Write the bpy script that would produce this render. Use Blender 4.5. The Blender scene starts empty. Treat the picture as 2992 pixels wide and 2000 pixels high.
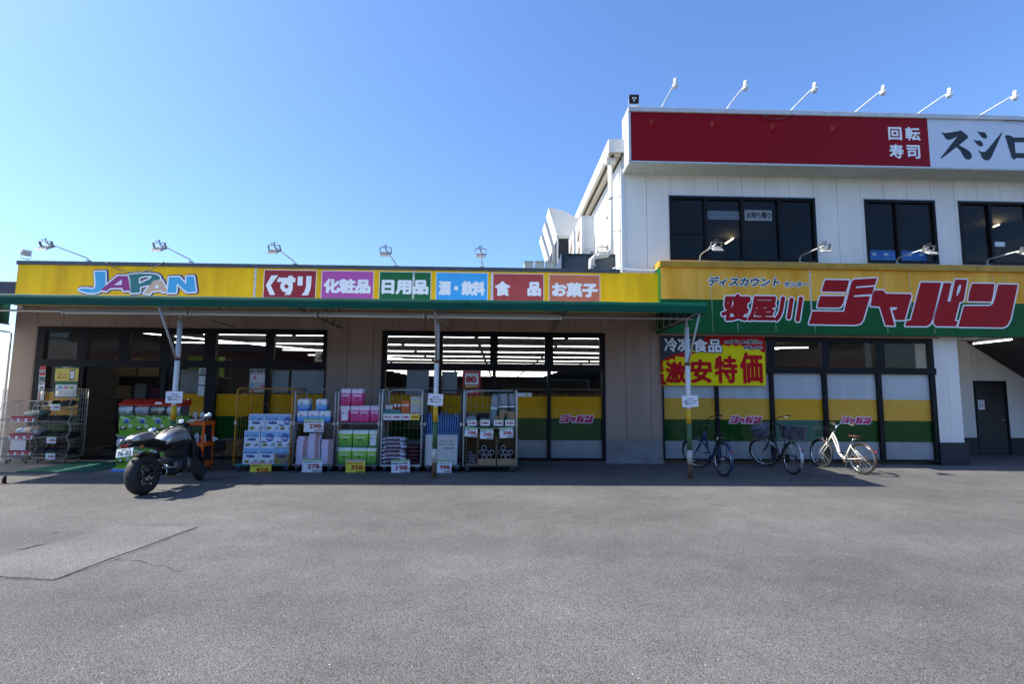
import bpy, bmesh, math, random
from mathutils import Vector, Matrix
from mathutils.geometry import tessellate_polygon
random.seed(7)
SC = bpy.context.scene
COL = SC.collection
R = math.radians

# ------------------------------------------------------------------ camera
F_PX, W_PX, H_PX = 1496.0, 2992.0, 2000.0
YAW, PITCH, ROLL, HC = R(1.57), R(5.667), R(0.474), 1.65
_fw = Vector((math.sin(YAW)*math.cos(PITCH), math.cos(YAW)*math.cos(PITCH), math.sin(PITCH)))
_r = _fw.cross(Vector((0, 0, 1))).normalized(); _u = _r.cross(_fw)
_R = _r*math.cos(ROLL) + _u*math.sin(ROLL); _U = _u*math.cos(ROLL) - _r*math.sin(ROLL)
cam = bpy.data.cameras.new('camera'); cam_o = bpy.data.objects.new('camera', cam); COL.objects.link(cam_o)
cam.sensor_width = 36.0; cam.lens = 36.0*F_PX/W_PX; cam.clip_start = 0.05; cam.clip_end = 3000
cam_o.matrix_world = Matrix(((_R.x, _U.x, -_fw.x, 0), (_R.y, _U.y, -_fw.y, 0), (_R.z, _U.z, -_fw.z, HC), (0, 0, 0, 1)))
SC.camera = cam_o

# ------------------------------------------------------------------ light
SUN_DIR = Vector((-0.95, 0.035, 1.0)).normalized()          # towards the sun
SUN_EL = math.asin(SUN_DIR.z); SUN_AZ = math.atan2(SUN_DIR.x, SUN_DIR.y)
world = bpy.data.worlds.new('World'); SC.world = world; world.use_nodes = True
_nt = world.node_tree; _bg = _nt.nodes['Background']
_sky = _nt.nodes.new('ShaderNodeTexSky'); _sky.sky_type = 'NISHITA'; _sky.sun_disc = False
_sky.sun_elevation = SUN_EL; _sky.sun_rotation = SUN_AZ
_sky.air_density = 1.0; _sky.dust_density = 1.0; _sky.ozone_density = 8.5; _sky.altitude = 20
_mul = _nt.nodes.new('ShaderNodeMix'); _mul.data_type = 'RGBA'; _mul.blend_type = 'MULTIPLY'; _mul.inputs[0].default_value = 1.0; _mul.inputs[7].default_value = (.92, .955, 1.03, 1)
_nt.links.new(_sky.outputs[0], _mul.inputs[6]); _nt.links.new(_mul.outputs[2], _bg.inputs[0]); _bg.inputs[1].default_value = 0.15
sun = bpy.data.lights.new('sun', 'SUN'); sun.energy = 5.0; sun.angle = R(0.53); sun.color = (1.0, 0.945, 0.85)
sun_o = bpy.data.objects.new('sun', sun); COL.objects.link(sun_o)
sun_o.rotation_euler = (-SUN_DIR).to_track_quat('-Z', 'Y').to_euler(); sun_o.location = (-30, 5, 40)
SC.view_settings.view_transform = 'Standard'; SC.view_settings.look = 'None'
SC.view_settings.gamma = 1.0; SC.view_settings.exposure = 0.9
try: SC.view_settings.use_curve_mapping = False
except Exception: pass
SC.cycles.max_bounces = 8; SC.cycles.transparent_max_bounces = 16
SC.cycles.sample_clamp_indirect = 6.0; SC.cycles.use_denoising = True
SC.cycles.caustics_reflective = False; SC.cycles.caustics_refractive = False

# ------------------------------------------------------------------ pixel -> place
CAM = Vector((0, 0, HC))
def ray(x, y): return _R*((x-1496)/F_PX) - _U*((y-1000)/F_PX) + _fw
def P(x, y, Y): d = ray(x, y); return CAM + d*(Y/d.y)
def G(x, y, z=0.0): d = ray(x, y); return CAM + d*((z-HC)/d.z)
def PX(x, y, Y): return P(x, y, Y).x
def PZ(x, y, Y): return P(x, y, Y).z

# ------------------------------------------------------------------ materials
MATS = {}
def mat(name, col, rough=0.6, metal=0.0, var=0.0, vscale=6.0, bump=0.0, bscale=40.0, emit=0.0, spec=0.5, coat=0.0, col2=None, streak=False):
    if name in MATS: return MATS[name]
    m = bpy.data.materials.new(name); m.use_nodes = True; nt = m.node_tree; b = nt.nodes['Principled BSDF']
    c = (*col, 1.0)
    b.inputs['Base Color'].default_value = c; b.inputs['Roughness'].default_value = rough
    b.inputs['Metallic'].default_value = metal; b.inputs['Specular IOR Level'].default_value = spec
    if coat: b.inputs['Coat Weight'].default_value = coat
    if emit:
        b.inputs['Emission Color'].default_value = c; b.inputs['Emission Strength'].default_value = emit
    if var or bump:
        tc = nt.nodes.new('ShaderNodeNewGeometry')
        mp = nt.nodes.new('ShaderNodeMapping'); nt.links.new(tc.outputs['Position'], mp.inputs[0])
        if streak: mp.inputs['Scale'].default_value = (1.0, 1.0, 0.12)
    if var:
        n = nt.nodes.new('ShaderNodeTexNoise'); n.inputs['Scale'].default_value = vscale; n.inputs['Detail'].default_value = 6; n.inputs['Roughness'].default_value = 0.65
        nt.links.new(mp.outputs[0], n.inputs['Vector'])
        rp = nt.nodes.new('ShaderNodeValToRGB'); e = rp.color_ramp.elements
        lo = col2 if col2 else tuple(x*(1-var) for x in col)
        e[0].position = 0.32; e[0].color = (*lo, 1); e[1].position = 0.66; e[1].color = (*[min(1, x*(1+var*0.45)) for x in col], 1)
        nt.links.new(n.outputs['Fac'], rp.inputs[0]); nt.links.new(rp.outputs[0], b.inputs['Base Color'])
        rr = nt.nodes.new('ShaderNodeMapRange'); rr.inputs[3].default_value = max(0.02, rough-0.1); rr.inputs[4].default_value = min(1, rough+0.12)
        nt.links.new(n.outputs['Fac'], rr.inputs[0]); nt.links.new(rr.outputs[0], b.inputs['Roughness'])
    if bump:
        n2 = nt.nodes.new('ShaderNodeTexNoise'); n2.inputs['Scale'].default_value = bscale; n2.inputs['Detail'].default_value = 4
        nt.links.new(tc.outputs['Position'], n2.inputs['Vector'])
        bp = nt.nodes.new('ShaderNodeBump'); bp.inputs['Strength'].default_value = bump; bp.inputs['Distance'].default_value = 0.01
        nt.links.new(n2.outputs['Fac'], bp.inputs['Height']); nt.links.new(bp.outputs[0], b.inputs['Normal'])
    MATS[name] = m
    return m
def glass_mat(name, tint=(1, 1, 1), rough=0.0, refl=1.0, ior=1.5):
    if name in MATS: return MATS[name]
    m = bpy.data.materials.new(name); m.use_nodes = True; nt = m.node_tree; nt.nodes.remove(nt.nodes['Principled BSDF'])
    out = nt.nodes['Material Output']; t = nt.nodes.new('ShaderNodeBsdfTransparent'); t.inputs[0].default_value = (*tint, 1)
    g = nt.nodes.new('ShaderNodeBsdfGlossy'); g.inputs['Roughness'].default_value = rough; g.inputs[0].default_value = (refl, refl, refl, 1)
    lw = nt.nodes.new('ShaderNodeLayerWeight'); lw.inputs[0].default_value = .5; pw = nt.nodes.new('ShaderNodeMath'); pw.operation = 'POWER'; pw.inputs[1].default_value = 5
    f = nt.nodes.new('ShaderNodeMath'); f.operation = 'MULTIPLY_ADD'; f.inputs[1].default_value = .55; f.inputs[2].default_value = ((ior-1)/(ior+1))**2
    nt.links.new(lw.outputs['Facing'], pw.inputs[0]); nt.links.new(pw.outputs[0], f.inputs[0]); mx = nt.nodes.new('ShaderNodeMixShader')
    nt.links.new(f.outputs[0], mx.inputs[0]); nt.links.new(t.outputs[0], mx.inputs[1]); nt.links.new(g.outputs[0], mx.inputs[2]); nt.links.new(mx.outputs[0], out.inputs[0])
    MATS[name] = m
    return m
def sheet_mat(name, col, trans=0.5, clear=0.35):
    m = bpy.data.materials.new(name); m.use_nodes = True; nt = m.node_tree; nt.nodes.remove(nt.nodes['Principled BSDF'])
    out = nt.nodes['Material Output']; d = nt.nodes.new('ShaderNodeBsdfDiffuse'); d.inputs[0].default_value = (*col, 1)
    tl = nt.nodes.new('ShaderNodeBsdfTranslucent'); tl.inputs[0].default_value = (*col, 1)
    tp = nt.nodes.new('ShaderNodeBsdfTransparent'); m1 = nt.nodes.new('ShaderNodeMixShader'); m1.inputs[0].default_value = trans
    m2 = nt.nodes.new('ShaderNodeMixShader')
    n = nt.nodes.new('ShaderNodeTexNoise'); n.inputs['Scale'].default_value = 3; n.inputs['Detail'].default_value = 4
    g = nt.nodes.new('ShaderNodeNewGeometry'); mp = nt.nodes.new('ShaderNodeMapping'); mp.inputs['Scale'].default_value = (1, 2, .3)
    nt.links.new(g.outputs['Position'], mp.inputs[0]); nt.links.new(mp.outputs[0], n.inputs['Vector'])
    rr = nt.nodes.new('ShaderNodeMapRange'); rr.inputs[1].default_value = 0.3; rr.inputs[2].default_value = 0.7
    rr.inputs[3].default_value = clear*0.6; rr.inputs[4].default_value = clear*1.4
    nt.links.new(n.outputs['Fac'], rr.inputs[0]); nt.links.new(rr.outputs[0], m2.inputs[0])
    nt.links.new(d.outputs[0], m1.inputs[1]); nt.links.new(tl.outputs[0], m1.inputs[2])
    nt.links.new(m1.outputs[0], m2.inputs[1]); nt.links.new(tp.outputs[0], m2.inputs[2]); nt.links.new(m2.outputs[0], out.inputs[0])
    MATS[name] = m
    return m
def print_mat(name, cols, scale=30, rough=0.45):
    """flat printed artwork: patches of a few ink colours"""
    m = bpy.data.materials.new(name); m.use_nodes = True; nt = m.node_tree; b = nt.nodes['Principled BSDF']; b.inputs['Roughness'].default_value = rough
    t = nt.nodes.new('ShaderNodeTexCoord'); n = nt.nodes.new('ShaderNodeTexNoise'); n.inputs['Scale'].default_value = scale; n.inputs['Detail'].default_value = 3
    nt.links.new(t.outputs['Object'], n.inputs['Vector'])
    rp = nt.nodes.new('ShaderNodeValToRGB'); rp.color_ramp.interpolation = 'CONSTANT'; e = rp.color_ramp.elements
    k = len(cols)
    while len(e) < k: e.new(0.5)
    for i, c in enumerate(cols): e[i].position = 0 if i == 0 else 0.33 + 0.34*(i-1)/max(1, k-2) if k > 2 else 0.5; e[i].color = (*c, 1)
    nt.links.new(n.outputs['Fac'], rp.inputs[0]); nt.links.new(rp.outputs[0], b.inputs['Base Color'])
    MATS[name] = m
    return m

# ------------------------------------------------------------------ mesh helpers
def rotz(p, a): c, s = math.cos(a), math.sin(a); return Vector((p[0]*c-p[1]*s, p[0]*s+p[1]*c, p[2]))
class MB:
    def __init__(s): s.v = []; s.f = []; s.sm = []
    def add(s, vs, fs, smooth=False):
        o = len(s.v); s.v += [Vector(v) for v in vs]; s.f += [tuple(i+o for i in f) for f in fs]; s.sm += [smooth]*len(fs); return s
    def box(s, x0, x1, y0, y1, z0, z1, M=None):
        vs = [Vector((x, y, z)) for x in (x0, x1) for y in (y0, y1) for z in (z0, z1)]
        if M is not None: vs = [M @ v for v in vs]
        return s.add(vs, [(0, 1, 3, 2), (4, 6, 7, 5), (0, 4, 5, 1), (2, 3, 7, 6), (0, 2, 6, 4), (1, 5, 7, 3)])
    def bbox(s, x0, x1, y0, y1, z0, z1, b=0.01, M=None):
        """box with chamfered edges"""
        bm = bmesh.new(); bmesh.ops.create_cube(bm, size=1.0)
        for v in bm.verts: v.co = Vector(((x0+x1)/2+v.co.x*(x1-x0), (y0+y1)/2+v.co.y*(y1-y0), (z0+z1)/2+v.co.z*(z1-z0)))
        bmesh.ops.bevel(bm, geom=bm.edges[:], offset=b, segments=2, affect='EDGES', profile=0.5)
        bm.verts.ensure_lookup_table()
        vs = [(M @ v.co) if M is not None else v.co.copy() for v in bm.verts]; fs = [tuple(v.index for v in f.verts) for f in bm.faces]
        bm.free(); return s.add(vs, fs)
    def tube(s, pts, r, n=8, closed=False, cap=True):
        pts = [Vector(p) for p in pts]; m = len(pts); rs = r if isinstance(r, (list, tuple)) else [r]*m
        vs = []; up = None
        for i, p in enumerate(pts):
            if closed: d = pts[(i+1) % m]-pts[i-1]
            else: d = pts[min(i+1, m-1)]-pts[max(i-1, 0)]
            if d.length < 1e-9: d = Vector((0, 0, 1))
            d.normalize()
            if up is None: up = Vector((0, 0, 1)) if abs(d.z) < 0.9 else Vector((0, 1, 0))
            a = d.cross(up)
            if a.length < 1e-6: a = d.orthogonal()
            a.normalize(); b = a.cross(d); up = b
            for k in range(n):
                t = 2*math.pi*k/n; vs.append(p + a*(math.cos(t)*rs[i]) + b*(math.sin(t)*rs[i]))
        fs = []
        for i in range(m if closed else m-1):
            j = (i+1) % m
            for k in range(n): fs.append((i*n+k, i*n+(k+1) % n, j*n+(k+1) % n, j*n+k))
        if cap and not closed: fs.append(tuple(range(n-1, -1, -1))); fs.append(tuple(range((m-1)*n, m*n)))
        return s.add(vs, fs, True)
    def lathe(s, prof, M=None, n=20, cap=True):
        """profile [(r,z)] about local z"""
        vs = []; m = len(prof)
        for r_, z in prof:
            for k in range(n):
                t = 2*math.pi*k/n; v = Vector((r_*math.cos(t), r_*math.sin(t), z)); vs.append(M @ v if M is not None else v)
        fs = [(i*n+k, i*n+(k+1) % n, (i+1)*n+(k+1) % n, (i+1)*n+k) for i in range(m-1) for k in range(n)]
        if cap: fs.append(tuple(range(n-1, -1, -1))); fs.append(tuple(range((m-1)*n, m*n)))
        return s.add(vs, fs, True)
    def ring(s, c, axis, R_, r_, n=32, k=8, squash=1.0):
        """torus round axis; squash scales it along the axis"""
        c = Vector(c); ax = Vector(axis).normalized(); a = ax.orthogonal().normalized(); b = ax.cross(a); vs = []
        for i in range(n):
            t = 2*math.pi*i/n; d = a*math.cos(t)+b*math.sin(t)
            for j in range(k):
                q = 2*math.pi*j/k; vs.append(c + d*(R_+r_*math.cos(q)) + ax*(r_*squash*math.sin(q)))
        return s.add(vs, [(i*k+j, i*k+(j+1) % k, ((i+1) % n)*k+(j+1) % k, ((i+1) % n)*k+j) for i in range(n) for j in range(k)], True)
    def loft(s, secs, smooth=True, cap=True):
        n = len(secs[0]); vs = [Vector(p) for sec in secs for p in sec]
        fs = [(i*n+k, i*n+(k+1) % n, (i+1)*n+(k+1) % n, (i+1)*n+k) for i in range(len(secs)-1) for k in range(n)]
        s.add(vs, fs, smooth)
        if cap:
            s.add(secs[0], [tuple(range(n-1, -1, -1))], False); s.add(secs[-1], [tuple(range(n))], False)
        return s
    def prism(s, poly, off):
        """poly: 3D points in a plane; off: extrusion vector"""
        n = len(poly); off = Vector(off); a = [Vector(p) for p in poly]; b = [p+off for p in a]
        return s.add(a+b, [tuple(range(n-1, -1, -1)), tuple(range(n, 2*n))]+[(i, (i+1) % n, n+(i+1) % n, n+i) for i in range(n)])
    def mesh(s, name):
        me = bpy.data.meshes.new(name); me.from_pydata([tuple(v) for v in s.v], [], s.f); me.update()
        me.polygons.foreach_set('use_smooth', s.sm)
        bm = bmesh.new(); bm.from_mesh(me); bmesh.ops.recalc_face_normals(bm, faces=bm.faces[:]); bm.to_mesh(me); bm.free()
        return me
    def build(s, name, material, parent=None, world=False, **kw):
        if world and parent is not None:
            o = root_loc(parent)
            s.v = [v-o for v in s.v]
        ob = bpy.data.objects.new(name, s.mesh(name)); COL.objects.link(ob)
        if material is not None: ob.data.materials.append(material)
        if parent is not None: ob.parent = parent
        for k_, v_ in kw.items(): ob[k_] = v_
        return ob
def root_loc(o):
    p = Vector(o.location)
    while o.parent is not None: o = o.parent; p += Vector(o.location)
    return p
def thing(name, label, cat, loc=(0, 0, 0), rz=0.0, group=None):
    o = bpy.data.objects.new(name, None); COL.objects.link(o); o.empty_display_size = 0.1
    o.location = loc; o.rotation_euler = (0, 0, rz); o['label'] = label; o['category'] = cat
    if group: o['group'] = group
    return o
def tag(o, label, cat, group=None):
    o['label'] = label; o['category'] = cat
    if group: o['group'] = group
    return o
def copy_tree(o, parent=None):
    c = o.copy(); COL.objects.link(c); c.parent = parent
    for ch in o.children: copy_tree(ch, c)
    return c
def dup(o, loc, rz, label, group=None, rx=0, ry=0):
    c = copy_tree(o); c.location = loc; c.rotation_euler = (rx, ry, rz); c['label'] = label
    if group: c['group'] = group
    return c

# ------------------------------------------------------------------ flat print: text and traced shapes
_TC = {}
def glyphs(s):
    if s in _TC: return _TC[s]
    cu = bpy.data.curves.new('tmp_text', 'FONT'); cu.body = s; cu.size = 1; cu.resolution_u = 3; cu.space_character = 0.96
    o = bpy.data.objects.new('tmp_text', cu); COL.objects.link(o); bpy.context.view_layer.update()
    me = o.to_mesh(); vs = [(v.co.x, v.co.y) for v in me.vertices]; fs = [tuple(p.vertices) for p in me.polygons]; o.to_mesh_clear()
    bpy.data.objects.remove(o); bpy.data.curves.remove(cu)
    x0 = min(v[0] for v in vs); x1 = max(v[0] for v in vs); y0 = min(v[1] for v in vs); y1 = max(v[1] for v in vs)
    _TC[s] = ([((v[0]-x0)/max(1e-6, x1-x0), (v[1]-y0)/max(1e-6, y1-y0)) for v in vs], fs); return _TC[s]
def fat(v2, fs, rad, put, n=8, shift=(0, 0)):
    """2D faces thickened by rad (copies pushed apart); put(x,z,k)->3D"""
    m = MB(); offs = [(0, 0)] + ([(rad*math.cos(2*math.pi*i/n), rad*math.sin(2*math.pi*i/n)) for i in range(n)] if rad > 0 else [])
    for k, (ox, oz) in enumerate(offs):
        m.add([put(x+ox+shift[0], z+oz+shift[1], k) for x, z in v2], fs)
    return m
def flat_build(m, name, material, parent):
    """no normal recalculation: keep flat sheets cheap"""
    ob = bpy.data.objects.new(name, None if False else bpy.data.meshes.new(name)); ob.data.from_pydata([tuple(v) for v in m.v], [], m.f)
    COL.objects.link(ob); ob.data.materials.append(material); ob.parent = parent
    return ob
def text(name, s, material, parent, x0, x1, z0, z1, y, bold=0.0, shear=0.0, n=8, outline=None, step=0.00012):
    """lettering in parent's local XZ plane at depth y (facing -Y); outline=(material, radius)"""
    v, fs = glyphs(s); w, h = x1-x0, z1-z0
    v2 = [(x0+a*w+shear*(b*h), z0+b*h) for a, b in v]
    if outline:
        flat_build(fat(v2, fs, bold+outline[1], lambda a, b, k: Vector((a, y-0.0001*k*0.5, b)), 12), name+'_outline', outline[0], parent)
        y = y-0.0022
    return flat_build(fat(v2, fs, bold, lambda a, b, k: Vector((a, y-step*k*0.5, b)), n), name, material, parent)
def tess(loops):
    """loops of 2D points -> verts, faces"""
    vs = [p for l in loops for p in l]
    tri = tessellate_polygon([[Vector((p[0], p[1], 0)) for p in l] for l in loops])
    return vs, [tuple(t) for t in tri]
def traced(name, loops, ox, oy, sc, Y, material, parent, rad=0.0, shift=(0, 0), n=12):
    """outline traced on the photograph, laid on the board at depth Y that carries it; in parent's coordinates"""
    o = root_loc(parent)
    L = [[(P(ox+x/sc, oy+y/sc, Y).x, P(ox+x/sc, oy+y/sc, Y).z) for x, y in l] for l in loops]
    v, f = tess(L)
    return flat_build(fat(v, f, rad, lambda a, b, k: Vector((a, Y-0.00005*k, b))-o, n, shift), name, material, parent)
def rect(name, x0, x1, z0, z1, y, material, parent, t=0.002):
    return MB().box(x0, x1, y, y+t, z0, z1).build(name, material, parent)

# ================================================================== shared materials
M_FRAME = mat('dark_aluminium', (.008, .008, .010), .5, var=.3, vscale=9, spec=.2)
M_SIDING = mat('beige_siding', (.39, .285, .22), .85, var=.16, vscale=1.6, bump=.25, bscale=90, streak=True)
M_WHITE = mat('white_siding', (.82, .79, .71), .7, var=.13, vscale=1.3, bump=.2, bscale=90, streak=True)
M_JOINT = mat('joint_sealant', (.13, .12, .11), .9)
M_CONC = mat('plinth_concrete', (.26, .25, .25), .9, var=.3, vscale=3, bump=.4, bscale=40)
M_YEL = mat('weathered_yellow', (.86, .50, .006), .6, var=.4, vscale=2.2, col2=(.72, .38, .004), streak=True, spec=.25)
M_YEL2 = mat('sun_bleached_yellow', (.86, .48, .07), .6, var=.3, vscale=2.0, col2=(.74, .33, .012), streak=True, spec=.25)
M_YCAP = mat('ochre_cap', (.50, .28, .015), .5, var=.25, vscale=4)
M_GRN = mat('sign_green', (.003, .105, .022), .55, var=.2, vscale=3, spec=.2)
M_CAPG = mat('grey_cap_metal', (.07, .085, .09), .45, .2, var=.3, vscale=4)
M_W = mat('print_white', (.86, .88, .88), .5); M_SEAM = mat('seam_strip', (.62, .64, .64), .6, var=.5, vscale=14, col2=(.35, .33, .28))
M_RED = mat('sign_red', (.36, .006, .010), .55, spec=.2); M_MAROON = mat('glossy_maroon', (.27, .0, .003), .10, spec=.18)
M_BLK = mat('print_black', (.01, .011, .015), .5); M_NAVY = mat('print_navy', (.03, .02, .16), .5)
M_STEEL = mat('zinc_steel', (.52, .53, .52), .42, .7, var=.25, vscale=30)
M_PAINT = mat('white_paint', (.74, .75, .73), .45, var=.12, vscale=20)
M_RUST = mat('rust', (.16, .075, .035), .9, var=.5, vscale=40, bump=.5, bscale=120)
M_AWN = mat('awning_green', (.004, .135, .085), .55, var=.22, vscale=2.2)
M_RUB = mat('black_rubber', (.014, .014, .015), .75, var=.25, vscale=20)
M_BLKP = mat('black_plastic', (.009, .009, .010), .5, spec=.3)
M_CHROME = mat('chrome', (.7, .7, .7), .15, 1.0)
M_CARD = mat('brown_cardboard', (.34, .22, .12), .85, var=.15, vscale=10)
M_GLASS = glass_mat('window_glass', (.95, .96, .955), 0.0, .9, 1.25)
M_CLEAR = glass_mat('clear_plastic', (.93, .94, .94), 0.05, .9, 1.45)
M_TUBE = mat('lit_tube', (1.0, .98, .93), .5, emit=4.8)
M_WARM = mat('warm_lamp', (1.0, .78, .45), .5, emit=6.0)
M_PAPER = mat('white_paper', (.80, .82, .85), .7)
M_PRICE = mat('price_red', (.42, .008, .012), .6); M_PGREEN = mat('price_green', (.30, .52, .20), .6); M_PYEL = mat('price_yellow', (.82, .70, .06), .6)

def asphalt(name, base, tint=0.0):
    m = bpy.data.materials.new(name); m.use_nodes = True; nt = m.node_tree; b = nt.nodes['Principled BSDF']; L = nt.links
    g = nt.nodes.new('ShaderNodeNewGeometry')
    def noise(sc, det=4, rg=.6):
        n = nt.nodes.new('ShaderNodeTexNoise'); n.inputs['Scale'].default_value = sc; n.inputs['Detail'].default_value = det; n.inputs['Roughness'].default_value = rg
        L.new(g.outputs['Position'], n.inputs['Vector']); return n
    def ramp(src, p0, c0, p1, c1):
        r = nt.nodes.new('ShaderNodeValToRGB'); e = r.color_ramp.elements
        e[0].position = p0; e[0].color = (*c0, 1); e[1].position = p1; e[1].color = (*c1, 1); L.new(src, r.inputs[0]); return r
    def mixc(kind, fac, a, b_):
        x = nt.nodes.new('ShaderNodeMix'); x.data_type = 'RGBA'; x.blend_type = kind
        if isinstance(fac, float): x.inputs[0].default_value = fac
        else: L.new(fac, x.inputs[0])
        L.new(a, x.inputs[6]); L.new(b_, x.inputs[7]); return x.outputs[2]
    big = noise(.35, 5); mid = noise(2.5, 5); fine = noise(120, 2)
    vo = nt.nodes.new('ShaderNodeTexVoronoi'); vo.inputs['Scale'].default_value = 125; L.new(g.outputs['Position'], vo.inputs['Vector'])
    vg = nt.nodes.new('ShaderNodeTexVoronoi'); vg.inputs['Scale'].default_value = 38; L.new(g.outputs['Position'], vg.inputs['Vector'])
    c = ramp(big.outputs['Fac'], .3, tuple(x*.72 for x in base), .68, tuple(x*1.16 for x in base)).outputs[0]
    c = mixc('MULTIPLY', 0.85, c, ramp(mid.outputs['Fac'], .3, (.86, .86, .86), .7, (1.1, 1.1, 1.1)).outputs[0])
    mp = nt.nodes.new('ShaderNodeMapping'); mp.inputs['Scale'].default_value = (.16, .75, 1); L.new(g.outputs['Position'], mp.inputs[0])
    wear = nt.nodes.new('ShaderNodeTexNoise'); wear.inputs['Scale'].default_value = 1.0; wear.inputs['Detail'].default_value = 3; L.new(mp.outputs[0], wear.inputs['Vector'])
    c = mixc('MULTIPLY', 0.9, c, ramp(wear.outputs['Fac'], .36, (.87, .87, .88), .60, (1.06, 1.06, 1.05)).outputs[0])
    drip = nt.nodes.new('ShaderNodeTexVoronoi'); drip.inputs['Scale'].default_value = .8; L.new(g.outputs['Position'], drip.inputs['Vector'])
    c = mixc('MULTIPLY', 0.7, c, ramp(drip.outputs['Distance'], .05, (.72, .71, .70), .13, (1, 1, 1)).outputs[0])
    stones = ramp(vo.outputs['Color'], .1, (.52, .52, .53), .95, (1.58, 1.56, 1.54)).outputs[0]
    c = mixc('MULTIPLY', 1.0, c, stones)
    gaps = ramp(vo.outputs['Distance'], .0, (1.12, 1.12, 1.12), .95, (.55, .55, .55)).outputs[0]
    c = mixc('MULTIPLY', 1.0, c, gaps)
    rare = nt.nodes.new('ShaderNodeSeparateColor'); L.new(vg.outputs['Color'], rare.inputs[0])
    pick = ramp(rare.outputs[0], .984, (0, 0, 0), .99, (1, 1, 1)).outputs[0]
    near = ramp(vg.outputs['Distance'], .16, (1, 1, 1), .24, (0, 0, 0)).outputs[0]
    pn = mixc('MULTIPLY', 1.0, pick, near); lite = nt.nodes.new('ShaderNodeRGB'); lite.outputs[0].default_value = (.50, .48, .44, 1)
    sx = nt.nodes.new('ShaderNodeSeparateColor'); L.new(pn, sx.inputs[0])
    c = mixc('MIX', sx.outputs[0], c, lite.outputs[0])
    L.new(c, b.inputs['Base Color']); b.inputs['Roughness'].default_value = .85; b.inputs['Specular IOR Level'].default_value = .35
    bp = nt.nodes.new('ShaderNodeBump'); bp.inputs['Strength'].default_value = .8; bp.inputs['Distance'].default_value = .006; bp.invert = True
    L.new(vo.outputs['Distance'], bp.inputs['Height'])
    bp2 = nt.nodes.new('ShaderNodeBump'); bp2.inputs['Strength'].default_value = .5; bp2.inputs['Distance'].default_value = .01
    L.new(fine.outputs['Fac'], bp2.inputs['Height']); L.new(bp.outputs[0], bp2.inputs['Normal']); L.new(bp2.outputs[0], b.inputs['Normal'])
    return m
M_ASPH = asphalt('asphalt', (.162, .156, .147)); M_ASPH2 = asphalt('asphalt_smoother', (.194, .187, .176))

# ================================================================== ground
def sheet(name, x0, x1, y0, y1, z, m, nx=1, ny=1):
    mb = MB(); vs = [(x0+(x1-x0)*i/nx, y0+(y1-y0)*j/ny, z) for j in range(ny+1) for i in range(nx+1)]
    mb.add(vs, [(j*(nx+1)+i, j*(nx+1)+i+1, (j+1)*(nx+1)+i+1, (j+1)*(nx+1)+i) for j in range(ny) for i in range(nx)])
    o = mb.build(name, m); o['kind'] = 'structure'; return o
sheet('asphalt_ground', -900, 900, -900, 900, 0, M_ASPH)
# relaid asphalt strip: a plate a few mm above the old surface with an uneven edge
def gpoly(name, pix, z, m, jag=0.012, sub=6):
    pts = [G(*p) for p in pix]; out = []
    for i, p in enumerate(pts):
        q = pts[(i+1) % len(pts)]
        for k in range(sub):
            t = k/sub; e = p.lerp(q, t); out.append(Vector((e.x+random.uniform(-jag, jag), e.y+random.uniform(-jag, jag), z)))
    mb = MB(); mb.prism([Vector((p.x, p.y, 0.0005)) for p in out], (0, 0, z-0.0005)); o = mb.build(name, m); o['kind'] = 'structure'; return o
gpoly('asphalt_patch', [(-190, 1684), (0, 1631), (340, 1537), (578, 1541), (170, 1692), (155, 1697), (0, 1689)], .007, M_ASPH2)
M_CRACK = mat('crack_gap', (.032, .030, .028), .95)
def crack(pix, w, name='asphalt_crack'):
    mb = MB(); pts = [G(*p) for p in pix]; L = []; out = []
    for i in range(len(pts)-1):
        n = max(2, int((pts[i+1]-pts[i]).length/0.05))
        for k in range(n): L.append(pts[i].lerp(pts[i+1], k/n))
    L.append(pts[-1]); m = len(L); vs = []
    for i, p in enumerate(L):
        d = (L[min(i+1, m-1)]-L[max(i-1, 0)]).normalized(); s = Vector((-d.y, d.x, 0)); ww = w*random.uniform(.3, 1.3); jj = random.uniform(-w, w)*.9
        vs += [p+s*(ww+jj)+Vector((0, 0, .0042)), p+s*(jj-ww)+Vector((0, 0, .0042))]
    mb.add(vs, [(2*i, 2*i+1, 2*i+3, 2*i+2) for i in range(m-1)]); o = mb.build(name, M_CRACK); o['kind'] = 'structure'
crack([(0, 1633), (60, 1616), (200, 1578), (340, 1538), (420, 1535), (560, 1540)], .0035)
crack([(578, 1544), (460, 1590), (330, 1640), (175, 1693), (155, 1699), (0, 1692)], .0045)
crack([(45, 1610), (75, 1605), (110, 1596), (150, 1588)], .016)
crack([(150, 1560), (172, 1557)], .01); crack([(330, 1638), (405, 1640), (450, 1655), (485, 1655), (505, 1670), (540, 1672)], .004)
# raised concrete apron in front of the shop
M_APRON = mat('apron_concrete', (.20, .185, .17), .9, var=.3, vscale=1.5, bump=.4, bscale=50)
apron = MB().bbox(-14, -6.9, 10.42, 12.26, -.05, .035, .006).build('concrete_apron', M_APRON); apron['kind'] = 'structure'

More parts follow.
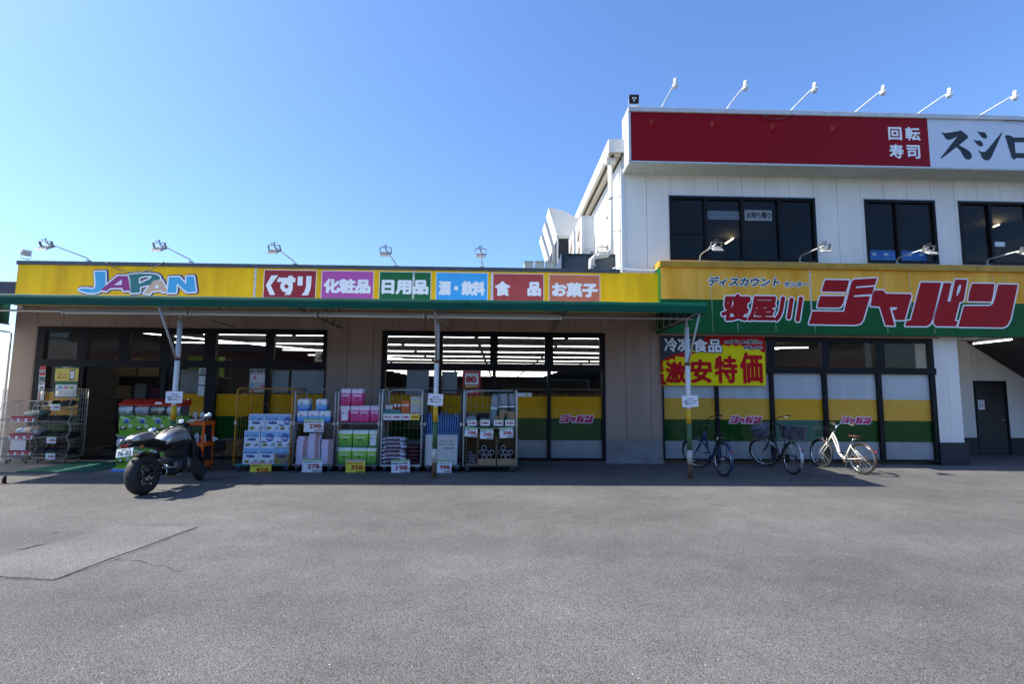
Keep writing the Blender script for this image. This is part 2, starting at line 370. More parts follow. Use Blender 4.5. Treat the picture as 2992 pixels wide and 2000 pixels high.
# ================================================================== building walls
WY = 12.3                                          # facade plane
def wall_panels(parent, x0, x1, z0, z1, openings, material, w=.606, x_start=None, y=WY, name='wall_panel', th=.03):
    xs = [x0]; x = x_start if x_start is not None else x0+w
    while x < x1-.05:
        if x > x0+.03: xs.append(x)
        x += w
    xs.append(x1); g = .005
    for a, b in zip(xs[:-1], xs[1:]):
        cuts = sorted({a, b} | {c for o in openings for c in o[:2] if a+.001 < c < b-.001})
        runs = []
        for c, d in zip(cuts[:-1], cuts[1:]):
            mid = (c+d)/2; segs = [(z0, z1)]
            for ox0, ox1, oz0, oz1 in openings:
                if ox0 < mid < ox1:
                    ns = []
                    for s0, s1 in segs:
                        if oz0 > s0: ns.append((s0, min(s1, oz0)))
                        if oz1 < s1: ns.append((max(s0, oz1), s1))
                    segs = [s for s in ns if s[1]-s[0] > .01]
            runs.append((c, d, tuple(segs)))
        merged = []
        for r_ in runs:
            if merged and merged[-1][2] == r_[2]: merged[-1] = (merged[-1][0], r_[1], r_[2])
            else: merged.append(r_)
        for c, d, segs in merged:
            for s0, s1 in segs:
                l = c+(g if abs(c-a) < 1e-6 else 0); r2 = d-(g if abs(d-b) < 1e-6 else 0)
                if r2-l > .01: MB().box(l, r2, y-th, y, s0, s1).build(name, material, parent, world=True)
def backing(parent, x0, x1, z0, z1, openings, y0, y1, material, name='wall_core'):
    """solid wall behind the panels, with real openings"""
    xs = sorted({x0, x1} | {c for o in openings for c in o[:2] if x0 < c < x1}); mb = MB()
    for c, d in zip(xs[:-1], xs[1:]):
        segs = [(z0, z1)]; mid = (c+d)/2
        for ox0, ox1, oz0, oz1 in openings:
            if ox0 < mid < ox1:
                ns = []
                for s0, s1 in segs:
                    if oz0 > s0: ns.append((s0, min(s1, oz0)))
                    if oz1 < s1: ns.append((max(s0, oz1), s1))
                segs = ns
        for s0, s1 in segs:
            if s1-s0 > .001: mb.box(c, d, y0, y1, s0, s1)
    return mb.build(name, material, parent, world=True)
def window(parent, x0, x1, z0, z1, tops, lows, tz0, tz1, name='window', y=WY, fw=.05, low_z0=None, skip_low=()):
    """frame mesh + panes; tops/lows: pane (xl,xr) lists; transom rail between tz0 and tz1"""
    mb = MB(); ya, yb = y-.055, y+.06
    zb = low_z0 if low_z0 is not None else z0+fw
    def band(panes, za, zc):
        e = x0
        for l, r_ in panes+[(x1, x1)]:
            if l-e > .002: mb.box(e, l, ya, yb, za, zc)
            e = r_
    zt = z1-(z1-tz1)*.16 if tops else z1
    if tops:
        band(tops, tz1, zt); mb.box(x0, x1, ya, yb, zt, z1)
        mb.box(x0, x1, ya-.006, yb, tz0, tz1)
    band(lows, zb, tz0 if tops else z1-fw)
    if not tops: mb.box(x0, x1, ya, yb, z1-fw, z1)
    if zb > z0+.001: mb.box(x0, x1, ya-.004, yb, z0, zb)
    fr = mb.build(name, M_FRAME, parent, world=True); o = root_loc(fr)
    for l, r_ in tops: MB().box(l-.01, r_+.01, y+.01, y+.018, tz1-.01, zt+.01).build('pane', M_GLASS, fr, world=True)
    for i, (l, r_) in enumerate(lows):
        if i in skip_low: continue
        MB().box(l-.01, r_+.01, y+.01, y+.018, zb-.01, (tz0 if tops else z1-fw)+.01).build('pane', M_GLASS, fr, world=True)
    return fr
M_FY = mat('film_yellow', (.86, .40, .003), .6, spec=.15, var=.12, vscale=2); M_FY2 = mat('film_yellow_faded', (.88, .46, .055), .6, spec=.15, var=.12, vscale=2); M_FG = mat('film_green', (.002, .075, .008), .6, spec=.15, var=.15, vscale=2)
M_FT = mat('film_teal', (.01, .14, .10), .4); M_FROST = mat('frosted_white', (.60, .62, .64), .5, var=.12, vscale=2.5, streak=True)
M_FY3 = mat('film_amber', (.86, .42, .0), .4)
def xs_px(pairs, py, Y=WY): return [(PX(a, py, Y), PX(b, py, Y)) for a, b in pairs]

# ---------------------------------------------------------------- low shop building
store = thing('shop_building', 'single storey discount shop with beige panel walls, dark glazed front and flat roof', 'building', (-3.8, WY, 0))
SX0, SX1 = PX(42, 1000, WY), 3.95
AX0, AX1 = PX(113, 1000, WY), PX(957, 1000, WY); BX0, BX1 = PX(1118, 1000, WY), PX(1766.5, 1000, WY)
ZT = 3.105; ZB = .07
opsA = [(AX0, AX1, ZB, ZT), (BX0, BX1, ZB, ZT)]
wall_panels(store, SX0, SX1, .55, 4.2, opsA, M_SIDING, x_start=PX(117, 900, WY))
backing(store, SX0, SX1, .0, 4.55, opsA, WY+.002, WY+.14, M_JOINT)
for a, b in ((SX0, AX0), (AX1, BX0), (BX1, SX1)): MB().box(a, b-.003, WY-.036, WY, 0, .545).build('plinth', M_CONC, store, world=True)
topsA = xs_px([(134, 232), (259, 352), (382, 473), (504.5, 600), (634, 778.5), (803.5, 946)], 1010)
lowsA = xs_px([(121, 236), (243, 470), (484, 601), (632, 775), (789, 947)], 1150)
tz1 = PZ(1400, 1063, WY); tz0 = PZ(1400, 1083, WY)
winA = window(store, AX0, AX1, ZB, ZT, topsA, lowsA, tz0, tz1, skip_low=(1,))
topsB = xs_px([(1132, 1271), (1294.5, 1432), (1455, 1591), (1616, 1751)], 1020)
lowsB = xs_px([(1124, 1278), (1288, 1438), (1448, 1599), (1609, 1758)], 1180)
winB = window(store, BX0, BX1, ZB, ZT, topsB, lowsB, tz0, tz1)
FZ = [PZ(1650, 1160, WY), PZ(1650, 1223.5, WY), PZ(1650, 1288, WY), PZ(1650, 1338, WY)]
def films(win, panes, cols, top_white=None):
    for i, (l, r_) in enumerate(panes):
        c = cols[i]
        if c is None: continue
        MB().box(l-.008, r_+.008, WY+.02, WY+.024, FZ[1], FZ[0]).build('window_film', c[0], win, world=True)
        MB().box(l-.008, r_+.008, WY+.02, WY+.024, FZ[2], FZ[1]-.001).build('window_film', c[1], win, world=True)
        if c[2]: MB().box(l-.008, r_+.008, WY+.02, WY+.024, FZ[3]-.05, FZ[2]-.001).build('window_film', mat('grey_kick_film', (.38, .40, .42), .6, var=.2, vscale=2.5), win, world=True)
        if top_white: MB().box(l-.008, r_+.008, WY+.02, WY+.024, FZ[0]+.001, tz0+.02).build('window_film', top_white, win, world=True)
films(winA, lowsA, [(M_FY, M_FG, None), None, (M_FY, M_FG, None), (M_FY, M_FG, None), (M_FY, M_FG, M_FROST)])
films(winB, lowsB, [(M_FY, M_FG, M_FROST)]*4)
# roof, parapet, interior shell
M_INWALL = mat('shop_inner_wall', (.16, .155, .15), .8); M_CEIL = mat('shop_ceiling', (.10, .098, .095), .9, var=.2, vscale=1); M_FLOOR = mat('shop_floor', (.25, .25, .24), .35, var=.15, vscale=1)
MB().box(SX0, SX1-.01, WY+.141, 62, 3.32, 3.4).build('ceiling', M_CEIL, store, world=True)
MB().box(SX0, SX1-.01, WY+.141, 62, 4.3, 4.5).build('roof', mat('flat_roof', (.18, .19, .19), .8), store, world=True)
MB().box(SX0, SX1-.01, WY+.141, 62, -.05, .03).build('shop_floor', M_FLOOR, store, world=True)
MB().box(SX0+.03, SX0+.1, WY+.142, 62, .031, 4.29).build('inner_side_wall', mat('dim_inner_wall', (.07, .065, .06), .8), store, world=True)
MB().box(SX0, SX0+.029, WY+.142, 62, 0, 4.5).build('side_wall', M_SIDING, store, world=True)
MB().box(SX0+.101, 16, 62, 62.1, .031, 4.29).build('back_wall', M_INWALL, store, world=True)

# ---------------------------------------------------------------- two-storey building
tower = thing('two_storey_building', 'white panelled two storey building with dark upper windows and recessed corner entrance', 'building', (9.5, WY, 0))
TX0, TX1 = 3.06, 17.5
UW = [(PX(1955, 670, WY), PX(2382, 670, WY)), (PX(2527, 680, WY), PX(2733, 680, WY)), (PX(2803, 690, WY), PX(3010, 690, WY))]
UZ1 = 1.65+(6.47-1.65)*1.025; UZ0 = 4.95
CX0, CX1 = PX(1934, 1150, WY), PX(2731, 1100, WY)
opsU = [(a, b, UZ0, UZ1) for a, b in UW]
wall_panels(tower, TX0, TX1, 4.3, 7.6, opsU, M_WHITE, w=.606, x_start=TX0+.606)
backing(tower, TX0, TX1, 4.3, 7.7, opsU, WY+.002, WY+.14, M_JOINT)
for k, ((a, b), divs) in enumerate(zip(UW, ([2061, 2168, 2277], [2621], [2893]))):
    e = [a+.06]+sum([[PX(d, 680, WY)-.035, PX(d, 680, WY)+.035] for d in divs], [])+[b-.06]
    panes = list(zip(e[0::2], e[1::2]))
    wf = window(tower, a, b, UZ0, UZ1, [], panes, 0, 0, fw=.07)
    MB().box(a-.03, b+.03, WY-.045, WY-.031, UZ1, UZ1+.03).build('lintel_trim', mat('trim_alu', (.5, .5, .49), .4, .3), tower, world=True)
    if k == 0: MB().box(panes[0][0], panes[0][1], WY-.02, WY+.008, 5.62, 5.66).build('rail', M_FRAME, wf, world=True)
# side wall towards the flat roof, lit by the sun
for i in range(22):
    y0 = WY+.0+i*.606
    MB().box(TX0-.03, TX0-.001, y0+.003, y0+.603, 4.45, 7.5).build('wall_panel', M_WHITE, tower, world=True)
MB().box(TX0, TX0+.1, WY+.141, WY+13.4, 3.4, 7.7).build('side_wall', M_JOINT, tower, world=True)
MB().box(TX0-.035, TX0+.06, WY-.045, WY+.02, 4.62, 7.28).build('corner_trim', mat('trim_white', (.72, .73, .71), .5), tower, world=True)
# upper floor shell
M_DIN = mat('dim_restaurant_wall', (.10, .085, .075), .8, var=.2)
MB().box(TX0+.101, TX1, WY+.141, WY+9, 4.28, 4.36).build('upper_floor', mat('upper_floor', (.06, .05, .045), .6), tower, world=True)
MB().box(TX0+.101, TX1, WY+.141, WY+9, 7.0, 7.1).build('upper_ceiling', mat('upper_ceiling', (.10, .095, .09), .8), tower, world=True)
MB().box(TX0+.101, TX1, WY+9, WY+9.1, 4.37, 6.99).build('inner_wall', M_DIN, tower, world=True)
MB().box(TX1, TX1+.1, WY+.15, WY+13, 0, 7.7).build('end_wall', M_WHITE, tower, world=True)
# roof with overhanging verge on the left
M_FASC = mat('fascia_white', (.74, .75, .73), .5, var=.12, vscale=3)
EX = PX(1781, 430, WY-.15); EZ1 = PZ(1781, 409, WY-.15); EZ0 = PZ(1781, 446, WY-.15)
rf = MB(); rf.box(EX, TX1+.3, WY-.15, WY+14, EZ0+.12, EZ1-.06); roof_o = rf.build('roof', mat('roof_metal', (.35, .36, .37), .5, .3), tower, world=True)
MB().box(EX-.03, EX, WY-.17, WY+5.6, EZ0, EZ1).build('verge_board', M_FASC, tower, world=True)
MB().box(EX-.03, EX, WY+5.61, WY+14, EZ0, EZ1-.02).build('verge_board', mat('verge_brown', (.12, .085, .09), .5), tower, world=True)
MB().box(EX-.03, 3.3, WY-.2, WY-.171, EZ0, EZ1).build('verge_return', M_FASC, tower, world=True)
MB().box(EX, TX0-.031, WY-.12, WY+5.6, EZ0-.02, EZ0+.1).build('verge_soffit', mat('soffit_cream', (.66, .60, .48), .6), tower, world=True)
MB().box(EX, TX0-.031, WY+5.61, WY+14, EZ0-.02, EZ0+.1).build('verge_soffit', mat('soffit_tan', (.45, .25, .12), .6), tower, world=True)
MB().box(EX+.06, EX+.12, WY-.10, WY+14, EZ0-.06, EZ0-.021).build('verge_gutter', M_BLKP, tower, world=True)
# downpipe
M_PVC = mat('cream_pvc', (.74, .72, .64), .4, var=.08)
dpx = PX(1787, 560, WY-.02)
dp = MB().tube([(dpx, WY+.1, EZ0-.05), (dpx, WY+.1, 5.35), (dpx-.02, WY+.1, 5.2), (dpx-.12, WY+.1, 5.08), (dpx-.4, WY+.1, 5.04), (dpx-.5, WY+.1, 4.95), (dpx-.52, WY+.1, 4.5)], .062, 12)
dpo = dp.build('downpipe', M_PVC, tower, world=True)
MB().bbox(dpx-.12, dpx+.12, WY+.0, WY+.2, EZ0-.16, EZ0-.045, .01).build('hopper', M_PVC, dpo, world=True)
for z in (6.6, 5.7): MB().tube([(dpx-.07, WY+.1, z), (TX0-.03, WY+.1, z)], .012, 6).build('pipe_bracket', M_STEEL, dpo, world=True)
MB().lathe([(.07, 0), (.075, .05), (.07, .1)], Matrix.Translation((dpx, WY+.1, 6.5)), 12).build('pipe_collar', M_PVC, dpo, world=True)
# ground floor right: window band
lowsC = xs_px([(1939, 2090), (2099, 2250), (2261, 2405), (2417, 2564), (2577, 2721)], 1200)
topsC = xs_px([(1953, 2087), (2107, 2237), (2261, 2397), (2420, 2553.5), (2580, 2711)], 1035)
CZ1 = 3.06
winC = window(tower, CX0, CX1, ZB, CZ1, topsC, lowsC, PZ(2300, 1092, WY), PZ(2300, 1073, WY))
MB().box(SX1+.001, CX1+.1, WY-.10, WY+.14, CZ1, 3.22).build('head_trim', M_SIDING, tower, world=True)
MB().box(SX1+.001, CX0-.001, WY-.03, WY+.14, 0, CZ1-.001).build('jamb', M_SIDING, tower, world=True)
FZ = [PZ(2300, 1166.5, WY), PZ(2300, 1228.5, WY), PZ(2300, 1291.5, WY), PZ(2300, 1341, WY)]
tz0 = PZ(2300, 1092, WY)
films(winC, lowsC, [(M_FY2, M_FG, M_FROST), (M_FY2, M_FG, M_FROST), (M_FY3, M_FT, M_FROST), (M_FY2, M_FG, M_FROST), (M_FY2, M_FG, M_FROST)], M_FROST)
# corner column and recess
KX0, KX1 = PX(2735, 1140, WY-.05), PX(2805, 1140, WY-.05); KZ = PZ(2780, 1294, WY-.05)
MB().box(KX0, (KX0+KX1)/2-.003, WY-.06, WY+.5, KZ, 3.2).build('column_panel', M_WHITE, tower, world=True)
MB().box((KX0+KX1)/2+.003, KX1, WY-.06, WY+.5, KZ, 3.2).build('column_panel', M_WHITE, tower, world=True)
MB().box(KX0+.02, KX1-.02, WY-.04, WY+.48, .0, 3.21).build('column_core', M_JOINT, tower, world=True)
M_NVP = mat('navy_plinth', (.012, .015, .024), .55, var=.4, vscale=12, bump=.3, bscale=30)
MB().bbox(KX0-.03, KX1+.08, WY-.09, WY+.52, 0, KZ-.002, .01).build('column_base', M_NVP, tower, world=True)
RY = 14.5
dX0, dX1 = PX(2852, 1200, RY), PX(2937, 1200, RY); dZ = PZ(2890, 1120, RY)
wall_panels(tower, KX1-.25, TX1, .48, 3.3, [(dX0-.06, dX1+.06, 0, dZ+.06)], M_WHITE, w=.9, y=RY)
backing(tower, KX1-.25, TX1, 0, 3.3, [(dX0-.06, dX1+.06, 0, dZ+.06)], RY+.002, RY+.1, M_JOINT)
for a, b in ((KX1-.25, dX0-.065), (dX1+.065, TX1)): MB().box(a, b, RY-.045, RY-.001, 0, .475).build('plinth', M_NVP, tower, world=True)
MB().box(KX1-.25, KX1-.15, WY+.53, RY-.05, 0, 3.24).build('recess_wall', M_FRAME, tower, world=True)
MB().box(KX0, TX1, WY-.25, RY+.1, 3.25, 3.33).build('recess_ceiling', mat('recess_ceiling', (.5, .5, .48), .8, var=.1), tower, world=True)
door = MB(); door.box(dX0, dX1, RY-.02, RY+.03, .03, dZ); door_o = door.build('door', mat('dark_door', (.010, .010, .012), .5), tower, world=True)
fr = MB(); fr.box(dX0-.06, dX0-.004, RY-.04, RY+.05, 0, dZ+.06); fr.box(dX1+.004, dX1+.06, RY-.04, RY+.05, 0, dZ+.06); fr.box(dX0-.004, dX1+.004, RY-.04, RY+.05, dZ+.004, dZ+.06)
fr.build('door_frame', M_FRAME, door_o, world=True)
hd = MB(); hd.tube([(dX1-.1, RY-.02, 1.0), (dX1-.1, RY-.07, 1.0), (dX1-.22, RY-.07, 1.0)], .011, 8); hd.build('handle', M_STEEL, door_o, world=True)
# underside of the stair climbing to the upper floor
st = MB(); a = P(2940, 1010, 13.6)
st.prism([(13.6, 12.6, 3.24), (16.8, 12.6, 1.2), (16.8, 12.6, 1.5), (14.1, 12.6, 3.24)], (0, RY-12.66, 0))
st.build('stair_underside', mat('dark_stair', (.03, .03, .032), .7), tower, world=True)
# rest of the right-hand ground floor interior
M_SKIRT = M_INWALL
MB().box(KX1-.24, KX1-.14, RY+.11, 61.9, .031, 4.25).build('shop_partition', M_INWALL, tower, world=True)
MB().box(SX1, KX1-.25, WY+.141, 61.9, 3.32, 3.4).build('ground_floor_ceiling', M_CEIL, tower, world=True)
MB().box(SX1, KX1-.25, WY+.141, 61.9, -.05, .03).build('ground_floor_slab', M_FLOOR, tower, world=True)
MB().box(TX0+.11, TX1-.01, WY+.001, WY+.13, 3.221, 4.295).build('spandrel', M_JOINT, tower, world=True)

# ================================================================== left fascia sign
LY = 12.05
M_CAT = {k: mat('category_'+k, c, .5, var=.1, vscale=5) for k, c in dict(crimson=(.32, .012, .022), mauve=(.50, .09, .36), green=(.004, .13, .03), sky=(.05, .40, .80), brick=(.44, .06, .05), coral=(.62, .17, .08)).items()}
fas = thing('fascia_sign', 'long weathered yellow fascia sign with JAPAN logo and six coloured category panels', 'sign', (-3.8, LY, 3.5))
FX0, FX1 = PX(50, 800, LY), PX(1928, 830, LY); FZT = PZ(600, 779, LY)
edges = [FX0]+[PX(x, 830, LY) for x in (277, 515, 745, 976, 1208, 1437, 1659)]+[FX1]
for a, b in zip(edges[:-1], edges[1:]): MB().box(a+.0015, b-.0015, LY, LY+.03, 3.58, FZT).build('sign_panel', M_YEL, fas, world=True)
MB().box(FX0+.01, FX1-.01, LY+.031, WY-.031, 3.6, FZT-.01).build('sign_box', M_JOINT, fas, world=True)
MB().box(FX0-.001, FX0+.009, LY+.031, WY-.031, 3.58, FZT).build('sign_return', mat('pale_return', (.72, .70, .62), .6), fas, world=True)
capx = PX(1812, 795, LY)
for i in range(6):
    a = FX0-.02+(capx-FX0+.02)*i/6; b = FX0-.02+(capx-FX0+.02)*(i+1)/6
    MB().bbox(a, b-.004, LY-.03, LY+.30, FZT-.02, FZT+.075, .006).build('sign_cap', M_CAPG, fas, world=True)
for x in (745, 1208, 1437): c = PX(x, 830, LY); MB().box(c-.024, c+.024, LY-.004, LY-.0005, 3.6, FZT-.03).build('seam_strip', M_SEAM, fas, world=True)
def cat_panel(x0, x1, ytop, key, ymid=840):
    a, b = PX(x0, ymid, LY), PX(x1, ymid, LY); zt = PZ((x0+x1)/2, ytop, LY)
    p = MB().box(a, b, LY-.003, LY-.0006, 3.62, zt).build('category_panel', M_CAT[key], fas, world=True); o = root_loc(fas)
    mb = MB()
    for q in ((a-.012, a, 3.62, zt+.012), (b, b+.012, 3.62, zt+.012), (a, b, zt, zt+.012)): mb.box(q[0], q[1], LY-.0036, LY-.0004, q[2], q[3])
    mb.build('panel_border', M_W, p, world=True); return p
def ftext(p, s, x0, x1, yt, yb, m=M_W, bold=.022, Y=LY-.006, **k):
    o = root_loc(p); xm = (yt+yb)/2
    return text('lettering', s, m, p, PX(x0, xm, Y)-o.x+bold, PX(x1, xm, Y)-o.x-bold, PZ((x0+x1)/2, yb, Y)-o.z+bold, PZ((x0+x1)/2, yt, Y)-o.z-bold, Y-o.y, bold, **k)
p1 = cat_panel(771, 922, 791, 'crimson'); p2 = cat_panel(940, 1090, 793.5, 'mauve'); p3 = cat_panel(1109, 1258, 796, 'green')
p4 = cat_panel(1275, 1424, 798.5, 'sky'); p5 = cat_panel(1441, 1588, 801.5, 'brick'); p6 = cat_panel(1605, 1752, 804.5, 'coral')
S3 = 2346/640
for k, l in enumerate(([[(708, 458), (780, 458), (700, 565), (748, 668), (690, 668), (648, 565)]], [[(990, 470), (1044, 470), (1040, 568), (986, 568)]],
        [[(1082, 465), (1137, 465), (1133, 560), (1126, 605), (1100, 672), (1030, 672), (1062, 630), (1078, 580)]],
        [[(783, 482), (965, 485), (962, 532), (765, 528)]], [[(890, 462), (938, 462), (936, 600), (890, 600)]],
        [[(868+66*math.cos(t*.3927), 577+66*math.sin(t*.3927)) for t in range(16)], [(868-22*math.cos(t*.3927), 577+22*math.sin(t*.3927)) for t in range(16)]],
        [[(880, 636), (936, 590), (930, 622), (908, 668), (845, 668), (875, 640)]])):
    traced('lettering', l, 600, 680, S3, LY-.006-.0003*k, M_W, p1)
ftext(p2, '化粧品', 945, 1083, 815, 858); ftext(p3, '日用品', 1115, 1252, 818, 861); ftext(p4, '酒・飲料', 1281, 1418, 821, 864)
ftext(p5, '食', 1446, 1491, 822, 866); ftext(p5, '品', 1541, 1581, 824, 866); ftext(p6, 'お菓子', 1612, 1747, 826, 869)
# JAPAN logo
SJ = 2346/420
JP = [('sky', [[(432, 140), (600, 132), (605, 330), (560, 420), (490, 470), (420, 485), (300, 480), (200, 450), (165, 425), (200, 412), (300, 410), (400, 420), (435, 400), (445, 330)]]),
      ('mauve', [[(800, 205), (965, 205), (1010, 445), (895, 450), (880, 400), (680, 405), (620, 455), (525, 435)], [(870, 262), (745, 355), (868, 350)]]),
      ('teal', [[(975, 190), (1150, 170), (1350, 170), (1450, 190), (1495, 225), (1490, 265), (1440, 275), (1390, 280), (1330, 345), (1165, 388), (1165, 478), (1015, 482), (1005, 250)], [(1150, 235), (1150, 335), (1330, 255), (1365, 215), (1340, 205), (1230, 210)]]),
      ('tan', [[(1385, 283), (1530, 280), (1610, 460), (1535, 470), (1510, 438), (1355, 460), (1330, 500), (1228, 490)], [(1450, 335), (1395, 405), (1478, 400)]]),
      ('sky', [[(1640, 228), (1810, 222), (1920, 345), (1925, 215), (2045, 212), (2080, 465), (1930, 470), (1770, 325), (1755, 480), (1615, 482)]])]
JC = dict(sky=mat('logo_blue', (.06, .38, .66), .5), mauve=mat('logo_plum', (.30, .03, .20), .5), teal=mat('logo_teal', (.03, .17, .17), .5), tan=mat('logo_tan', (.62, .42, .30), .5))
for k, (c, l) in enumerate(JP):
    traced('logo_shadow', l, 200, 770, SJ, LY-.004-.0002*k, M_NAVY, fas, .058, (.016, 0.0))
    traced('logo_outline', l, 200, 770, SJ, LY-.0065-.0002*k, M_W, fas, .034)
for k, (c, l) in enumerate(JP): traced('logo_letter', l, 200, 770, SJ, LY-.0095-.0002*k, JC[c], fas)
# cables drooping over the sign
M_CABLE = mat('cable', (.03, .03, .032), .6)
def droop(a, b, sag, n=14): return [a.lerp(b, t/n)-Vector((0, 0, sag*4*(t/n)*(1-t/n))) for t in range(n+1)]
tag(MB().tube(droop(P(305, 764, LY-.05), P(480, 766, LY-.05), .26), .011, 6).build('power_cable', M_CABLE), 'black cable drooping across the yellow sign above the JAPAN logo', 'cable')

# ================================================================== right shop sign (yellow over green)
QY = 11.93
shop = thing('shop_sign', 'wide yellow and green shop sign with giant red katakana lettering', 'sign', (9.5, QY, 3.1))
QX0, QX1 = PX(1930, 860, QY), 17.5; QT = PZ(2400, 785, QY); QM = PZ(2400, 880, QY); QB = PZ(2400, 978.5, QY)
sq = [QX0]+[QX0+(PX(2370, 860, QY)-QX0)*t for t in (.25, .5, .75, 1)]
while sq[-1] < QX1-.6: sq.append(sq[-1]+.9)
sq[-1] = QX1
for a, b in zip(sq[:-1], sq[1:]):
    MB().box(a+.001, b-.001, QY, QY+.03, QM, QT).build('yellow_board', M_YEL2, shop, world=True)
    MB().box(a+.001, b-.001, QY, QY+.03, QB, QM-.001).build('green_board', M_GRN, shop, world=True)
MB().box(QX0+.01, QX1, QY+.031, WY-.032, QB+.01, QT).build('sign_box', M_JOINT, shop, world=True)
MB().box(QX0-.012, QX0-.001, QY-.01, WY-.04, QB, QT+.1).build('sign_return', M_GRN, shop, world=True)
CAPZ = PZ(2400, 769, QY-.06)
for a, b in zip([QX0-.03, 6.2, 8.9, 11.6, 14.3], [6.196, 8.896, 11.596, 14.296, QX1]): MB().bbox(a, b, QY-.07, WY-.03, QT-.03, CAPZ, .008).build('sign_cap', M_YCAP, shop, world=True)
MB().box(PX(2369, 860, QY)-.02, PX(2369, 860, QY)+.014, QY-.004, QY-.0005, QM-.35, QT-.04).build('seam_strip', M_SEAM, shop, world=True)
M_TEAR = mat('torn_film_edge', (.55, .52, .46), .7)
for px_, y0, y1 in ((2077, 800, 985), (2152, 800, 850), (2223, 805, 850), (2264, 800, 840), (2045, 820, 850), (2155, 945, 970), (2265, 930, 972), (2380, 950, 975), (2583, 800, 850), (2655, 800, 860), (2593, 958, 975), (2730, 960, 975), (2900, 805, 830), (2932, 805, 830), (2660, 870, 905)):
    mb = MB(); x = PX(px_, y0, QY); pts = []
    z0, z1 = PZ(px_, y0, QY), PZ(px_, y1, QY)
    for i in range(7): t = i/6; w = .009*random.uniform(.3, 1.1)*(1-t*.6); xx = x+random.uniform(-.004, .004)+t*.01; pts.append((xx-w, xx+w, z0+(z1-z0)*t))
    mb.add([v for a, b, z in pts for v in ((a, QY-.0016, z), (b, QY-.0016, z))], [(2*i, 2*i+1, 2*i+3, 2*i+2) for i in range(6)]); mb.build('torn_film', M_TEAR, shop, world=True)
S9 = 2346/592
_j = lambda pts: [((x/S9+2400), (y/S9+740)) for x, y in pts]
BIG = [[_j([(45, 310), (322, 315), (305, 390), (283, 450), (5, 445), (20, 380)])],
       [[(2397, 865.5), (2469.5, 865.5), (2463.7, 887), (2457, 897), (2451, 899.5), (2387.7, 899), (2391, 883)]],
       [_j([(348, 335), (380, 305), (645, 290), (620, 370), (405, 388), (399, 405), (612, 388), (590, 475), (380, 490), (374, 507), (565, 498), (485, 770), (455, 815), (400, 832), (-146, 824), (-103, 675), (262, 678)])],
       [_j([(620, 430), (718, 432), (748, 470), (1030, 475), (1045, 492), (965, 775), (858, 778), (818, 660), (868, 655), (880, 628), (792, 628), (850, 842), (742, 838), (675, 620), (570, 615), (590, 478), (605, 470)])],
       [_j([(1150, 340), (1388, 342), (1290, 760), (1262, 820), (1220, 848), (968, 845), (985, 785), (1035, 778)])],
       [_j([(1415, 345), (1508, 345), (1460, 560), (1495, 562), (1550, 305), (1690, 308), (1650, 540), (1635, 562), (1600, 570), (1545, 785), (1580, 790), (1560, 850), (1330, 848), (1300, 815), (1310, 745)]), _j([(1600, 365), (1580, 400), (1563, 492), (1575, 495), (1605, 440), (1620, 370)])],
       [_j([(1745, 352), (2005, 356), (1985, 500), (1968, 562), (1698, 558), (1715, 450)])],
       [_j([(2050, 362), (2275, 365), (2190, 770), (2150, 840), (2100, 862), (1585, 855), (1650, 612), (1950, 612), (1985, 590), (2005, 540)])]]
for k, l in enumerate(BIG): traced('letter_outline', l, 0, 0, 1, QY-.003-.0002*k, M_W, shop, .032)
for k, l in enumerate(BIG): traced('letter', l, 0, 0, 1, QY-.006-.0002*k, M_RED, shop)
M_DKG = mat('print_dark_green', (.004, .06, .022), .5)
def qtext(s, x0, x1, yt, yb, m, bold, ol, shear=.2, Y=QY-.003):
    o = root_loc(shop); zt, zb = PZ((x0+x1)/2, yt, Y), PZ((x0+x1)/2, yb, Y); h = zt-zb
    text('lettering', s, m, shop, PX(x0, (yt+yb)/2, Y)-o.x, PX(x1, (yt+yb)/2, Y)-o.x-shear*h, zb-o.z, zt-o.z, Y-o.y, bold, shear, outline=(M_W, ol))
qtext('ディスカウント', 2068, 2280, 811, 836.5, M_DKG, .009, .018); qtext('センター', 2290, 2362, 823.5, 839, M_DKG, .006, .016)
qtext('寝屋川', 2106, 2346, 864, 937, M_RED, .026, .03)

# ================================================================== roof sign (maroon and white)
UY = 11.65
up = thing('roof_sign', 'maroon and white restaurant signboard along the top of the two storey building', 'sign', (9.5, UY, 7.2))
UX0 = PX(1843, 400, UY); UB = PZ(2300, 479.5, UY); UT = PZ(2300, 337.5, UY); UMID = PX(2714, 420, UY); UX1 = 17.6
MB().box(UX0, UMID-.001, UY, UY+.03, UB, UT).build('maroon_board', M_MAROON, up, world=True)
MB().box(UMID+.001, UX1, UY, UY+.03, UB, UT).build('white_board', mat('acrylic_white', (.62, .68, .74), .15), up, world=True)
M_ALU = mat('mill_aluminium', (.62, .62, .60), .4, .3, var=.15, vscale=5)
for a, b in ((UX0-.06, 7.9), (7.904, 12.8), (12.804, UX1)): MB().bbox(a, b, UY-.05, WY-.04, UT, UT+.115, .008).build('sign_cap', M_ALU, up, world=True)
MB().box(UX0-.055, UX0-.002, UY-.02, WY-.04, UB-.02, UT-.001).build('end_trim', M_ALU, up, world=True)
MB().box(UX0+.001, UX1, UY+.031, UY+.15, UB, UT-.001).build('sign_box', M_JOINT, up, world=True)
MB().box(UX0-.055, UX1, UY-.02, UY-.001, UB-.03, UB-.001).build('bottom_trim', M_ALU, up, world=True)
M_SOF = mat('ribbed_soffit', (.46, .49, .45), .6, var=.1)
mb = MB(); x = UX0-.05
while x < UX1:                                      # ribbed metal soffit
    mb.box(x, x+.11, UY-.015, WY-.04, UB-.055, UB-.031); mb.box(x+.11, x+.16, UY-.015, WY-.04, UB-.045, UB-.031); x += .16
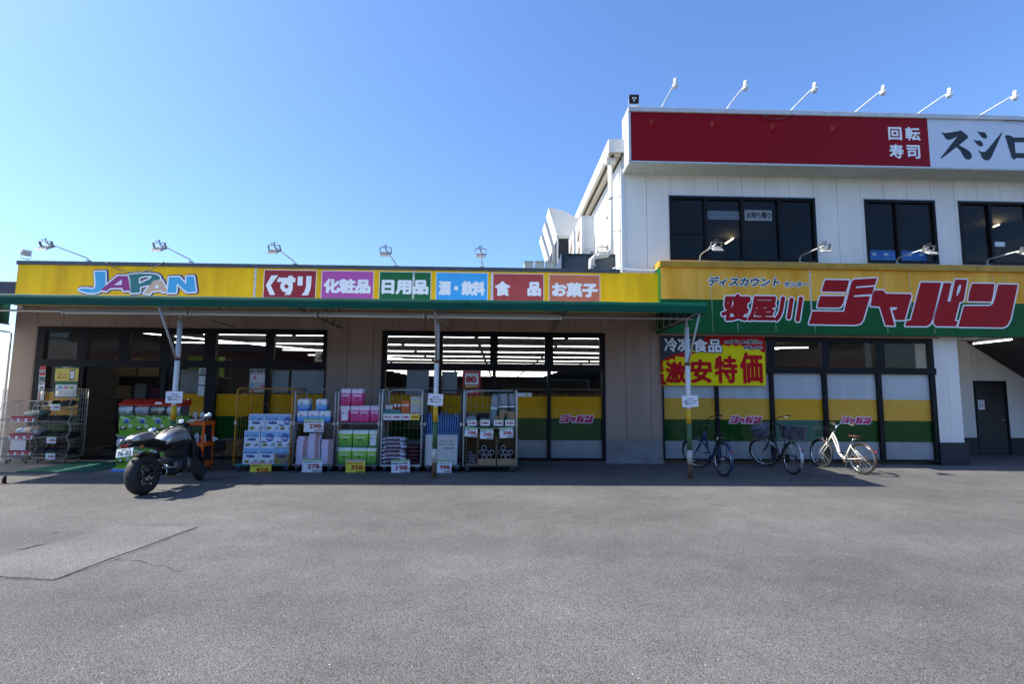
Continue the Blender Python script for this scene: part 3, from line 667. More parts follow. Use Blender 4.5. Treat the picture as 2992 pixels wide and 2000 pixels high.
mb.build('ribbed_soffit', M_SOF, up, world=True)
o = root_loc(up); S6 = 2346/412; Yt = UY-.004
def utext(s, x0, x1, yt, yb):
    a, b, c, d = [2580+x0/S6, 2580+x1/S6, 340+yt/S6, 340+yb/S6]
    text('lettering', s, M_W, up, PX(a, (c+d)/2, Yt)-o.x, PX(b, (c+d)/2, Yt)-o.x, PZ((a+b)/2, d, Yt)-o.z, PZ((a+b)/2, c, Yt)-o.z, Yt-o.y, .011)
utext('回', 95, 305, 185, 385); utext('転', 375, 612, 185, 395); utext('寿', 112, 335, 470, 690); utext('司', 402, 610, 485, 695)
for k, l in enumerate(([[(970, 258), (1030, 278), (1255, 245), (1290, 228), (1340, 262), (1415, 325), (1410, 360), (1265, 478), (1400, 550), (1450, 590), (1478, 640), (1475, 690), (1450, 712), (1415, 718), (1370, 705), (1330, 650), (1290, 570), (1225, 510), (972, 702), (960, 690), (1240, 330), (1130, 385), (1075, 390), (1040, 360)]],
        [[(1562, 242), (1620, 262), (1690, 262), (1720, 295), (1735, 340), (1725, 364), (1690, 368), (1640, 345)]],
        [[(1500, 380), (1550, 402), (1620, 400), (1652, 430), (1667, 475), (1655, 497), (1615, 498), (1570, 470)]],
        [[(1575, 558), (1640, 590), (1695, 590), (1720, 575), (1985, 253), (1985, 275), (1800, 690), (1760, 730), (1700, 728), (1650, 690), (1620, 610)]],
        [[(2030, 320), (2070, 308), (2120, 320), (2175, 350), (2640, 352), (2660, 420), (2620, 700), (2215, 690), (2200, 715), (2165, 712), (2145, 690)], [(2190, 428), (2205, 608), (2545, 615), (2560, 432)]])):
    traced('letter', l, 2580, 340, S6, UY-.004-.0003*k, M_BLK, up)
tag(MB().tube([P(2218, 331, UY-.06), P(2240, 342, UY-.06), P(2262, 349, UY-.06), P(2290, 347, UY-.06), P(2318, 334, UY-.06)], .009, 6).build('power_cable', M_CABLE), 'thin cable sagging below the cap of the maroon roof sign', 'cable')
tag(MB().tube([P(2930, 352, UY-.06), P(2960, 350, UY-.06), P(2990, 355, UY-.06), P(3010, 358, UY-.06)], .009, 6).build('power_cable', M_CABLE), 'thin cable lying on the cap above the white sign panel', 'cable')

# ================================================================== sign lamps
M_LAMPG = mat('lamp_grey', (.50, .50, .49), .4, .4); M_LED = mat('led_lens', (.75, .78, .78), .25)
def spot(label, px, py):
    b = P(px, py, UY+.1); t = thing('sign_spotlight', label, 'spotlight', b, 0, 'white spotlights along the roof sign')
    MB().box(-.04, .04, -.04, .04, -.012, .012).build('base_plate', M_PAINT, t)
    MB().tube([(0, 0, 0), (0, -.06, .03), (0, -.93, .045)], .014, 8).build('arm', M_PAINT, t)
    M_ = Matrix.Translation((0, -.97, .02)) @ Matrix.Rotation(R(10), 4, 'X') @ Matrix.Scale(.88, 4)
    h = MB().lathe([(.03, .13), (.042, .12), (.046, .02), (.05, 0), (.075, -.055), (.078, -.085), (.07, -.09)], M_, 16).build('lamp_head', M_PAINT, t)
    f = MB()
    for i in range(14):
        a = 2*math.pi*i/14; f.box(-.004, .004, .045, .072, -.05, 0, M_ @ Matrix.Rotation(a, 4, 'Z'))
    f.build('cooling_fins', M_LAMPG, h)
    MB().lathe([(.068, -.0905), (.055, -.115), (.02, -.125)], M_, 16).build('lens', M_LED, h)
for i, (px_, py_) in enumerate(((1933, 316), (2122, 322), (2309, 327), (2494, 334), (2673, 341), (2850, 348))):
    spot(['leftmost white spotlight on its arm above the maroon roof sign', 'second white spotlight from the left above the maroon sign', 'third white spotlight from the left above the maroon sign', 'fourth white spotlight from the left, left of the restaurant name', 'white spotlight above the boundary of maroon and white panels', 'rightmost white spotlight, above the white sign panel'][i], px_, py_)
def flood(label, base, out, rise, b0=.05, yaw=0.0, group='floodlights on bent arms along the shop signs'):
    """LED flood lamp on a bent arm reaching out over the sign"""
    t = thing('sign_floodlight', label, 'floodlight', base, yaw, group)
    MB().box(-.05, .05, -.03, .05, -.004, .012).build('base_plate', M_STEEL, t)
    MB().tube([(0, 0, .01), (0, -.005, b0*.6), (0, -.03, b0*.92), (0, -.09, b0*1.1), (0, -out, rise)], .014, 8).build('arm', M_STEEL, t)
    c = Vector((0, -out, rise)); M_ = Matrix.Translation(c) @ Matrix.Rotation(R(30), 4, 'X')
    b = MB(); b.box(-.125, -.117, -.03, .03, -.1, .03, M_); b.box(.117, .125, -.03, .03, -.1, .03, M_); b.box(-.125, .125, -.03, .03, .03, .038, M_); b.build('bracket', mat('galvanised_dark', (.16, .16, .16), .5, .5), t)
    h = MB(); h.bbox(-.115, .115, -.19, .11, -.112, -.090, .008, M_)
    for i in range(7): h.box(-.1+i*.031, -.092+i*.031, -.16, .09, -.091, -.072, M_)
    hd_ = h.build('lamp_head', M_LAMPG, t)
    MB().box(-.10, .10, -.175, .095, -.118, -.1125, M_).build('lens', M_LED, hd_)
    k = MB(); k.tube([M_ @ Vector(p) for p in ((0, 0, .03), (.03, .02, .10), (-.03, .05, .07), (-.02, .07, .0), (0, .05, -.06))], .007, 5); k.tube([M_ @ Vector(p) for p in ((-.05, 0, .035), (-.06, 0, .08), (.02, -.02, .07))], .006, 5); k.build('cable_loop', M_CABLE, t)
names = ['floodlight on bent arm above the plain left end of the yellow sign', 'floodlight on bent arm above the JAPAN logo', 'floodlight on bent arm just right of the JAPAN logo', 'floodlight on bent arm above the green category panel', 'floodlight on short upright arm above the brick red category panel']
for n_, (px_, py_) in zip(names, ((258, 760), (558, 764), (862, 770), (1157, 776), (1409, 779))): flood(n_, P(px_, py_+2, LY+.03), 1.15, .09)
flood('floodlight on bent arm beside the grey steel beam', P(1736, 776, LY+.1), 1.05, .12, .2)
for n_, (px_, py_) in zip(('leftmost floodlight over the yellow and green sign', 'second floodlight over the yellow and green sign', 'third floodlight over the yellow and green sign, below blue crates', 'floodlight over the right end of the yellow and green sign'), ((2045, 763), (2337, 767), (2621, 772), (2885, 776))): flood(n_, P(px_, py_, QY+.02), .95, .14, .13)
# square floods
def square_flood(label, c, face, m_body, sc=1.0, tilt=20):
    t = thing('square_floodlight', label, 'floodlight', c, face)
    M_ = Matrix.Translation((0, 0, .24)) @ Matrix.Rotation(R(tilt), 4, 'X')
    MB().box(-.12, .12, -.06, .06, 0, .012).build('base_plate', M_ALU, t)
    b = MB(); b.box(-.165, -.153, -.02, .02, .012, .26); b.box(.153, .165, -.02, .02, .012, .26); b.box(-.165, .165, -.02, .02, .012, .024); b.build('bracket', M_ALU, t)
    h = MB(); h.bbox(-.15, .15, -.05, .03, -.13, .13, .012, M_)
    for i in range(6): h.box(-.12, .12, .03, .07, -.10+i*.04, -.09+i*.04, M_)
    ho = h.build('lamp_head', m_body, t); MB().box(-.13, .13, -.056, -.051, -.11, .11, M_).build('lens', mat('dark_lens', (.02, .02, .024), .2), ho)
    l = MB()
    for x, z in ((-.04, .03), (.04, .03), (0, -.04)): l.lathe([(.032, 0), (.024, .012), (.001, .014)], M_ @ Matrix.Translation((x, -.057, z)) @ Matrix.Rotation(R(90), 4, 'X'), 10)
    l.build('led_array', M_LED, ho); t.scale = (sc, sc, sc)
square_flood('black square floodlight at the left end of the roof sign', P(1852, 311, UY+.2), 0, M_BLKP, .78)
square_flood('white square floodlight at the far left end of the yellow sign', P(74, 757, LY+.15), R(-115), M_PAINT, .62, tilt=-40)

# ================================================================== awning
AY, AX_L, AX_R, AZ0, AZ1 = 9.45, -11.5, 3.93, 3.172, 3.37
awn = thing('shop_awning', 'long green canvas awning on three painted steel posts in front of the shop', 'awning', (-3.9, 10.15, 0))
def stain_mat():
    m = mat('awning_valance', (.002, .085, .052), .6, var=.18, vscale=2.2, spec=.2); nt = m.node_tree; b = nt.nodes['Principled BSDF']
    src = b.inputs['Base Color'].links[0].from_socket; g = nt.nodes.new('ShaderNodeNewGeometry'); L = nt.links
    mp = nt.nodes.new('ShaderNodeMapping'); mp.inputs['Scale'].default_value = (30, 1, 5); L.new(g.outputs['Position'], mp.inputs[0])
    n1 = nt.nodes.new('ShaderNodeTexNoise'); n1.inputs['Scale'].default_value = 1.0; n1.inputs['Detail'].default_value = 5; n1.inputs['Roughness'].default_value = .7; L.new(mp.outputs[0], n1.inputs['Vector'])
    n2 = nt.nodes.new('ShaderNodeTexNoise'); n2.inputs['Scale'].default_value = 1.3; L.new(g.outputs['Position'], n2.inputs['Vector'])
    mu = nt.nodes.new('ShaderNodeMath'); mu.operation = 'MULTIPLY'; L.new(n1.outputs['Fac'], mu.inputs[0]); L.new(n2.outputs['Fac'], mu.inputs[1])
    rp = nt.nodes.new('ShaderNodeValToRGB'); rp.color_ramp.elements[0].position = .375; rp.color_ramp.elements[1].position = .40; L.new(mu.outputs[0], rp.inputs[0])
    mx = nt.nodes.new('ShaderNodeMix'); mx.data_type = 'RGBA'; L.new(rp.outputs[0], mx.inputs[0]); L.new(src, mx.inputs[6]); mx.inputs[7].default_value = (.004, .012, .010, 1); L.new(mx.outputs[2], b.inputs['Base Color'])
    return m
M_VAL = stain_mat()
# valance: softly uneven canvas band with a rolled top edge
mb = MB(); N = 90; prof = [(0.0, AZ0), (-.003, AZ0+.05), (-.004, AZ0+.12), (-.002, AZ1-.006), (.004, AZ1), (.03, AZ1+.002)]
vs = []
for i in range(N+1):
    x = AX_L+(AX_R-AX_L)*i/N; w = .004*math.sin(i*.9)+.003*math.sin(i*2.3+1)
    vs += [(x, AY+dy+w*.4, z+w*(.8 if z > AZ0+.01 else .4)) for dy, z in prof]
k_ = len(prof); mb.add(vs, [(i*k_+j, (i+1)*k_+j, (i+1)*k_+j+1, i*k_+j+1) for i in range(N) for j in range(k_-1)], True); mb.build('valance', M_VAL, awn, world=True)
BZ = 3.62
mb = MB(); mb.add([(AX_L, AY+.04, AZ1), (AX_R, AY+.04, AZ1), (AX_R, LY-.02, BZ), (AX_L, LY-.02, BZ), (AX_L, AY+.04, AZ1-.012), (AX_R, AY+.04, AZ1-.012), (AX_R, LY-.02, BZ-.012), (AX_L, LY-.02, BZ-.012)], [(0, 1, 2, 3), (4, 7, 6, 5), (0, 3, 7, 4), (1, 5, 6, 2), (0, 4, 5, 1), (2, 6, 7, 3)]); mb.build('canvas_top', mat('bleached_canvas', (.42, .45, .42), .8, var=.3, vscale=2), awn, world=True)  # faded top sheet, kept pale also to bounce neutral light onto the sign
lin = MB(); lin.add([(AX_L+.02, AY+.05, AZ1-.03), (AX_R-.02, AY+.05, AZ1-.03), (AX_R-.02, LY-.03, BZ-.03), (AX_L+.02, LY-.03, BZ-.03)], [(0, 1, 2, 3)]); lin.build('added_underside', mat('underside_shade', (.004, .03, .022), .8), awn, world=True)  # added dark sheet below the pale top, standing in for the underside's shade
for x in (AX_L, AX_R-.012): MB().prism([(x, AY+.01, AZ0), (x, WY-.05, 3.14), (x, WY-.05, BZ+.02), (x, AY+.01, AZ1)], (.012, 0, 0)).build('end_flap', M_AWN, awn, world=True)
PXs = [PX(505, 1240, 10.15), PX(1272, 1240, 10.15), PX(2013, 1240, 10.15)]
M_GREY = mat('old_grey_paint', (.46, .46, .45), .5, var=.2, vscale=15); M_BROWNRUST = mat('rusty_paint', (.38, .33, .28), .7, var=.5, vscale=25, col2=(.16, .08, .04))
mb = MB(); mb.tube([(AX_L, AY+.05, AZ0+.03), (AX_R, AY+.05, AZ0+.03)], .02, 8); mb.tube([(AX_L, AY+.05, AZ1-.03), (AX_R, AY+.05, AZ1-.03)], .016, 8); mb.build('front_rail', M_GREY, awn, world=True)
MB().tube([(AX_L, 10.15, 3.17), (AX_R, 10.15, 3.17)], .022, 8).build('post_beam', M_GREY, awn, world=True)
M_TRUSS = mat('truss_dark', (.05, .055, .055), .5)
for x in [AX_L+.05]+[(PXs[0]+PXs[1])/2, (PXs[1]+PXs[2])/2, AX_R-.05]+PXs:
    mb = MB(); lo = lambda y: 3.185-(y-AY)*.012; hi = lambda y: AZ1-.03+(y-AY)*(BZ-AZ1)/(LY-AY)
    mb.tube([(x, AY+.06, lo(AY)), (x, WY-.06, lo(WY))], .014, 6); mb.tube([(x, AY+.06, hi(AY)), (x, LY-.03, hi(LY))], .014, 6)
    ys = [AY+.3+.45*i for i in range(6)]
    for i, y in enumerate(ys):
        mb.tube([(x, y, lo(y)), (x, y, hi(y))], .008, 5)
        if i: mb.tube([(x, ys[i-1], lo(y)), (x, y, hi(y))], .007, 5)
    mb.build('truss', M_GREY if x in PXs else M_TRUSS, awn, world=True)
for k, x in enumerate(PXs):
    zt = [3.02, 3.02, 3.0][k]
    po = MB().tube([(x, 10.15, .0), (x, 10.15, zt)], .047, 16).build('post', M_PAINT, awn, world=True)
    MB().tube([(x, 10.15, zt), (x, 10.15, 3.18)], .024, 10).build('post_head', M_GREY, po, world=True)
    zz = [1.36, 1.07, .55, .29, .0]
    for (a, b), m_ in zip(zip(zz[:-1], zz[1:]), (mat('band_yellow', (.72, .42, .01), .55, var=.3, vscale=30), mat('band_green', (.004, .12, .03), .55, var=.5, vscale=35, col2=(.10, .13, .08)), mat('band_white', (.66, .66, .63), .6, var=.4, vscale=40, col2=(.25, .16, .10)), M_RUST)):
        MB().tube([(x, 10.15, b+.001), (x, 10.15, a)], .0485 if m_ is not M_RUST else .0495, 16).build('paint_band', m_, po, world=True)
    MB().lathe([(.075, 0), (.075, .008), (.05, .014)], Matrix.Translation((x, 10.15, .001)), 16).build('base_flange', M_RUST, po, world=True)
    br = MB().tube([(x, 10.1, 2.27), (x+(.02 if k else -.02), AY+.07, 3.17)], .021, 10).build('brace', M_BROWNRUST if k == 1 else M_GREY, awn, world=True)
    MB().lathe([(.055, -.03), (.055, .03)], Matrix.Translation((x, 10.15, 2.25)), 14).build('brace_clamp', M_RUST, br, world=True)
# batten lights under the awning
for n_, (a, b) in enumerate(((186, 548), (558, 926), (936, 1240), (1250, 1640))):
    p, q = P(a, 899+n_*4, 9.8), P(b, 901+n_*4, 9.8); L_ = q.x-p.x; zc = 3.10
    t = thing('batten_light', ['unlit white strip light under the awning below the JAPAN logo', 'unlit strip light under the awning left of its first joint', 'unlit strip light under the awning, middle of the shop front', 'unlit strip light under the awning left of the beige wall'][n_], 'strip light', (p.x, 9.8, zc))
    MB().bbox(0, L_, -.06, .06, .0, .05, .008).build('housing', M_PAINT, t); MB().prism([(0.01, -.10, .0), (.01, -.055, .04), (.01, .055, .04), (.01, .10, .0), (.01, .05, .012), (.01, -.05, .012)], (L_-.02, 0, 0)).build('reflector', M_PAINT, t)
    MB().tube([(.05, -.03, -.022), (L_-.05, -.03, -.022)], .013, 8).build('tube', mat('unlit_tube', (.75, .76, .74), .3), t)
    MB().box(.0, .03, -.05, .05, -.04, .001).box(L_-.03, L_, -.05, .05, -.04, .001).build('end_socket', M_PAINT, t)
    mb = MB()
    for f in (.12, .88): mb.tube([(L_*f, 0, .05), (L_*f, 0, .22)], .006, 5)
    mb.build('hanger', M_GREY, t)
# notices tied to the posts
for k, (x0, x1, y0, y1, ry) in enumerate(((485, 532, 1145, 1178, 0), (1251, 1294, 1152, 1185, 4), (1993, 2040, 1157, 1190, -3))):
    c = P((x0+x1)/2, (y0+y1)/2, 10.09); w = (x1-x0)/147*.5; h = (y1-y0)/147*.5
    t = thing('paper_notice', ['white paper notice on the awning post behind the motorcycle', 'white paper notice on the middle awning post before blue panels', 'white paper notice on the awning post beside the sale banner'][k], 'notice', c); t.rotation_euler = (0, R(ry), 0)
    MB().box(-w, w, -.002, .002, -h, h).build('sheet', M_PAPER, t)
    for i, (s, f) in enumerate((('こちらは', .42), ('駐輪スペースでは', .78), ('御座いません。', .66))):
        text('lettering', s, M_BLK, t, -w*f, w*f, h*(.28-.4*i), h*(.52-.4*i), -.0028, .0014)
    MB().box(-.02, .02, .003, .09, h*.55, h*.62).build('tie', M_BLKP, t)

# ================================================================== vinyl curtain at the left end
VX = SX0-.08
vc = thing('vinyl_curtain', 'hazy clear vinyl curtain hanging at the left end of the awning', 'curtain', (-11.6, 11.2, 0))
mb = MB(); NY, NZ = 60, 6; vs = []
for j in range(NZ+1):
    for i in range(NY+1):
        y = 10.25+i*(12.24-10.25)/NY; z = .25+j*(2.92-.25)/NZ
        vs.append((VX+.035*math.sin(y*21+z*.4)+.015*math.sin(y*47+1)+.02*math.sin(z*2), y, z))
mb.add(vs, [(j*(NY+1)+i, j*(NY+1)+i+1, (j+1)*(NY+1)+i+1, (j+1)*(NY+1)+i) for j in range(NZ) for i in range(NY)], True)
mb.build('sheet', sheet_mat('hazy_vinyl', (.82, .85, .88), .55, .1), vc, world=True)
MB().tube([(VX, 10.2, 2.97), (VX, 12.25, 2.97)], .018, 8).build('rail', M_STEEL, vc, world=True)
MB().tube([(VX+.035, 12.25, .1), (VX+.035, 12.25, 2.95)], .02, 8).build('edge_channel', mat('cream_channel', (.66, .62, .48), .5), vc, world=True)
mb = MB()
for i in range(12): mb.lathe([(.014, -.006), (.014, .006)], Matrix.Translation((VX+.06, 12.24, .3+i*.22)) @ Matrix.Rotation(R(90), 4, 'Y'), 8)
mb.build('eyelets', M_STEEL, vc, world=True)
mb = MB()
for i in range(14): mb.ring((VX, 10.3+i*.14, 2.955), (0, 1, 0), .028, .004, 10, 5)
mb.build('hooks', M_STEEL, vc, world=True)

# ================================================================== roll cages and goods
M_ORG = mat('orange_cage_paint', (.60, .26, .015), .5, var=.4, vscale=25, col2=(.34, .12, .02)); M_DECKT = mat('teal_deck', (.03, .20, .19), .6); M_DECKG = mat('grey_deck', (.16, .17, .18), .6)
M_CAGE = mat('zinc_cage', (.38, .39, .39), .45, .6, var=.3, vscale=30); M_CAGEW = mat('white_cage', (.62, .62, .60), .45, .2, var=.2, vscale=30); M_CAGEN = mat('dark_cage', (.05, .055, .07), .45, .3)
M_CAST = mat('blue_rubber', (.02, .03, .09), .6)
CY = 10.80
def cage(label, px0, px1, frame, deck, shelf_px=None, h=1.69, depth=.66, rungs=9, cross=(.55, 1.1)):
    x0, x1 = PX(px0, 1300, CY), PX(px1, 1300, CY); w = x1-x0; t = thing('roll_cage', label, 'roll cage', ((x0+x1)/2, CY+depth/2, 0), 0, 'roll cages of goods along the shop front')
    hw, hd = w/2, depth/2; dz = .145
    mb = MB().bbox(-hw+.02, hw-.02, -hd+.01, hd-.01, dz-.03, dz, .006)
    mb.build('deck', deck, t)
    r_ = .017
    for s in (-1, 1):
        x = s*(hw-.018); mb = MB()
        arc = [(x, -hd+.018, dz-.03), (x, -hd+.018, h-.09), (x, -hd+.04, h-.03), (x, -hd+.10, h), (x, hd-.10, h), (x, hd-.04, h-.03), (x, hd-.018, h-.09), (x, hd-.018, dz-.03)]
        mb.tube(arc, r_, 8)
        for z in cross: mb.tube([(x, -hd+.018, z), (x, hd-.018, z)], .008, 6)
        so = mb.build('side_frame', frame, t); wm = MB()
        for i in range(1, 6): y = -hd+i*depth/6; wm.tube([(x, y, dz), (x, y, h-.01)], .0035, 4)
        wm.build('side_wires', frame, so)
    mb = MB(); y = hd-.018
    mb.tube([(-hw+.03, y, dz-.03), (-hw+.03, y, h-.08), (-hw+.06, y, h-.02), (-hw+.12, y, h), (hw-.12, y, h), (hw-.06, y, h-.02), (hw-.03, y, h-.08), (hw-.03, y, dz-.03)], r_*.9, 8)
    for z in cross: mb.tube([(-hw+.03, y, z), (hw-.03, y, z)], .008, 6)
    bo = mb.build('back_frame', frame, t); wm = MB()
    for i in range(1, rungs): x = -hw+i*w/rungs; wm.tube([(x, y, dz), (x, y, h-.01)], .0032, 4)
    for z in (.4, .85, 1.35): wm.tube([(-hw+.03, y+.004, z), (hw-.03, y+.004, z)], .0032, 4)
    wm.build('back_wires', frame, bo)
    if shelf_px:
        z = PZ((px0+px1)/2, shelf_px, CY+.02); so = MB().bbox(-hw+.03, hw-.03, -hd+.02, hd-.03, z-.03, z, .005).build('shelf', deck, t); t['shelf_z'] = z
    for sx in (-1, 1):
        for sy in (-1, 1):
            cx, cy = sx*(hw-.1), sy*(hd-.09)
            mb = MB().box(cx-.045, cx+.045, cy-.04, cy+.04, dz-.042, dz-.031); mb.box(cx-.03, cx-.022, cy-.03, cy+.035, .055, dz-.042); mb.box(cx+.022, cx+.03, cy-.03, cy+.035, .055, dz-.042)
            co = mb.build('caster', M_STEEL, t); MB().lathe([(.058, -.018), (.062, -.012), (.062, .012), (.058, .018)], Matrix.Translation((cx, cy+.01, .062)) @ Matrix.Rotation(R(90), 4, 'Y'), 16).build('wheel', M_CAST, co)
    mb = MB().bbox(-hw+.0, -hw+.045, -hd-.012, -hd+.02, .95, 1.02, .004); mb.bbox(hw-.045, hw, -hd-.012, -hd+.02, .95, 1.02, .004); mb.build('latch', M_STEEL, t)
    return t, x0, x1
c1, *_ = cage('orange painted roll cage holding blue and white water cartons', 681, 850, M_ORG, M_DECKT, None)
c2, *_ = cage('grey roll cage of kitchen towel packs above tissue boxes', 853, 977, M_CAGE, M_DECKG, 1236)
c3, *_ = cage('grey roll cage of pink and green toilet roll packs', 981, 1107, M_CAGE, M_DECKG, 1236)
c4, *_ = cage('whitish roll cage with soil bags below a shelf of small goods', 1110, 1233, M_CAGEW, M_CAGEW, 1209)
c5, *_ = cage('dark roll cage holding a white carton of blue panels', 1236, 1349, M_CAGEN, M_DECKG, None)
c6, *_ = cage('wide silver roll cage with rolled netting in cardboard bins', 1351, 1512, M_CAGEW, mat('green_shelf', (.02, .06, .05), .5), 1245)

# --- water cartons
M_CW = mat('carton_white', (.74, .80, .88), .55); M_CB = mat('carton_sky', (.28, .52, .80), .55, var=.15, vscale=20); M_CNB = mat('carton_navy', (.02, .05, .22), .55); M_COL = mat('carton_olive', (.30, .27, .05), .55, var=.5, vscale=60); M_CBLUE = mat('carton_blue', (.08, .14, .45), .55)
DB = .145
def carton(kind):
    t = thing('water_carton', '', 'carton'); w, d, h = .316, .27, .338; body = M_CW if kind != 'brown' else M_CARD
    MB().bbox(-w/2, w/2, 0, d, 0, h, .004).build('box', body, t); y = -.0012
    pr = MB().add([(-w*.46, y, h*.62), (w*.46, y, h*.62), (w*.46, y, h*.95), (-w*.46, y, h*.95)], [(0, 1, 2, 3)])
    pr.build('printed_sky', M_CB, t)
    if kind == 'no1':
        MB().add([(.03+.085*math.cos(a*.3), y-.001, h*.60+.085*math.sin(a*.3)) for a in range(21)], [tuple(range(21))]).build('round_seal', M_CBLUE, t)
        text('lettering', 'No.1', M_CW, t, -.03, .10, h*.50, h*.62, y-.003, .004)
        text('lettering', '天然水', M_CNB, t, -.14, -.03, h*.28, h*.38, y-.002, .002)
        pts = [(-.13, .03), (-.10, .075), (-.05, .08), (-.01, .06), (-.02, .03), (-.08, .02)]
    else:
        text('lettering', '天然水', M_CNB, t, -.085, .085, h*.40, h*.56, y-.002, .004)
        text('lettering', 'おいしい自然の', M_CNB, t, -.12, .12, h*.66, h*.74, y-.002, .0012)
        pts = [(-.13, .03), (-.12, .065), (-.08, .085), (-.03, .075), (-.02, .035), (-.08, .02)]
    MB().add([(a, y-.001, b) for a, b in pts], [tuple(range(6))]).build('printed_fruit', M_COL, t)
    MB().add([(.05, y-.001, .03), (.14, y-.001, .03), (.14, y-.001, .055), (.05, y-.001, .055)], [(0, 1, 2, 3)]).build('printed_stripe', M_CBLUE, t)
    MB().add([(.085, y-.001, .065), (.135, y-.001, .065), (.135, y-.001, .09), (.085, y-.001, .09)], [(0, 1, 2, 3)]).build('printed_emblem', M_COL, t)
    return t
proto = {}
rows = [('plain', 709, 0, 'bottom left'), ('plain', 755, 0, 'bottom middle'), ('brown', 800, 0, 'bottom right'), ('plain', 710, 1, 'middle row left'), ('no1', 758, 1, 'centre'), ('no1', 803, 1, 'middle row right'), ('plain', 720, 2, 'top left'), ('plain', 766, 2, 'top middle'), ('no1', 808, 2, 'top right')]
for kind, px_, r_, where in rows:
    desc = {'plain': 'white and sky blue water carton', 'no1': 'water carton with round blue No.1 seal', 'brown': 'plain brown water carton'}[kind]
    lab = f'{desc}, {where} in the orange cage'
    x = PX(px_, 1330, CY+.04)+.158; loc = (x, CY+.045+(.05 if where == 'top middle' else random.uniform(0, .012)), DB+.001+r_*.3395)
    if kind in proto: t = dup(proto[kind], loc, R(random.uniform(-1.2, 1.2)), lab, 'water cartons in the orange cage')
    else:
        t = carton(kind); proto[kind] = t; t.location = loc; t['label'] = lab; t['group'] = 'water cartons in the orange cage'
# --- packs of paper rolls
def pack(w, d, h, top, m_body, m_top, word, m_word, n_roll=3, extra=None):
    t = thing('paper_roll_pack', '', 'toilet rolls'); b = min(.022, w*.12)
    MB().bbox(-w/2, w/2, 0, d, 0, h-top, b).build('wrapped_body', m_body, t)
    mb = MB().bbox(-w/2+.002, w/2-.002, .002, d-.002, h-top-.02, h-.012, .014)
    for i in range(n_roll):
        for j in range(2): mb.lathe([(w/n_roll*.46, 0), (w/n_roll*.44, .018), (w/n_roll*.3, .024)], Matrix.Translation((-w/2+w/n_roll*(i+.5), d*.27+j*d*.46, h-.022)), 14)
    mb.build('roll_tops', m_top, t)
    if word: text('lettering', word, m_word, t, -w*(.36 if len(word) > 1 else .22), w*(.36 if len(word) > 1 else .02), h*.54, h*.66, -.0015, .0016)
    if word == 'Oasis': MB().add([(w*.14*math.cos(a*.45), -.0015, h*.43+h*.03*math.sin(a*.45)) for a in range(14)], [tuple(range(14))]).build('printed_oval', M_BLK, t)
    if extra: extra(t, w, h)
    return t
def grad_mat(name, lo, hi, z0, z1, dots):
    """printed colour fade on the wrapper, with pale petals"""
    m = bpy.data.materials.new(name); m.use_nodes = True; nt = m.node_tree; b = nt.nodes['Principled BSDF']; b.inputs['Roughness'].default_value = .3; L = nt.links
    tc = nt.nodes.new('ShaderNodeTexCoord'); sp = nt.nodes.new('ShaderNodeSeparateXYZ'); L.new(tc.outputs['Object'], sp.inputs[0])
    mr = nt.nodes.new('ShaderNodeMapRange'); mr.inputs[1].default_value = z0; mr.inputs[2].default_value = z1; L.new(sp.outputs[2], mr.inputs[0])
    rp = nt.nodes.new('ShaderNodeValToRGB'); rp.color_ramp.elements[0].color = (*lo, 1); rp.color_ramp.elements[1].color = (*hi, 1); L.new(mr.outputs[0], rp.inputs[0])
    vo = nt.nodes.new('ShaderNodeTexVoronoi'); vo.inputs['Scale'].default_value = 28; L.new(tc.outputs['Object'], vo.inputs['Vector'])
    r2 = nt.nodes.new('ShaderNodeValToRGB'); r2.color_ramp.elements[0].position = .12; r2.color_ramp.elements[0].color = (.5, .5, .5, 1); r2.color_ramp.elements[1].position = .3; r2.color_ramp.elements[1].color = (0, 0, 0, 1); L.new(vo.outputs['Distance'], r2.inputs[0])
    mx = nt.nodes.new('ShaderNodeMix'); mx.data_type = 'RGBA'; L.new(r2.outputs[0], mx.inputs[0]); L.new(rp.outputs[0], mx.inputs[6]); mx.inputs[7].default_value = (*dots, 1); L.new(mx.outputs[2], b.inputs['Base Color'])
    MATS[name] = m; return m
M_PINK = grad_mat('pink_wrapper', (.55, .01, .11), (.80, .14, .46), 0, .3, (.9, .5, .7)); M_PTOP = mat('pink_white_wrap', (.82, .72, .80), .35)
M_GRW = grad_mat('green_wrapper', (.01, .26, .07), (.30, .62, .02), 0, .28, (.65, .85, .5)); M_GTOP = mat('green_white_wrap', (.80, .86, .74), .35)
M_TWL = grad_mat('blue_wrapper', (.01, .16, .62), (.30, .62, .84), 0, .14, (.8, .9, .95)); M_TTOP = mat('towel_white_wrap', (.82, .84, .86), .35)
M_LILAC = mat('lilac_white', (.85, .82, .88), .5)
def paperlabel(t, w, h):
    MB().box(-w*.3, w*.36, -.004, -.0015, h*.12, h*.72).build('printed_label', M_PAPER, t); text('lettering', '12ロール', M_BLK, t, -w*.22, w*.28, h*.5, h*.58, -.0055, .001)
def place_packs(key, label_base, specs, w, h, top, mb_, mt_, word, mw, grp, nroll=3):
    for px0, px1, z, where, ex, yo in specs:
        ww = (px1-px0)/138.5*.985
        t = pack(ww, .24, h, top, mb_, mt_, word if not ex else None, mw, nroll, paperlabel if ex else None)
        t.location = (PX((px0+px1)/2, 1250, CY+.03), CY+.045+yo, z); t.rotation_euler = (0, 0, R(random.uniform(-2, 2))); t['label'] = f'{label_base} {where}'; t['group'] = grp
sz3 = c3['shelf_z']+.001; sz2 = c2['shelf_z']+.001
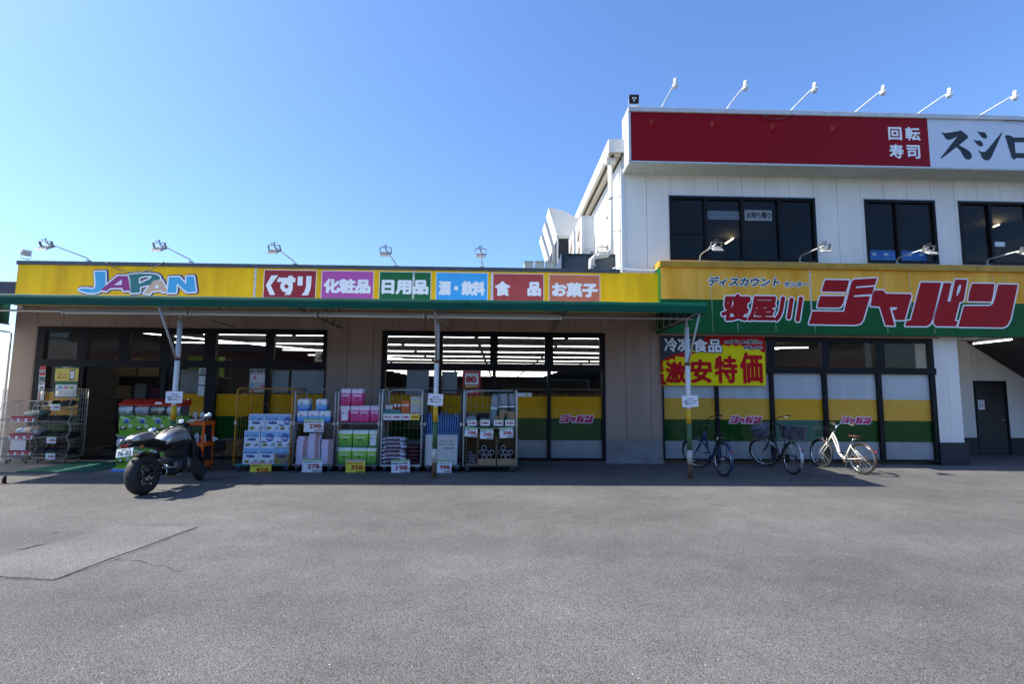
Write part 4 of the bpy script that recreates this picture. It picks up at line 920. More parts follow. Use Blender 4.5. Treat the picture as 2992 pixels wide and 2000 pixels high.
place_packs('pink', 'pink toilet roll pack,', [(990, 1018, sz3, 'leftmost on the cage shelf, with paper label', 1, 0), (1019, 1046, sz3, 'second from left on the cage shelf', 0, .03), (1046.5, 1077, sz3, 'third from left on the cage shelf', 0, 0), (1078, 1105, sz3, 'rightmost on the cage shelf', 0, .03), (990, 1020, sz3+.352, 'upper left, on top of others', 0, .01), (1022, 1055, sz3+.352, 'upper right, on top of others', 0, .02)], .2, .35, .085, M_PINK, M_PTOP, 'Oasis', M_LILAC, 'pink toilet roll packs', 2)
place_packs('green', 'green toilet roll pack,', [(987, 1028, DB+.001, 'bottom left of the cage', 0, 0), (1029, 1073, DB+.001, 'bottom middle of the cage', 0, .01), (1074, 1102, DB+.001, 'bottom right of the cage', 0, 0), (987, 1029, DB+.352, 'second row, left', 0, .01), (1031, 1076, DB+.352, 'second row, middle', 0, 0), (1078, 1103, DB+.352, 'second row right, with paper label', 1, 0)], .3, .35, .07, M_GRW, M_GTOP, 'Oasis', M_GTOP, 'green toilet roll packs', 3)
place_packs('towel', 'blue and white kitchen towel pack with red 2,', [(865, 895.5, sz2, 'left on the shelf', 0, 0), (897, 928, sz2, 'middle on the shelf', 0, .01), (930, 963, sz2, 'right on the shelf', 0, 0), (863, 897, sz2+.244, 'upper left', 0, .01), (916, 948, sz2+.244, 'upper right', 0, .06)], .23, .242, .095, M_TWL, M_TTOP, '2', M_PRICE, 'kitchen towel packs', 2)
# --- tissue boxes
M_TIS = mat('tissue_lilac', (.66, .60, .76), .5); M_FLW = mat('tissue_flower', (.36, .13, .07), .5)
def tissue():
    t = thing('tissue_box', '', 'tissue box'); w, h = .238, .062; MB().bbox(-w/2, w/2, 0, .115, 0, h, .003).build('carton', M_TIS, t); mb = MB()
    for i in range(10):
        a = 2*math.pi*i/10; c, s = math.cos(a), math.sin(a); cx, cz = .06, h/2; q = []
        for u_, v_ in ((.008, 0), (.03, .009), (.056, 0), (.03, -.009)): q.append((cx+u_*c-v_*s, cz+u_*s+v_*c))
        q = [(max(-.118, min(.118, a_)), max(.002, min(h-.002, b_))) for a_, b_ in q]; mb.add([(a_, -.0012-.00005*i, b_) for a_, b_ in q], [(0, 1, 2, 3)])
    mb.build('printed_flower', M_FLW, t); return t
tb = tissue(); first = True
for cpx, n, col in ((881, 8, 'left'), (916, 10, 'middle'), (955, 8, 'right'), (885, 1, 'loose')):
    for k in range(n):
        z = DB+.001+(k if col != 'loose' else 8)*.0632; x = PX(cpx, 1320, CY+.04)-(.0 if col == 'loose' else .0)
        pos = 'lowest' if k == 0 else ('topmost' if k == n-1 else ['', 'second', 'third', 'fourth', 'fifth', 'sixth', 'seventh', 'eighth', 'ninth'][k]+' from the bottom')
        lab = f'lilac tissue box with brown flowers, {pos} of the {col} stack' if col != 'loose' else 'lilac tissue box lying on top of the left tissue stack'
        loc = (x+random.uniform(-.006, .006), CY+.05+random.uniform(0, .015), z); rz = R(random.uniform(-2, 2))
        if first: tb.location = loc; tb.rotation_euler = (0, 0, rz); tb['label'] = lab; tb['group'] = 'tissue boxes stacked in the cage'; first = False
        else: dup(tb, loc, rz, lab, 'tissue boxes stacked in the cage')
# --- soil bags
M_BAG = mat('soil_bag_white', (.68, .72, .78), .3, var=.1, vscale=20); M_BAGD = mat('soil_bag_print', (.09, .012, .03), .35); M_BAGK = mat('soil_bag_dark', (.02, .02, .03), .35)
def bag(w, d, h, m_, band=True):
    t = thing('soil_bag', '', 'soil bag'); mb = MB(); nx, ny = 14, 8; vs = []; fs = []
    for s in (1, -1):
        o_ = len(vs)
        for j in range(ny+1):
            for i in range(nx+1):
                u_, v_ = i/nx*2-1, j/ny*2-1; e = max(0, (1-abs(u_)**3)*(1-abs(v_)**3)); zz = h/2+s*(h/2)*(e**.45)*(1+.10*math.sin(u_*9+v_*5)*(1 if s > 0 else .4))
                vs.append((u_*w/2, d/2+v_*d/2, zz+.004*math.sin(u_*14)*(1-e)))
        fs += [(o_+j*(nx+1)+i, o_+j*(nx+1)+i+1, o_+(j+1)*(nx+1)+i+1, o_+(j+1)*(nx+1)+i) for j in range(ny) for i in range(nx)]
    mb.add(vs, fs, True); mb.build('sack', m_, t)
    if band:
        q = []
        for i in range(7): u_ = -.35+.1*i; q += [(u_*w+.02, -.003-.004*(1-abs(u_)), h*.30), (u_*w+.02, -.003-.004*(1-abs(u_)), h*.74)]
        MB().add(q, [(2*i, 2*i+2, 2*i+3, 2*i+1) for i in range(6)]).build('printed_band', M_BAGD, t)
    return t
b1 = bag(.52, .36, .088, M_BAG); b2 = bag(.36, .36, .088, M_BAGK)
for k in range(7):
    loc = (PX(1146, 1330, CY+.03)+random.uniform(-.03, .03), CY+.01+random.uniform(-.02, .02), DB+.001+k*.078); lab = f'white soil bag, {["lowest", "second from bottom", "third from bottom", "middle", "fifth from bottom", "second from top", "topmost"][k]} of the tall left pile'
    if k == 0: b1.location = loc; b1['label'] = lab; b1['group'] = 'soil bags in the cage'
    else: dup(b1, loc, R(random.uniform(-4, 4)), lab, 'soil bags in the cage', ry=R(random.uniform(-2, 2)))
for k in range(5):
    loc = (PX(1206, 1330, CY+.03)+random.uniform(-.02, .02), CY+.10+random.uniform(-.02, .02), DB+.001+k*.076); lab = f'dark ended soil bag, {["lowest", "second from bottom", "middle", "second from top", "topmost"][k]} of the short right pile'
    src = b2 if k % 2 == 0 else b1
    if k == 0: b2.location = loc; b2['label'] = lab; b2['group'] = 'soil bags in the cage'
    else:
        c_ = dup(b2, loc, R(random.uniform(-4, 4)), lab, 'soil bags in the cage')
# --- small goods on the shelf of the whitish cage
z4 = c4['shelf_z']+.001
def goods_box(name, label, cat, px0, px1, py, Y, z, m_, word=None, mw=None, d=.10, b=.004):
    x0, x1 = PX(px0, 1190, Y), PX(px1, 1190, Y); h = PZ((px0+px1)/2, py, Y)-z; t = thing(name, label, cat, ((x0+x1)/2, Y, z)); w = x1-x0
    MB().bbox(-w/2, w/2, 0, d, 0, h, b).build('carton', m_, t)
    if word: text('lettering', word, mw, t, -w*.4, w*.4, h*.55, h*.75, -.0015, .003)
    return t
goods_box('tray_box', 'teal display tray at the left of the cage shelf', 'tray', 1121, 1171, 1199, CY+.05, z4, mat('teal_tray', (.06, .24, .27), .6), None, None, .2)
for i, px_ in enumerate((1131, 1142)): goods_box('small_carton', ['small green printed carton standing in the teal tray, left', 'small green and red carton standing in the teal tray'][i], 'carton', px_-5, px_+5, 1185, CY+.11, z4+.08, print_mat(f'mini_print{i}', ((.05, .2, .12), (.7, .7, .65), (.5, .05, .05)), 40), d=.05)
for i, px_ in enumerate((1155, 1167)):
    t = thing('spray_bottle', ['left red capped bottle in the teal tray', 'right red capped bottle in the teal tray'][i], 'bottle', (PX(px_, 1190, CY+.15), CY+.17, z4+.03)); MB().lathe([(.032, 0), (.034, .01), (.034, .13), (.02, .16), (.018, .165)], None, 16).build('body', M_PAPER, t); MB().lathe([(.0185, .1655), (.0185, .2), (.012, .205)], None, 14).build('cap', mat('cap_red', (.55, .02, .02), .4), t); MB().lathe([(.0345, .04), (.0345, .10)], None, 16, False).build('label_band', mat('band_red', (.4, .03, .03), .5), t)
goods_box('bait_box', 'red and orange printed box on the cage shelf', 'carton', 1173, 1196, 1172, CY+.06, z4, print_mat('red_box_print', ((.5, .03, .02), (.6, .12, .02), (.75, .55, .1)), 22), '火の用心'[:2], M_W)
t = goods_box('snack_bag', 'black and yellow bag standing on the cage shelf', 'bag', 1198, 1232, 1159, CY+.07, z4, print_mat('blackyellow_print', ((.02, .02, .02), (.5, .5, .48), (.75, .6, .02)), 14), 'アトムカラ', M_PYEL, d=.08, b=.025)
# --- carton of blue planks
t = thing('white_carton', 'tall white printed carton in the dark roll cage', 'carton', (PX(1289, 1310, CY+.04), CY+.04, DB+.001)); w = (1335-1243)/138; h = .62
mb = MB(); mb.box(-w/2, w/2, 0, .008, 0, h); mb.box(-w/2, -w/2+.008, .008, .30, 0, h); mb.box(w/2-.008, w/2, .008, .30, 0, h); mb.box(-w/2, w/2, .30, .308, 0, h); mb.box(-w/2+.008, w/2-.008, .008, .30, 0, .01); mb.build('box', mat('carton_greywhite', (.56, .56, .55), .75, var=.08, vscale=6), t)
M_INKG = mat('ink_green', (.03, .10, .08), .7)
for s, a, b, z in (('プランター用', -.02, .22, .47), ('品名   サイズ   入数', -.2, .25, .41), ('MADE IN CHINA', .08, .27, .33)): text('lettering', s, M_INKG, t, a, b, z, z+.03, -.0015, .001)
M_BPL = mat('blue_corrugated', (.05, .16, .42), .45, var=.2, vscale=8)
for k in range(17):
    x = PX(1289, 1310, CY+.04)-w/2+.025+k*(w-.05)/16; lean = R(-7+k*.75); t = thing('plastic_board', f'thin blue corrugated plastic board, number {["one","two","three","four","five","six","seven","eight","nine","ten","eleven","twelve","thirteen","fourteen","fifteen","sixteen","seventeen"][k]} from the left in the white carton', 'board', (x, CY+.06, DB+.02), 0, 'blue boards standing in the white carton'); t.rotation_euler = (0, lean, R(random.uniform(-6, 6)))
    MB().bbox(-.012, .012, 0, .2, 0, 1.05+random.uniform(-.03, .03), .003).build('board', M_BPL, t); mb = MB()
    for j in range(3): mb.box(-.0135, .0135, -.002, .0, .1+j*.3, .36+j*.3)
    mb.build('flute_edge', mat('blue_edge', (.07, .22, .50), .4), t)
# --- wide cage: cardboard bins with rolls, upright rolls, packets
M_NET = mat('rolled_netting', (.33, .32, .33), .55, var=.3, vscale=60); M_CORE = mat('roll_core', (.24, .14, .07), .8); M_FILM = mat('green_sheet_roll', (.02, .06, .05), .35)
bins = [(1361, 1396, 'left'), (1396, 1450, 'middle'), (1452, 1508, 'right')]
for (a, b, nm) in bins:
    x0, x1 = PX(a, 1320, CY+.04), PX(b, 1320, CY+.04); t = thing('cardboard_bin', f'open cardboard bin, {nm} one under the wide cage shelf', 'carton', ((x0+x1)/2, CY+.04, DB+.001)); w = x1-x0-.012; mb = MB(); fh = .02 if nm == 'left' else .13
    mb.box(-w/2, w/2, 0, .006, 0, fh); mb.box(-w/2, -w/2+.006, .006, .5, 0, .62); mb.box(w/2-.006, w/2, .006, .5, 0, .62); mb.box(-w/2, w/2, .5, .506, 0, .64); mb.box(-w/2+.006, w/2-.006, .006, .5, 0, .006); mb.build('box', M_CARD, t)
    rr = .055 if nm != 'left' else .036; n = int((w-.02)/(2*rr)); cnt = 0
    for row in range(4):
        for i in range(n-(row % 2)):
            if row == 3 and i > 0: continue
            x = (x0+x1)/2-w/2+.012+rr*(2*i+1+(row % 2)); z = DB+.009+rr+row*rr*1.76; cnt += 1
            words = ['bottom', 'second', 'third', 'top'][row]; rt = thing('netting_roll', f'rolled netting with cardboard core, {words} row, {["first","second","third","fourth","fifth","sixth"][i]} from left in the {nm} bin', 'roll', (x, CY+.07+random.uniform(0, .04), z), 0, 'rolls of netting in cardboard bins')
            M_ = Matrix.Rotation(R(-90), 4, 'X'); MB().lathe([(rr*.6, .01), (rr*.93, 0), (rr*.97, .02), (rr*.97, .4), (rr*.6, .4)], M_, 16, False).build('roll', M_NET, rt); MB().lathe([(rr*.60, .0), (rr*.60, .4), (rr*.5, .4), (rr*.5, .0)], M_, 14, False).build('core', M_CORE, rt)
z6 = c6['shelf_z']+.001
t = thing('open_carton', 'brown carton lying at the left of the wide cage shelf', 'carton', (PX(1396, 1215, CY+.12), CY+.12, z6)); mb = MB(); w = .5; mb.box(-w/2, w/2, 0, .006, 0, .1); mb.box(-w/2, w/2, .30, .306, 0, .27); mb.box(-w/2, -w/2+.006, .006, .3, 0, .25); mb.box(w/2-.006, w/2, .006, .3, 0, .25); mb.box(-w/2, w/2, .006, .3, 0, .006); mb.build('box', M_CARD, t)
M_BLKBAG = mat('dark_packet', (.025, .025, .03), .25, var=.4, vscale=15); M_SILV = mat('silver_packet', (.30, .30, .32), .25, var=.4, vscale=30)
for i, (px_, m_, z_, lab) in enumerate(((1384, M_BLKBAG, .0, 'black plastic packet in the brown carton, left'), (1418, M_SILV, .02, 'grey crumpled packet in the brown carton, right'), (1376, mat('print_packet', (.5, .55, .62), .4, var=.5, vscale=30, col2=(.06, .09, .15)), .0, 'pale printed packet standing at the carton front'), (1410, M_BLKBAG, .11, 'black packet lying over the brown carton'))):
    b_ = bag(.26, .22, .12, m_, False); b_.name = 'packet'; b_.location = (PX(px_, 1210, CY+.14), CY+(.08 if i == 2 else .15), z6+.012+z_); b_['label'] = lab; b_['category'] = 'packet'; b_.rotation_euler = (R(28 if i == 2 else 8), R(random.uniform(-8, 8)), 0)
for i, (px_, py_, m_, w_, ln) in enumerate(((1440, 1150, mat('blue_grey_film', (.16, .26, .32), .3, var=.2, vscale=9), .075, 4), (1455, 1138, M_FILM, .06, 5), (1478, 1138, M_FILM, .075, -4), (1496, 1140, M_FILM, .07, -2))):
    h = 1.70-z6-.02 if i else 1.62-z6; t = thing('sheet_roll', ['pale blue rolled sheet standing on the wide cage shelf', 'narrow dark green rolled sheet behind the pale blue roll', 'dark green rolled sheet, second from right on the cage shelf', 'dark green rolled sheet, rightmost on the cage shelf'][i], 'roll', (PX(px_, 1225, CY+.15), CY+.12+.05*(i % 2), z6+.002)); t.rotation_euler = (R(-3), R(ln), 0)
    MB().lathe([(w_*.5, 0), (w_, .01), (w_, h-.01), (w_*.55, h), (w_*.5, h-.05)], None, 18).build('roll', m_, t); MB().lathe([(w_+.0015, h*.60), (w_+.0015, h*.92)], None, 18, False).build('wrapper', mat('roll_wrapper', (.12, .14, .17), .4, var=.6, vscale=40, col2=(.4, .42, .45)), t); MB().lathe([(w_+.003, h*.52), (w_+.003, h*.57)], None, 18, False).build('label_band', M_PAPER, t)
for i, (a, b) in enumerate(((1437, 1458), (1459, 1481), (1482, 1508))):
    x0, x1 = PX(a, 1230, CY+.07), PX(b, 1230, CY+.07); t = tag(MB().bbox(x0, x1-.006, CY+.06, CY+.075, z6, z6+[.2, .33, .3][i], .003).build('cardboard_divider', M_CARD), ['low cardboard divider before the pale blue roll', 'tall cardboard divider between the green rolls', 'cardboard divider at the right end of the cage shelf'][i], 'cardboard')

# ================================================================== price cards
def card(label, x0, x1, y0, y1, Y, num, sub, yellow=False, ry=0, strip=True, body=None, yen=True):
    c = P((x0+x1)/2, (y0+y1)/2, Y); s = Y/F_PX; w, h = (x1-x0)*s/2, (y1-y0)*s/2
    t = thing('price_card', label, 'price card', c, 0, 'price cards on the goods'); t.rotation_euler = (0, R(ry), 0)
    MB().box(-w, w, -.0015, .0015, -h, h).build('card', M_PYEL if yellow else (body or M_PAPER), t)
    if strip: MB().box(-w, w, -.0028, -.0016, h*.72, h).build('header_strip', mat('ad_strip', (.55, .06, .08), .6, var=.8, vscale=60, col2=(.8, .8, .8)) if yellow else M_PGREEN, t)
    text('price_number', num, M_PRICE, t, -w*(.45 if yen else .75), w*.72, -h*.42, h*.18, -.0035, h*.035)
    if yen: text('yen_mark', '円', M_PRICE, t, w*.78, w*.95, -h*.42, -h*.18, -.0035, h*.01)
    if sub: text('small_print', sub[0], M_BLK, t, -w*.9, w*.75, h*.38, h*.58, -.0035, h*.012); text('small_print', sub[1], M_BLK, t, w*.05, w*.9, -h*.9, -h*.62, -.0035, h*.014)
    return t
FY = CY-.025
card('yellow 458 price card under the orange cage', 732, 791, 1353, 1391, FY-.02, '458', ('天然水ケース', '494円'), True, 1.5)
card('white 278 price card below the tissue boxes', 884, 940, 1342, 1381, FY-.02, '278', ('エルモアティシュー', '305円'), ry=1)
card('white 298 price card below the kitchen towels', 889, 945, 1225, 1263, FY-.02, '298', ('強力吸収すすぎご自慢', '327円'))
card('yellow 358 price card below the green toilet rolls', 1011, 1066, 1345, 1384, FY-.02, '358', ('オアシストイレットロール', '393円'), True)
card('white 198 price card below the soil bags', 1144, 1197, 1345, 1386, FY-.02, '198', ('花と野菜のプランターの培養土', '217円'), ry=-1)
card('white 998 price card beside the middle awning post', 1274, 1319, 1346, 1383, FY-.02, '998', ('ンドエイト', '1097円'))
card('tilted 298 card hanging left below the wide cage shelf', 1358, 1395, 1250, 1277, FY-.02, '298', ('防草シート', '327円'), ry=5)
card('348 card hanging in the middle below the wide cage shelf', 1403, 1441, 1254, 1283, FY-.02, '348', ('防草シート', '382円'), ry=1)
card('398 card hanging right below the wide cage shelf', 1460, 1499, 1250, 1280, FY-.02, '398', ('防草シート', '437円'), ry=-3)
for n_, a, b, v in (('small 548 card at the left of the wide cage shelf', 1366, 1392, '548'), ('small 980 card on the wide cage shelf', 1404, 1431, '980'), ('small 348 card below the pale blue roll', 1443, 1470, '348'), ('small 398 card below the green rolls', 1476, 1503, '398')): card(n_, a, b, 1227, 1245, FY, v, None, yen=False)
for n_, a, b, v, y_ in (('handwritten 93 card at the left of the whitish cage shelf', 1120.5, 1144, '93', 0), ('handwritten 498 card on the whitish cage shelf', 1145, 1171, '498', 0), ('white 1080 card on the whitish cage shelf', 1172, 1198, '1080', 0), ('yellow 1080 card at the right of the whitish cage shelf', 1199, 1225, '1080', 1)): card(n_, a, b, 1209, 1228, FY, v, None, bool(y_), yen=False)
tag(MB().tube(droop(P(1352, 1246, FY-.01), P(1508, 1246, FY-.01), .045), .004, 5).build('washing_line', M_PAINT), 'white cord strung across the wide cage carrying price cards', 'cord')

# ================================================================== bicycles
M_WHT = mat('cream_frame', (.78, .72, .62), .3, coat=.4); M_BLUF = mat('blue_frame', (.006, .035, .13), .3, coat=.4); M_BLKF = mat('black_frame', (.015, .015, .017), .3, coat=.3)
M_DKST = mat('dark_steel', (.08, .08, .085), .45, .6); M_BRN = mat('brown_leather', (.07, .025, .018), .5, var=.2, vscale=30); M_BRNP = mat('brown_guard', (.06, .03, .025), .35); M_REFL = mat('reflector_red', (.55, .01, .01), .2); M_REFW = mat('reflector_white', (.8, .8, .76), .25)
def circ(c, r_, a0, a1, n, ax): return [Vector((c[0], c[1]+r_*math.cos(a0+(a1-a0)*i/n), c[2]+r_*math.sin(a0+(a1-a0)*i/n))) for i in range(n+1)]
def bike(label, rear, front, steer, R_, style, m_frame, m_guard, m_saddle, lean=3.0, basket=None, rear_basket=False):
    d = Vector((front[0]-rear[0], front[1]-rear[1], 0)); wb = 1.08; rz = math.atan2(d.y, d.x)-math.pi/2
    t = thing('bicycle', label, 'bicycle', (rear[0], rear[1], .004), rz); t.rotation_euler = (0, R(lean), rz)
    hub_r, hub_f = Vector((0, 0, R_)), Vector((0, wb, R_))
    ha = R(70); top = Vector((0, wb-.35, R_+.52)); low = Vector((0, wb-.20, R_+.28))        # head tube
    axis = (top-low).normalized(); SR = Matrix.Translation(low) @ Matrix.Rotation(R(steer), 4, axis) @ Matrix.Translation(-low)
    def wheel(c, M_, nm):
        w = MB().ring(c, (1, 0, 0), R_-.019, .019, 44, 8); 
        w.v = [M_ @ v for v in w.v]; wo = w.build('wheel', M_RUB, t)
        def put(mb, n_, m_): mb.v = [M_ @ v for v in mb.v]; mb.build(n_, m_, wo)
        put(MB().ring(c, (1, 0, 0), R_-.043, .010, 44, 6, 1.3), 'rim', M_CHROME)
        sp = MB()
        for i in range(28):
            a = 2*math.pi*i/28; s = 1 if i % 2 else -1; b = a+.5*(1 if (i//2) % 2 else -1)
            sp.tube([(c.x+s*.028, c.y+.02*math.cos(b), c.z+.02*math.sin(b)), (c.x+s*.003, c.y+(R_-.047)*math.cos(a), c.z+(R_-.047)*math.sin(a))], .0015, 3, cap=False)
        put(sp, 'spokes', M_STEEL); put(MB().lathe([(.012, -.05), (.024, -.032), (.018, -.02), (.018, .02), (.024, .032), (.012, .05)], Matrix.Translation(c) @ Matrix.Rotation(R(90), 4, 'Y'), 12), 'hub', M_STEEL)
        rf_ = MB().lathe([(.018, -.004), (.02, 0), (.018, .004)], Matrix.Translation(c+Vector((.01, .12, -(R_-.15)))) @ Matrix.Rotation(R(90), 4, 'Y') @ Matrix.Scale(1.3, 4, (1, 0, 0)), 12); put(rf_, 'spoke_reflector', M_REFW)
        g = MB(); a0, a1 = (R(-15), R(150)) if nm == 'r' else (R(35), R(165))
        if nm == 'r': a0, a1 = R(30), R(210)
        pr = []
        for i in range(17):
            a = a0+(a1-a0)*i/16; q = []
            for k in range(7): u_ = -1+k/3; rr = R_+.016-.018*abs(u_)**2; q.append(Vector((c.x+u_*.03, c.y+rr*math.cos(a), c.z+rr*math.sin(a))))
            for k in range(6, -1, -1): u_ = -1+k/3; rr = R_+.013-.018*abs(u_)**2; q.append(Vector((c.x+u_*.028, c.y+rr*math.cos(a), c.z+rr*math.sin(a))))
            pr.append(q)
        g.loft(pr); g.v = [M_ @ v for v in g.v]; g.build('mudguard', m_guard, t)
    I4 = Matrix.Identity(4); wheel(hub_r, I4, 'r'); wheel(hub_f, SR, 'f')
    bb = Vector((0, .44, R_-.06)); seat_lug = Vector((0, .27, R_+.28)); fm = MB()
    if style == 'swoop':
        for off, dn in ((.0, .0), (.075, .03)):
            p0 = top-axis*(.02+off); pts = [p0, p0+Vector((0, -.06, -.09)), p0+Vector((0, -.13, -.24)), Vector((0, .56+off*.3, R_+.07+off*-.2)), Vector((0, .46, R_-.02-off*.35)), Vector((0, .36-off*.3, R_-.0-off*.6))]
            sm_ = []
            for i in range(len(pts)-1):
                a_, b_, c_, d_ = pts[max(i-1, 0)], pts[i], pts[i+1], pts[min(i+2, len(pts)-1)]
                for k in range(5): u_ = k/5; sm_.append(.5*((2*b_)+(c_-a_)*u_+(2*a_-5*b_+4*c_-d_)*u_*u_+(3*b_-a_-3*c_+d_)*u_**3))
            sm_.append(pts[-1]); fm.tube(sm_, .018, 10)
    else:
        fm.tube([top-axis*.03, (top+bb)/2+Vector((0, .0, -.05)), bb+Vector((0, .03, .02))], .019, 10); fm.tube([top-axis*.11, (top+bb)/2+Vector((0, -.02, -.10)), bb+Vector((0, .01, .0))], .015, 10)
    fm.tube([bb, seat_lug], .017, 10); fm.tube([top, low], .02, 10)
    for s in (-1, 1):
        fm.tube([bb+Vector((s*.03, 0, 0)), hub_r+Vector((s*.055, 0, 0))], .010, 8); fm.tube([seat_lug+Vector((s*.02, 0, -.03)), hub_r+Vector((s*.055, 0, 0))], .009, 8)
    fm.build('frame', m_frame, t)
    fk = MB()
    for s in (-1, 1): fk.tube([low+Vector((s*.035, 0, 0)), low+Vector((s*.05, .05, -.08)), Vector((s*.052, wb-.05, R_+.08)), hub_f+Vector((s*.052, 0, 0))], [.014, .014, .011, .008], 8)
    fk.tube([low+Vector((-.04, 0, .0)), low+Vector((.04, 0, 0))], .015, 8); fk.v = [SR @ v for v in fk.v]; fk.build('fork', m_frame, t)
    hb = MB(); st = top+axis*.20
    hb.tube([top, st], .013, 8); hb.tube([st+Vector((-.29, -.20, .06)), st+Vector((-.26, -.10, .07)), st+Vector((-.17, .02, .07)), st+Vector((-.06, .04, .01)), st+Vector((.06, .04, .01)), st+Vector((.17, .02, .07)), st+Vector((.26, -.10, .07)), st+Vector((.29, -.20, .06))], .011, 8)
    hb.v = [SR @ v for v in hb.v]; ho = hb.build('handlebar', M_CHROME if style == 'swoop' else M_BLKP, t)
    for s in (-1, 1):
        g = MB().tube([st+Vector((s*.265, -.115, .069)), st+Vector((s*.295, -.22, .06))], .016, 10); g.v = [SR @ v for v in g.v]; g.build('grip', M_BRN if style == 'swoop' else M_BLKP, ho)
        g = MB().tube([st+Vector((s*.24, -.04, .06)), st+Vector((s*.27, -.16, .03)), st+Vector((s*.27, -.2, .03))], .005, 6); g.v = [SR @ v for v in g.v]; g.build('brake_lever', M_STEEL, ho)
        g = MB().tube([st+Vector((s*.2, 0, .05)), st+Vector((s*.1, .12, .06)), low+Vector((s*.03, .06, .05))], .003, 5); g.v = [SR @ v for v in g.v]; g.build('brake_cable', M_BLKP, ho)
    sp_top = seat_lug+Vector((0, -.06, .16)); MB().tube([seat_lug, sp_top], .013, 8).build('seat_post', M_CHROME, t)
    sd = MB(); secs = []
    for u_, w_, h_ in ((-.15, .03, .0), (-.13, .085, .02), (-.06, .10, .03), (.02, .06, .025), (.10, .03, .022), (.14, .012, .012)):
        c_ = sp_top+Vector((0, u_, .03)); secs.append([c_+Vector((w_*math.cos(a*.6283), 0, (h_ if math.sin(a*.6283) > 0 else .03)*math.sin(a*.6283)+.01)) for a in range(10)])
    sd.loft(secs); so = sd.build('saddle', m_saddle, t)
    MB().ring(sp_top+Vector((-.04, -.08, -.02)), (0, 0, 1), .022, .007, 12, 6).ring(sp_top+Vector((.04, -.08, -.02)), (0, 0, 1), .022, .007, 12, 6).build('springs', M_STEEL, so)
    cr = MB().lathe([(.02, -.05), (.085, -.047), (.085, -.042), (.02, -.04)], Matrix.Translation(bb+Vector((.09, 0, 0))) @ Matrix.Rotation(R(90), 4, 'Y'), 24); co = cr.build('chainring', M_STEEL, t)
    cc = MB(); cs = [bb+Vector((.052, .10*math.cos(a), .10*math.sin(a))) for a in [math.pi/2-math.pi*i/8 for i in range(9)]]+[hub_r+Vector((.052, .055*math.cos(a), .055*math.sin(a))) for a in [-math.pi/2-math.pi*i/8 for i in range(9)]]
    cc.prism(cs, (.012, 0, 0)); cc.build('chain_case', M_BLKP if style != 'swoop' else mat('clear_brown', (.05, .03, .025), .3), t)
    for s, dz in ((1, -.16), (-1, .14)):
        a = MB().tube([bb+Vector((s*.07, 0, 0)), bb+Vector((s*.08, .04*s, dz))], .009, 8); ao = a.build('crank', M_STEEL, t)
        MB().bbox(bb.x+min(s*.085, s*.18), bb.x+max(s*.085, s*.18), bb.y+.04*s-.035, bb.y+.04*s+.035, bb.z+dz-.012, bb.z+dz+.012, .004).build('pedal', M_BLKP, ao)
    ks = MB()
    for s in (-1, 1): ks.tube([hub_r+Vector((s*.06, 0, 0)), Vector((s*.10, -.06, .0))], .007, 6)
    ks.tube([Vector((-.10, -.06, .006)), Vector((.10, -.06, .006))], .006, 6); ks.build('kickstand', M_DKST, t)
    MB().lathe([(.022, 0), (.024, .008), (.018, .02)], Matrix.Translation((0, R_*math.cos(R(150))-.03, R_+R_*math.sin(R(150))+.02)) @ Matrix.Rotation(R(90), 4, 'X'), 12).build('rear_reflector', M_REFL, t)
    ht = MB().lathe([(.012, 0), (.03, .02), (.032, .07), (.028, .075)], SR @ Matrix.Translation(low+Vector((.07, .05, -.05))) @ Matrix.Rotation(R(-90), 4, 'X'), 14); ht.build('headlamp', M_STEEL, t)
    if basket:
        bw, bd, bh = .19, .13, .24; c_ = top+Vector((0, .27, -.12)); bo_ = MB(); wm = MB()
        def rectr(z, f): return [c_+Vector((sx*bw*f, sy*bd*f, z)) for sx, sy in ((-1, -1), (1, -1), (1, 1), (-1, 1))]
        bo_.tube(rectr(bh, 1.0)+[rectr(bh, 1.0)[0]], .005, 6); bo_.tube(rectr(0, .78)+[rectr(0, .78)[0]], .004, 6)
        for k in range(1, 5): q = rectr(bh*k/5, .78+.22*k/5); wm.tube(q+[q[0]], .0018, 3)
        A_, B_ = rectr(0, .78), rectr(bh, 1.0)
        for e in range(4):
            for k in range(9): u_ = k/9; wm.tube([A_[e].lerp(A_[(e+1) % 4], u_), B_[e].lerp(B_[(e+1) % 4], u_)], .0018, 3)
        for k in range(7): wm.tube([A_[0].lerp(A_[1], k/6), A_[3].lerp(A_[2], k/6)], .0018, 3)
        for mb_ in (bo_, wm): mb_.v = [SR @ v for v in mb_.v]
        bob = bo_.build('front_basket', M_BLKP if basket != 'steel' else M_STEEL, t); wm.build('basket_wires', M_BLKP if basket != 'steel' else M_STEEL, bob)
        bs = MB().tube([c_+Vector((-.06, -.02, 0)), low+Vector((-.05, .07, -.05))], .004, 5).tube([c_+Vector((.06, -.02, 0)), low+Vector((.05, .07, -.05))], .004, 5); bs.v = [SR @ v for v in bs.v]; bs.build('basket_stay', M_STEEL, bob)
        if basket == 'cover':
            cv = MB(); secs = []
            for k in range(7):
                f = .80+.24*k/6; z = -.01+(bh+.03)*k/6; secs.append([c_+Vector((bw*f*1.04*max(-1, min(1, 1.35*math.cos(a*.2618)))*(1+.04*math.sin(a*5+k*2)), bd*f*1.08*max(-1, min(1, 1.35*math.sin(a*.2618)))*(1+.04*math.sin(a*4+k)), z+.012*math.sin(a*3+k))) for a in range(24)])
            secs.append([c_+Vector((bw*.5*math.cos(a*.2618), bd*.5*math.sin(a*.2618), bh+.03)) for a in range(24)])
            cv.loft(secs); cv.v = [SR @ v for v in cv.v]; cv.build('basket_cover', mat('grey_vinyl_cover', (.10, .12, .17), .28, var=.35, vscale=14), bob)
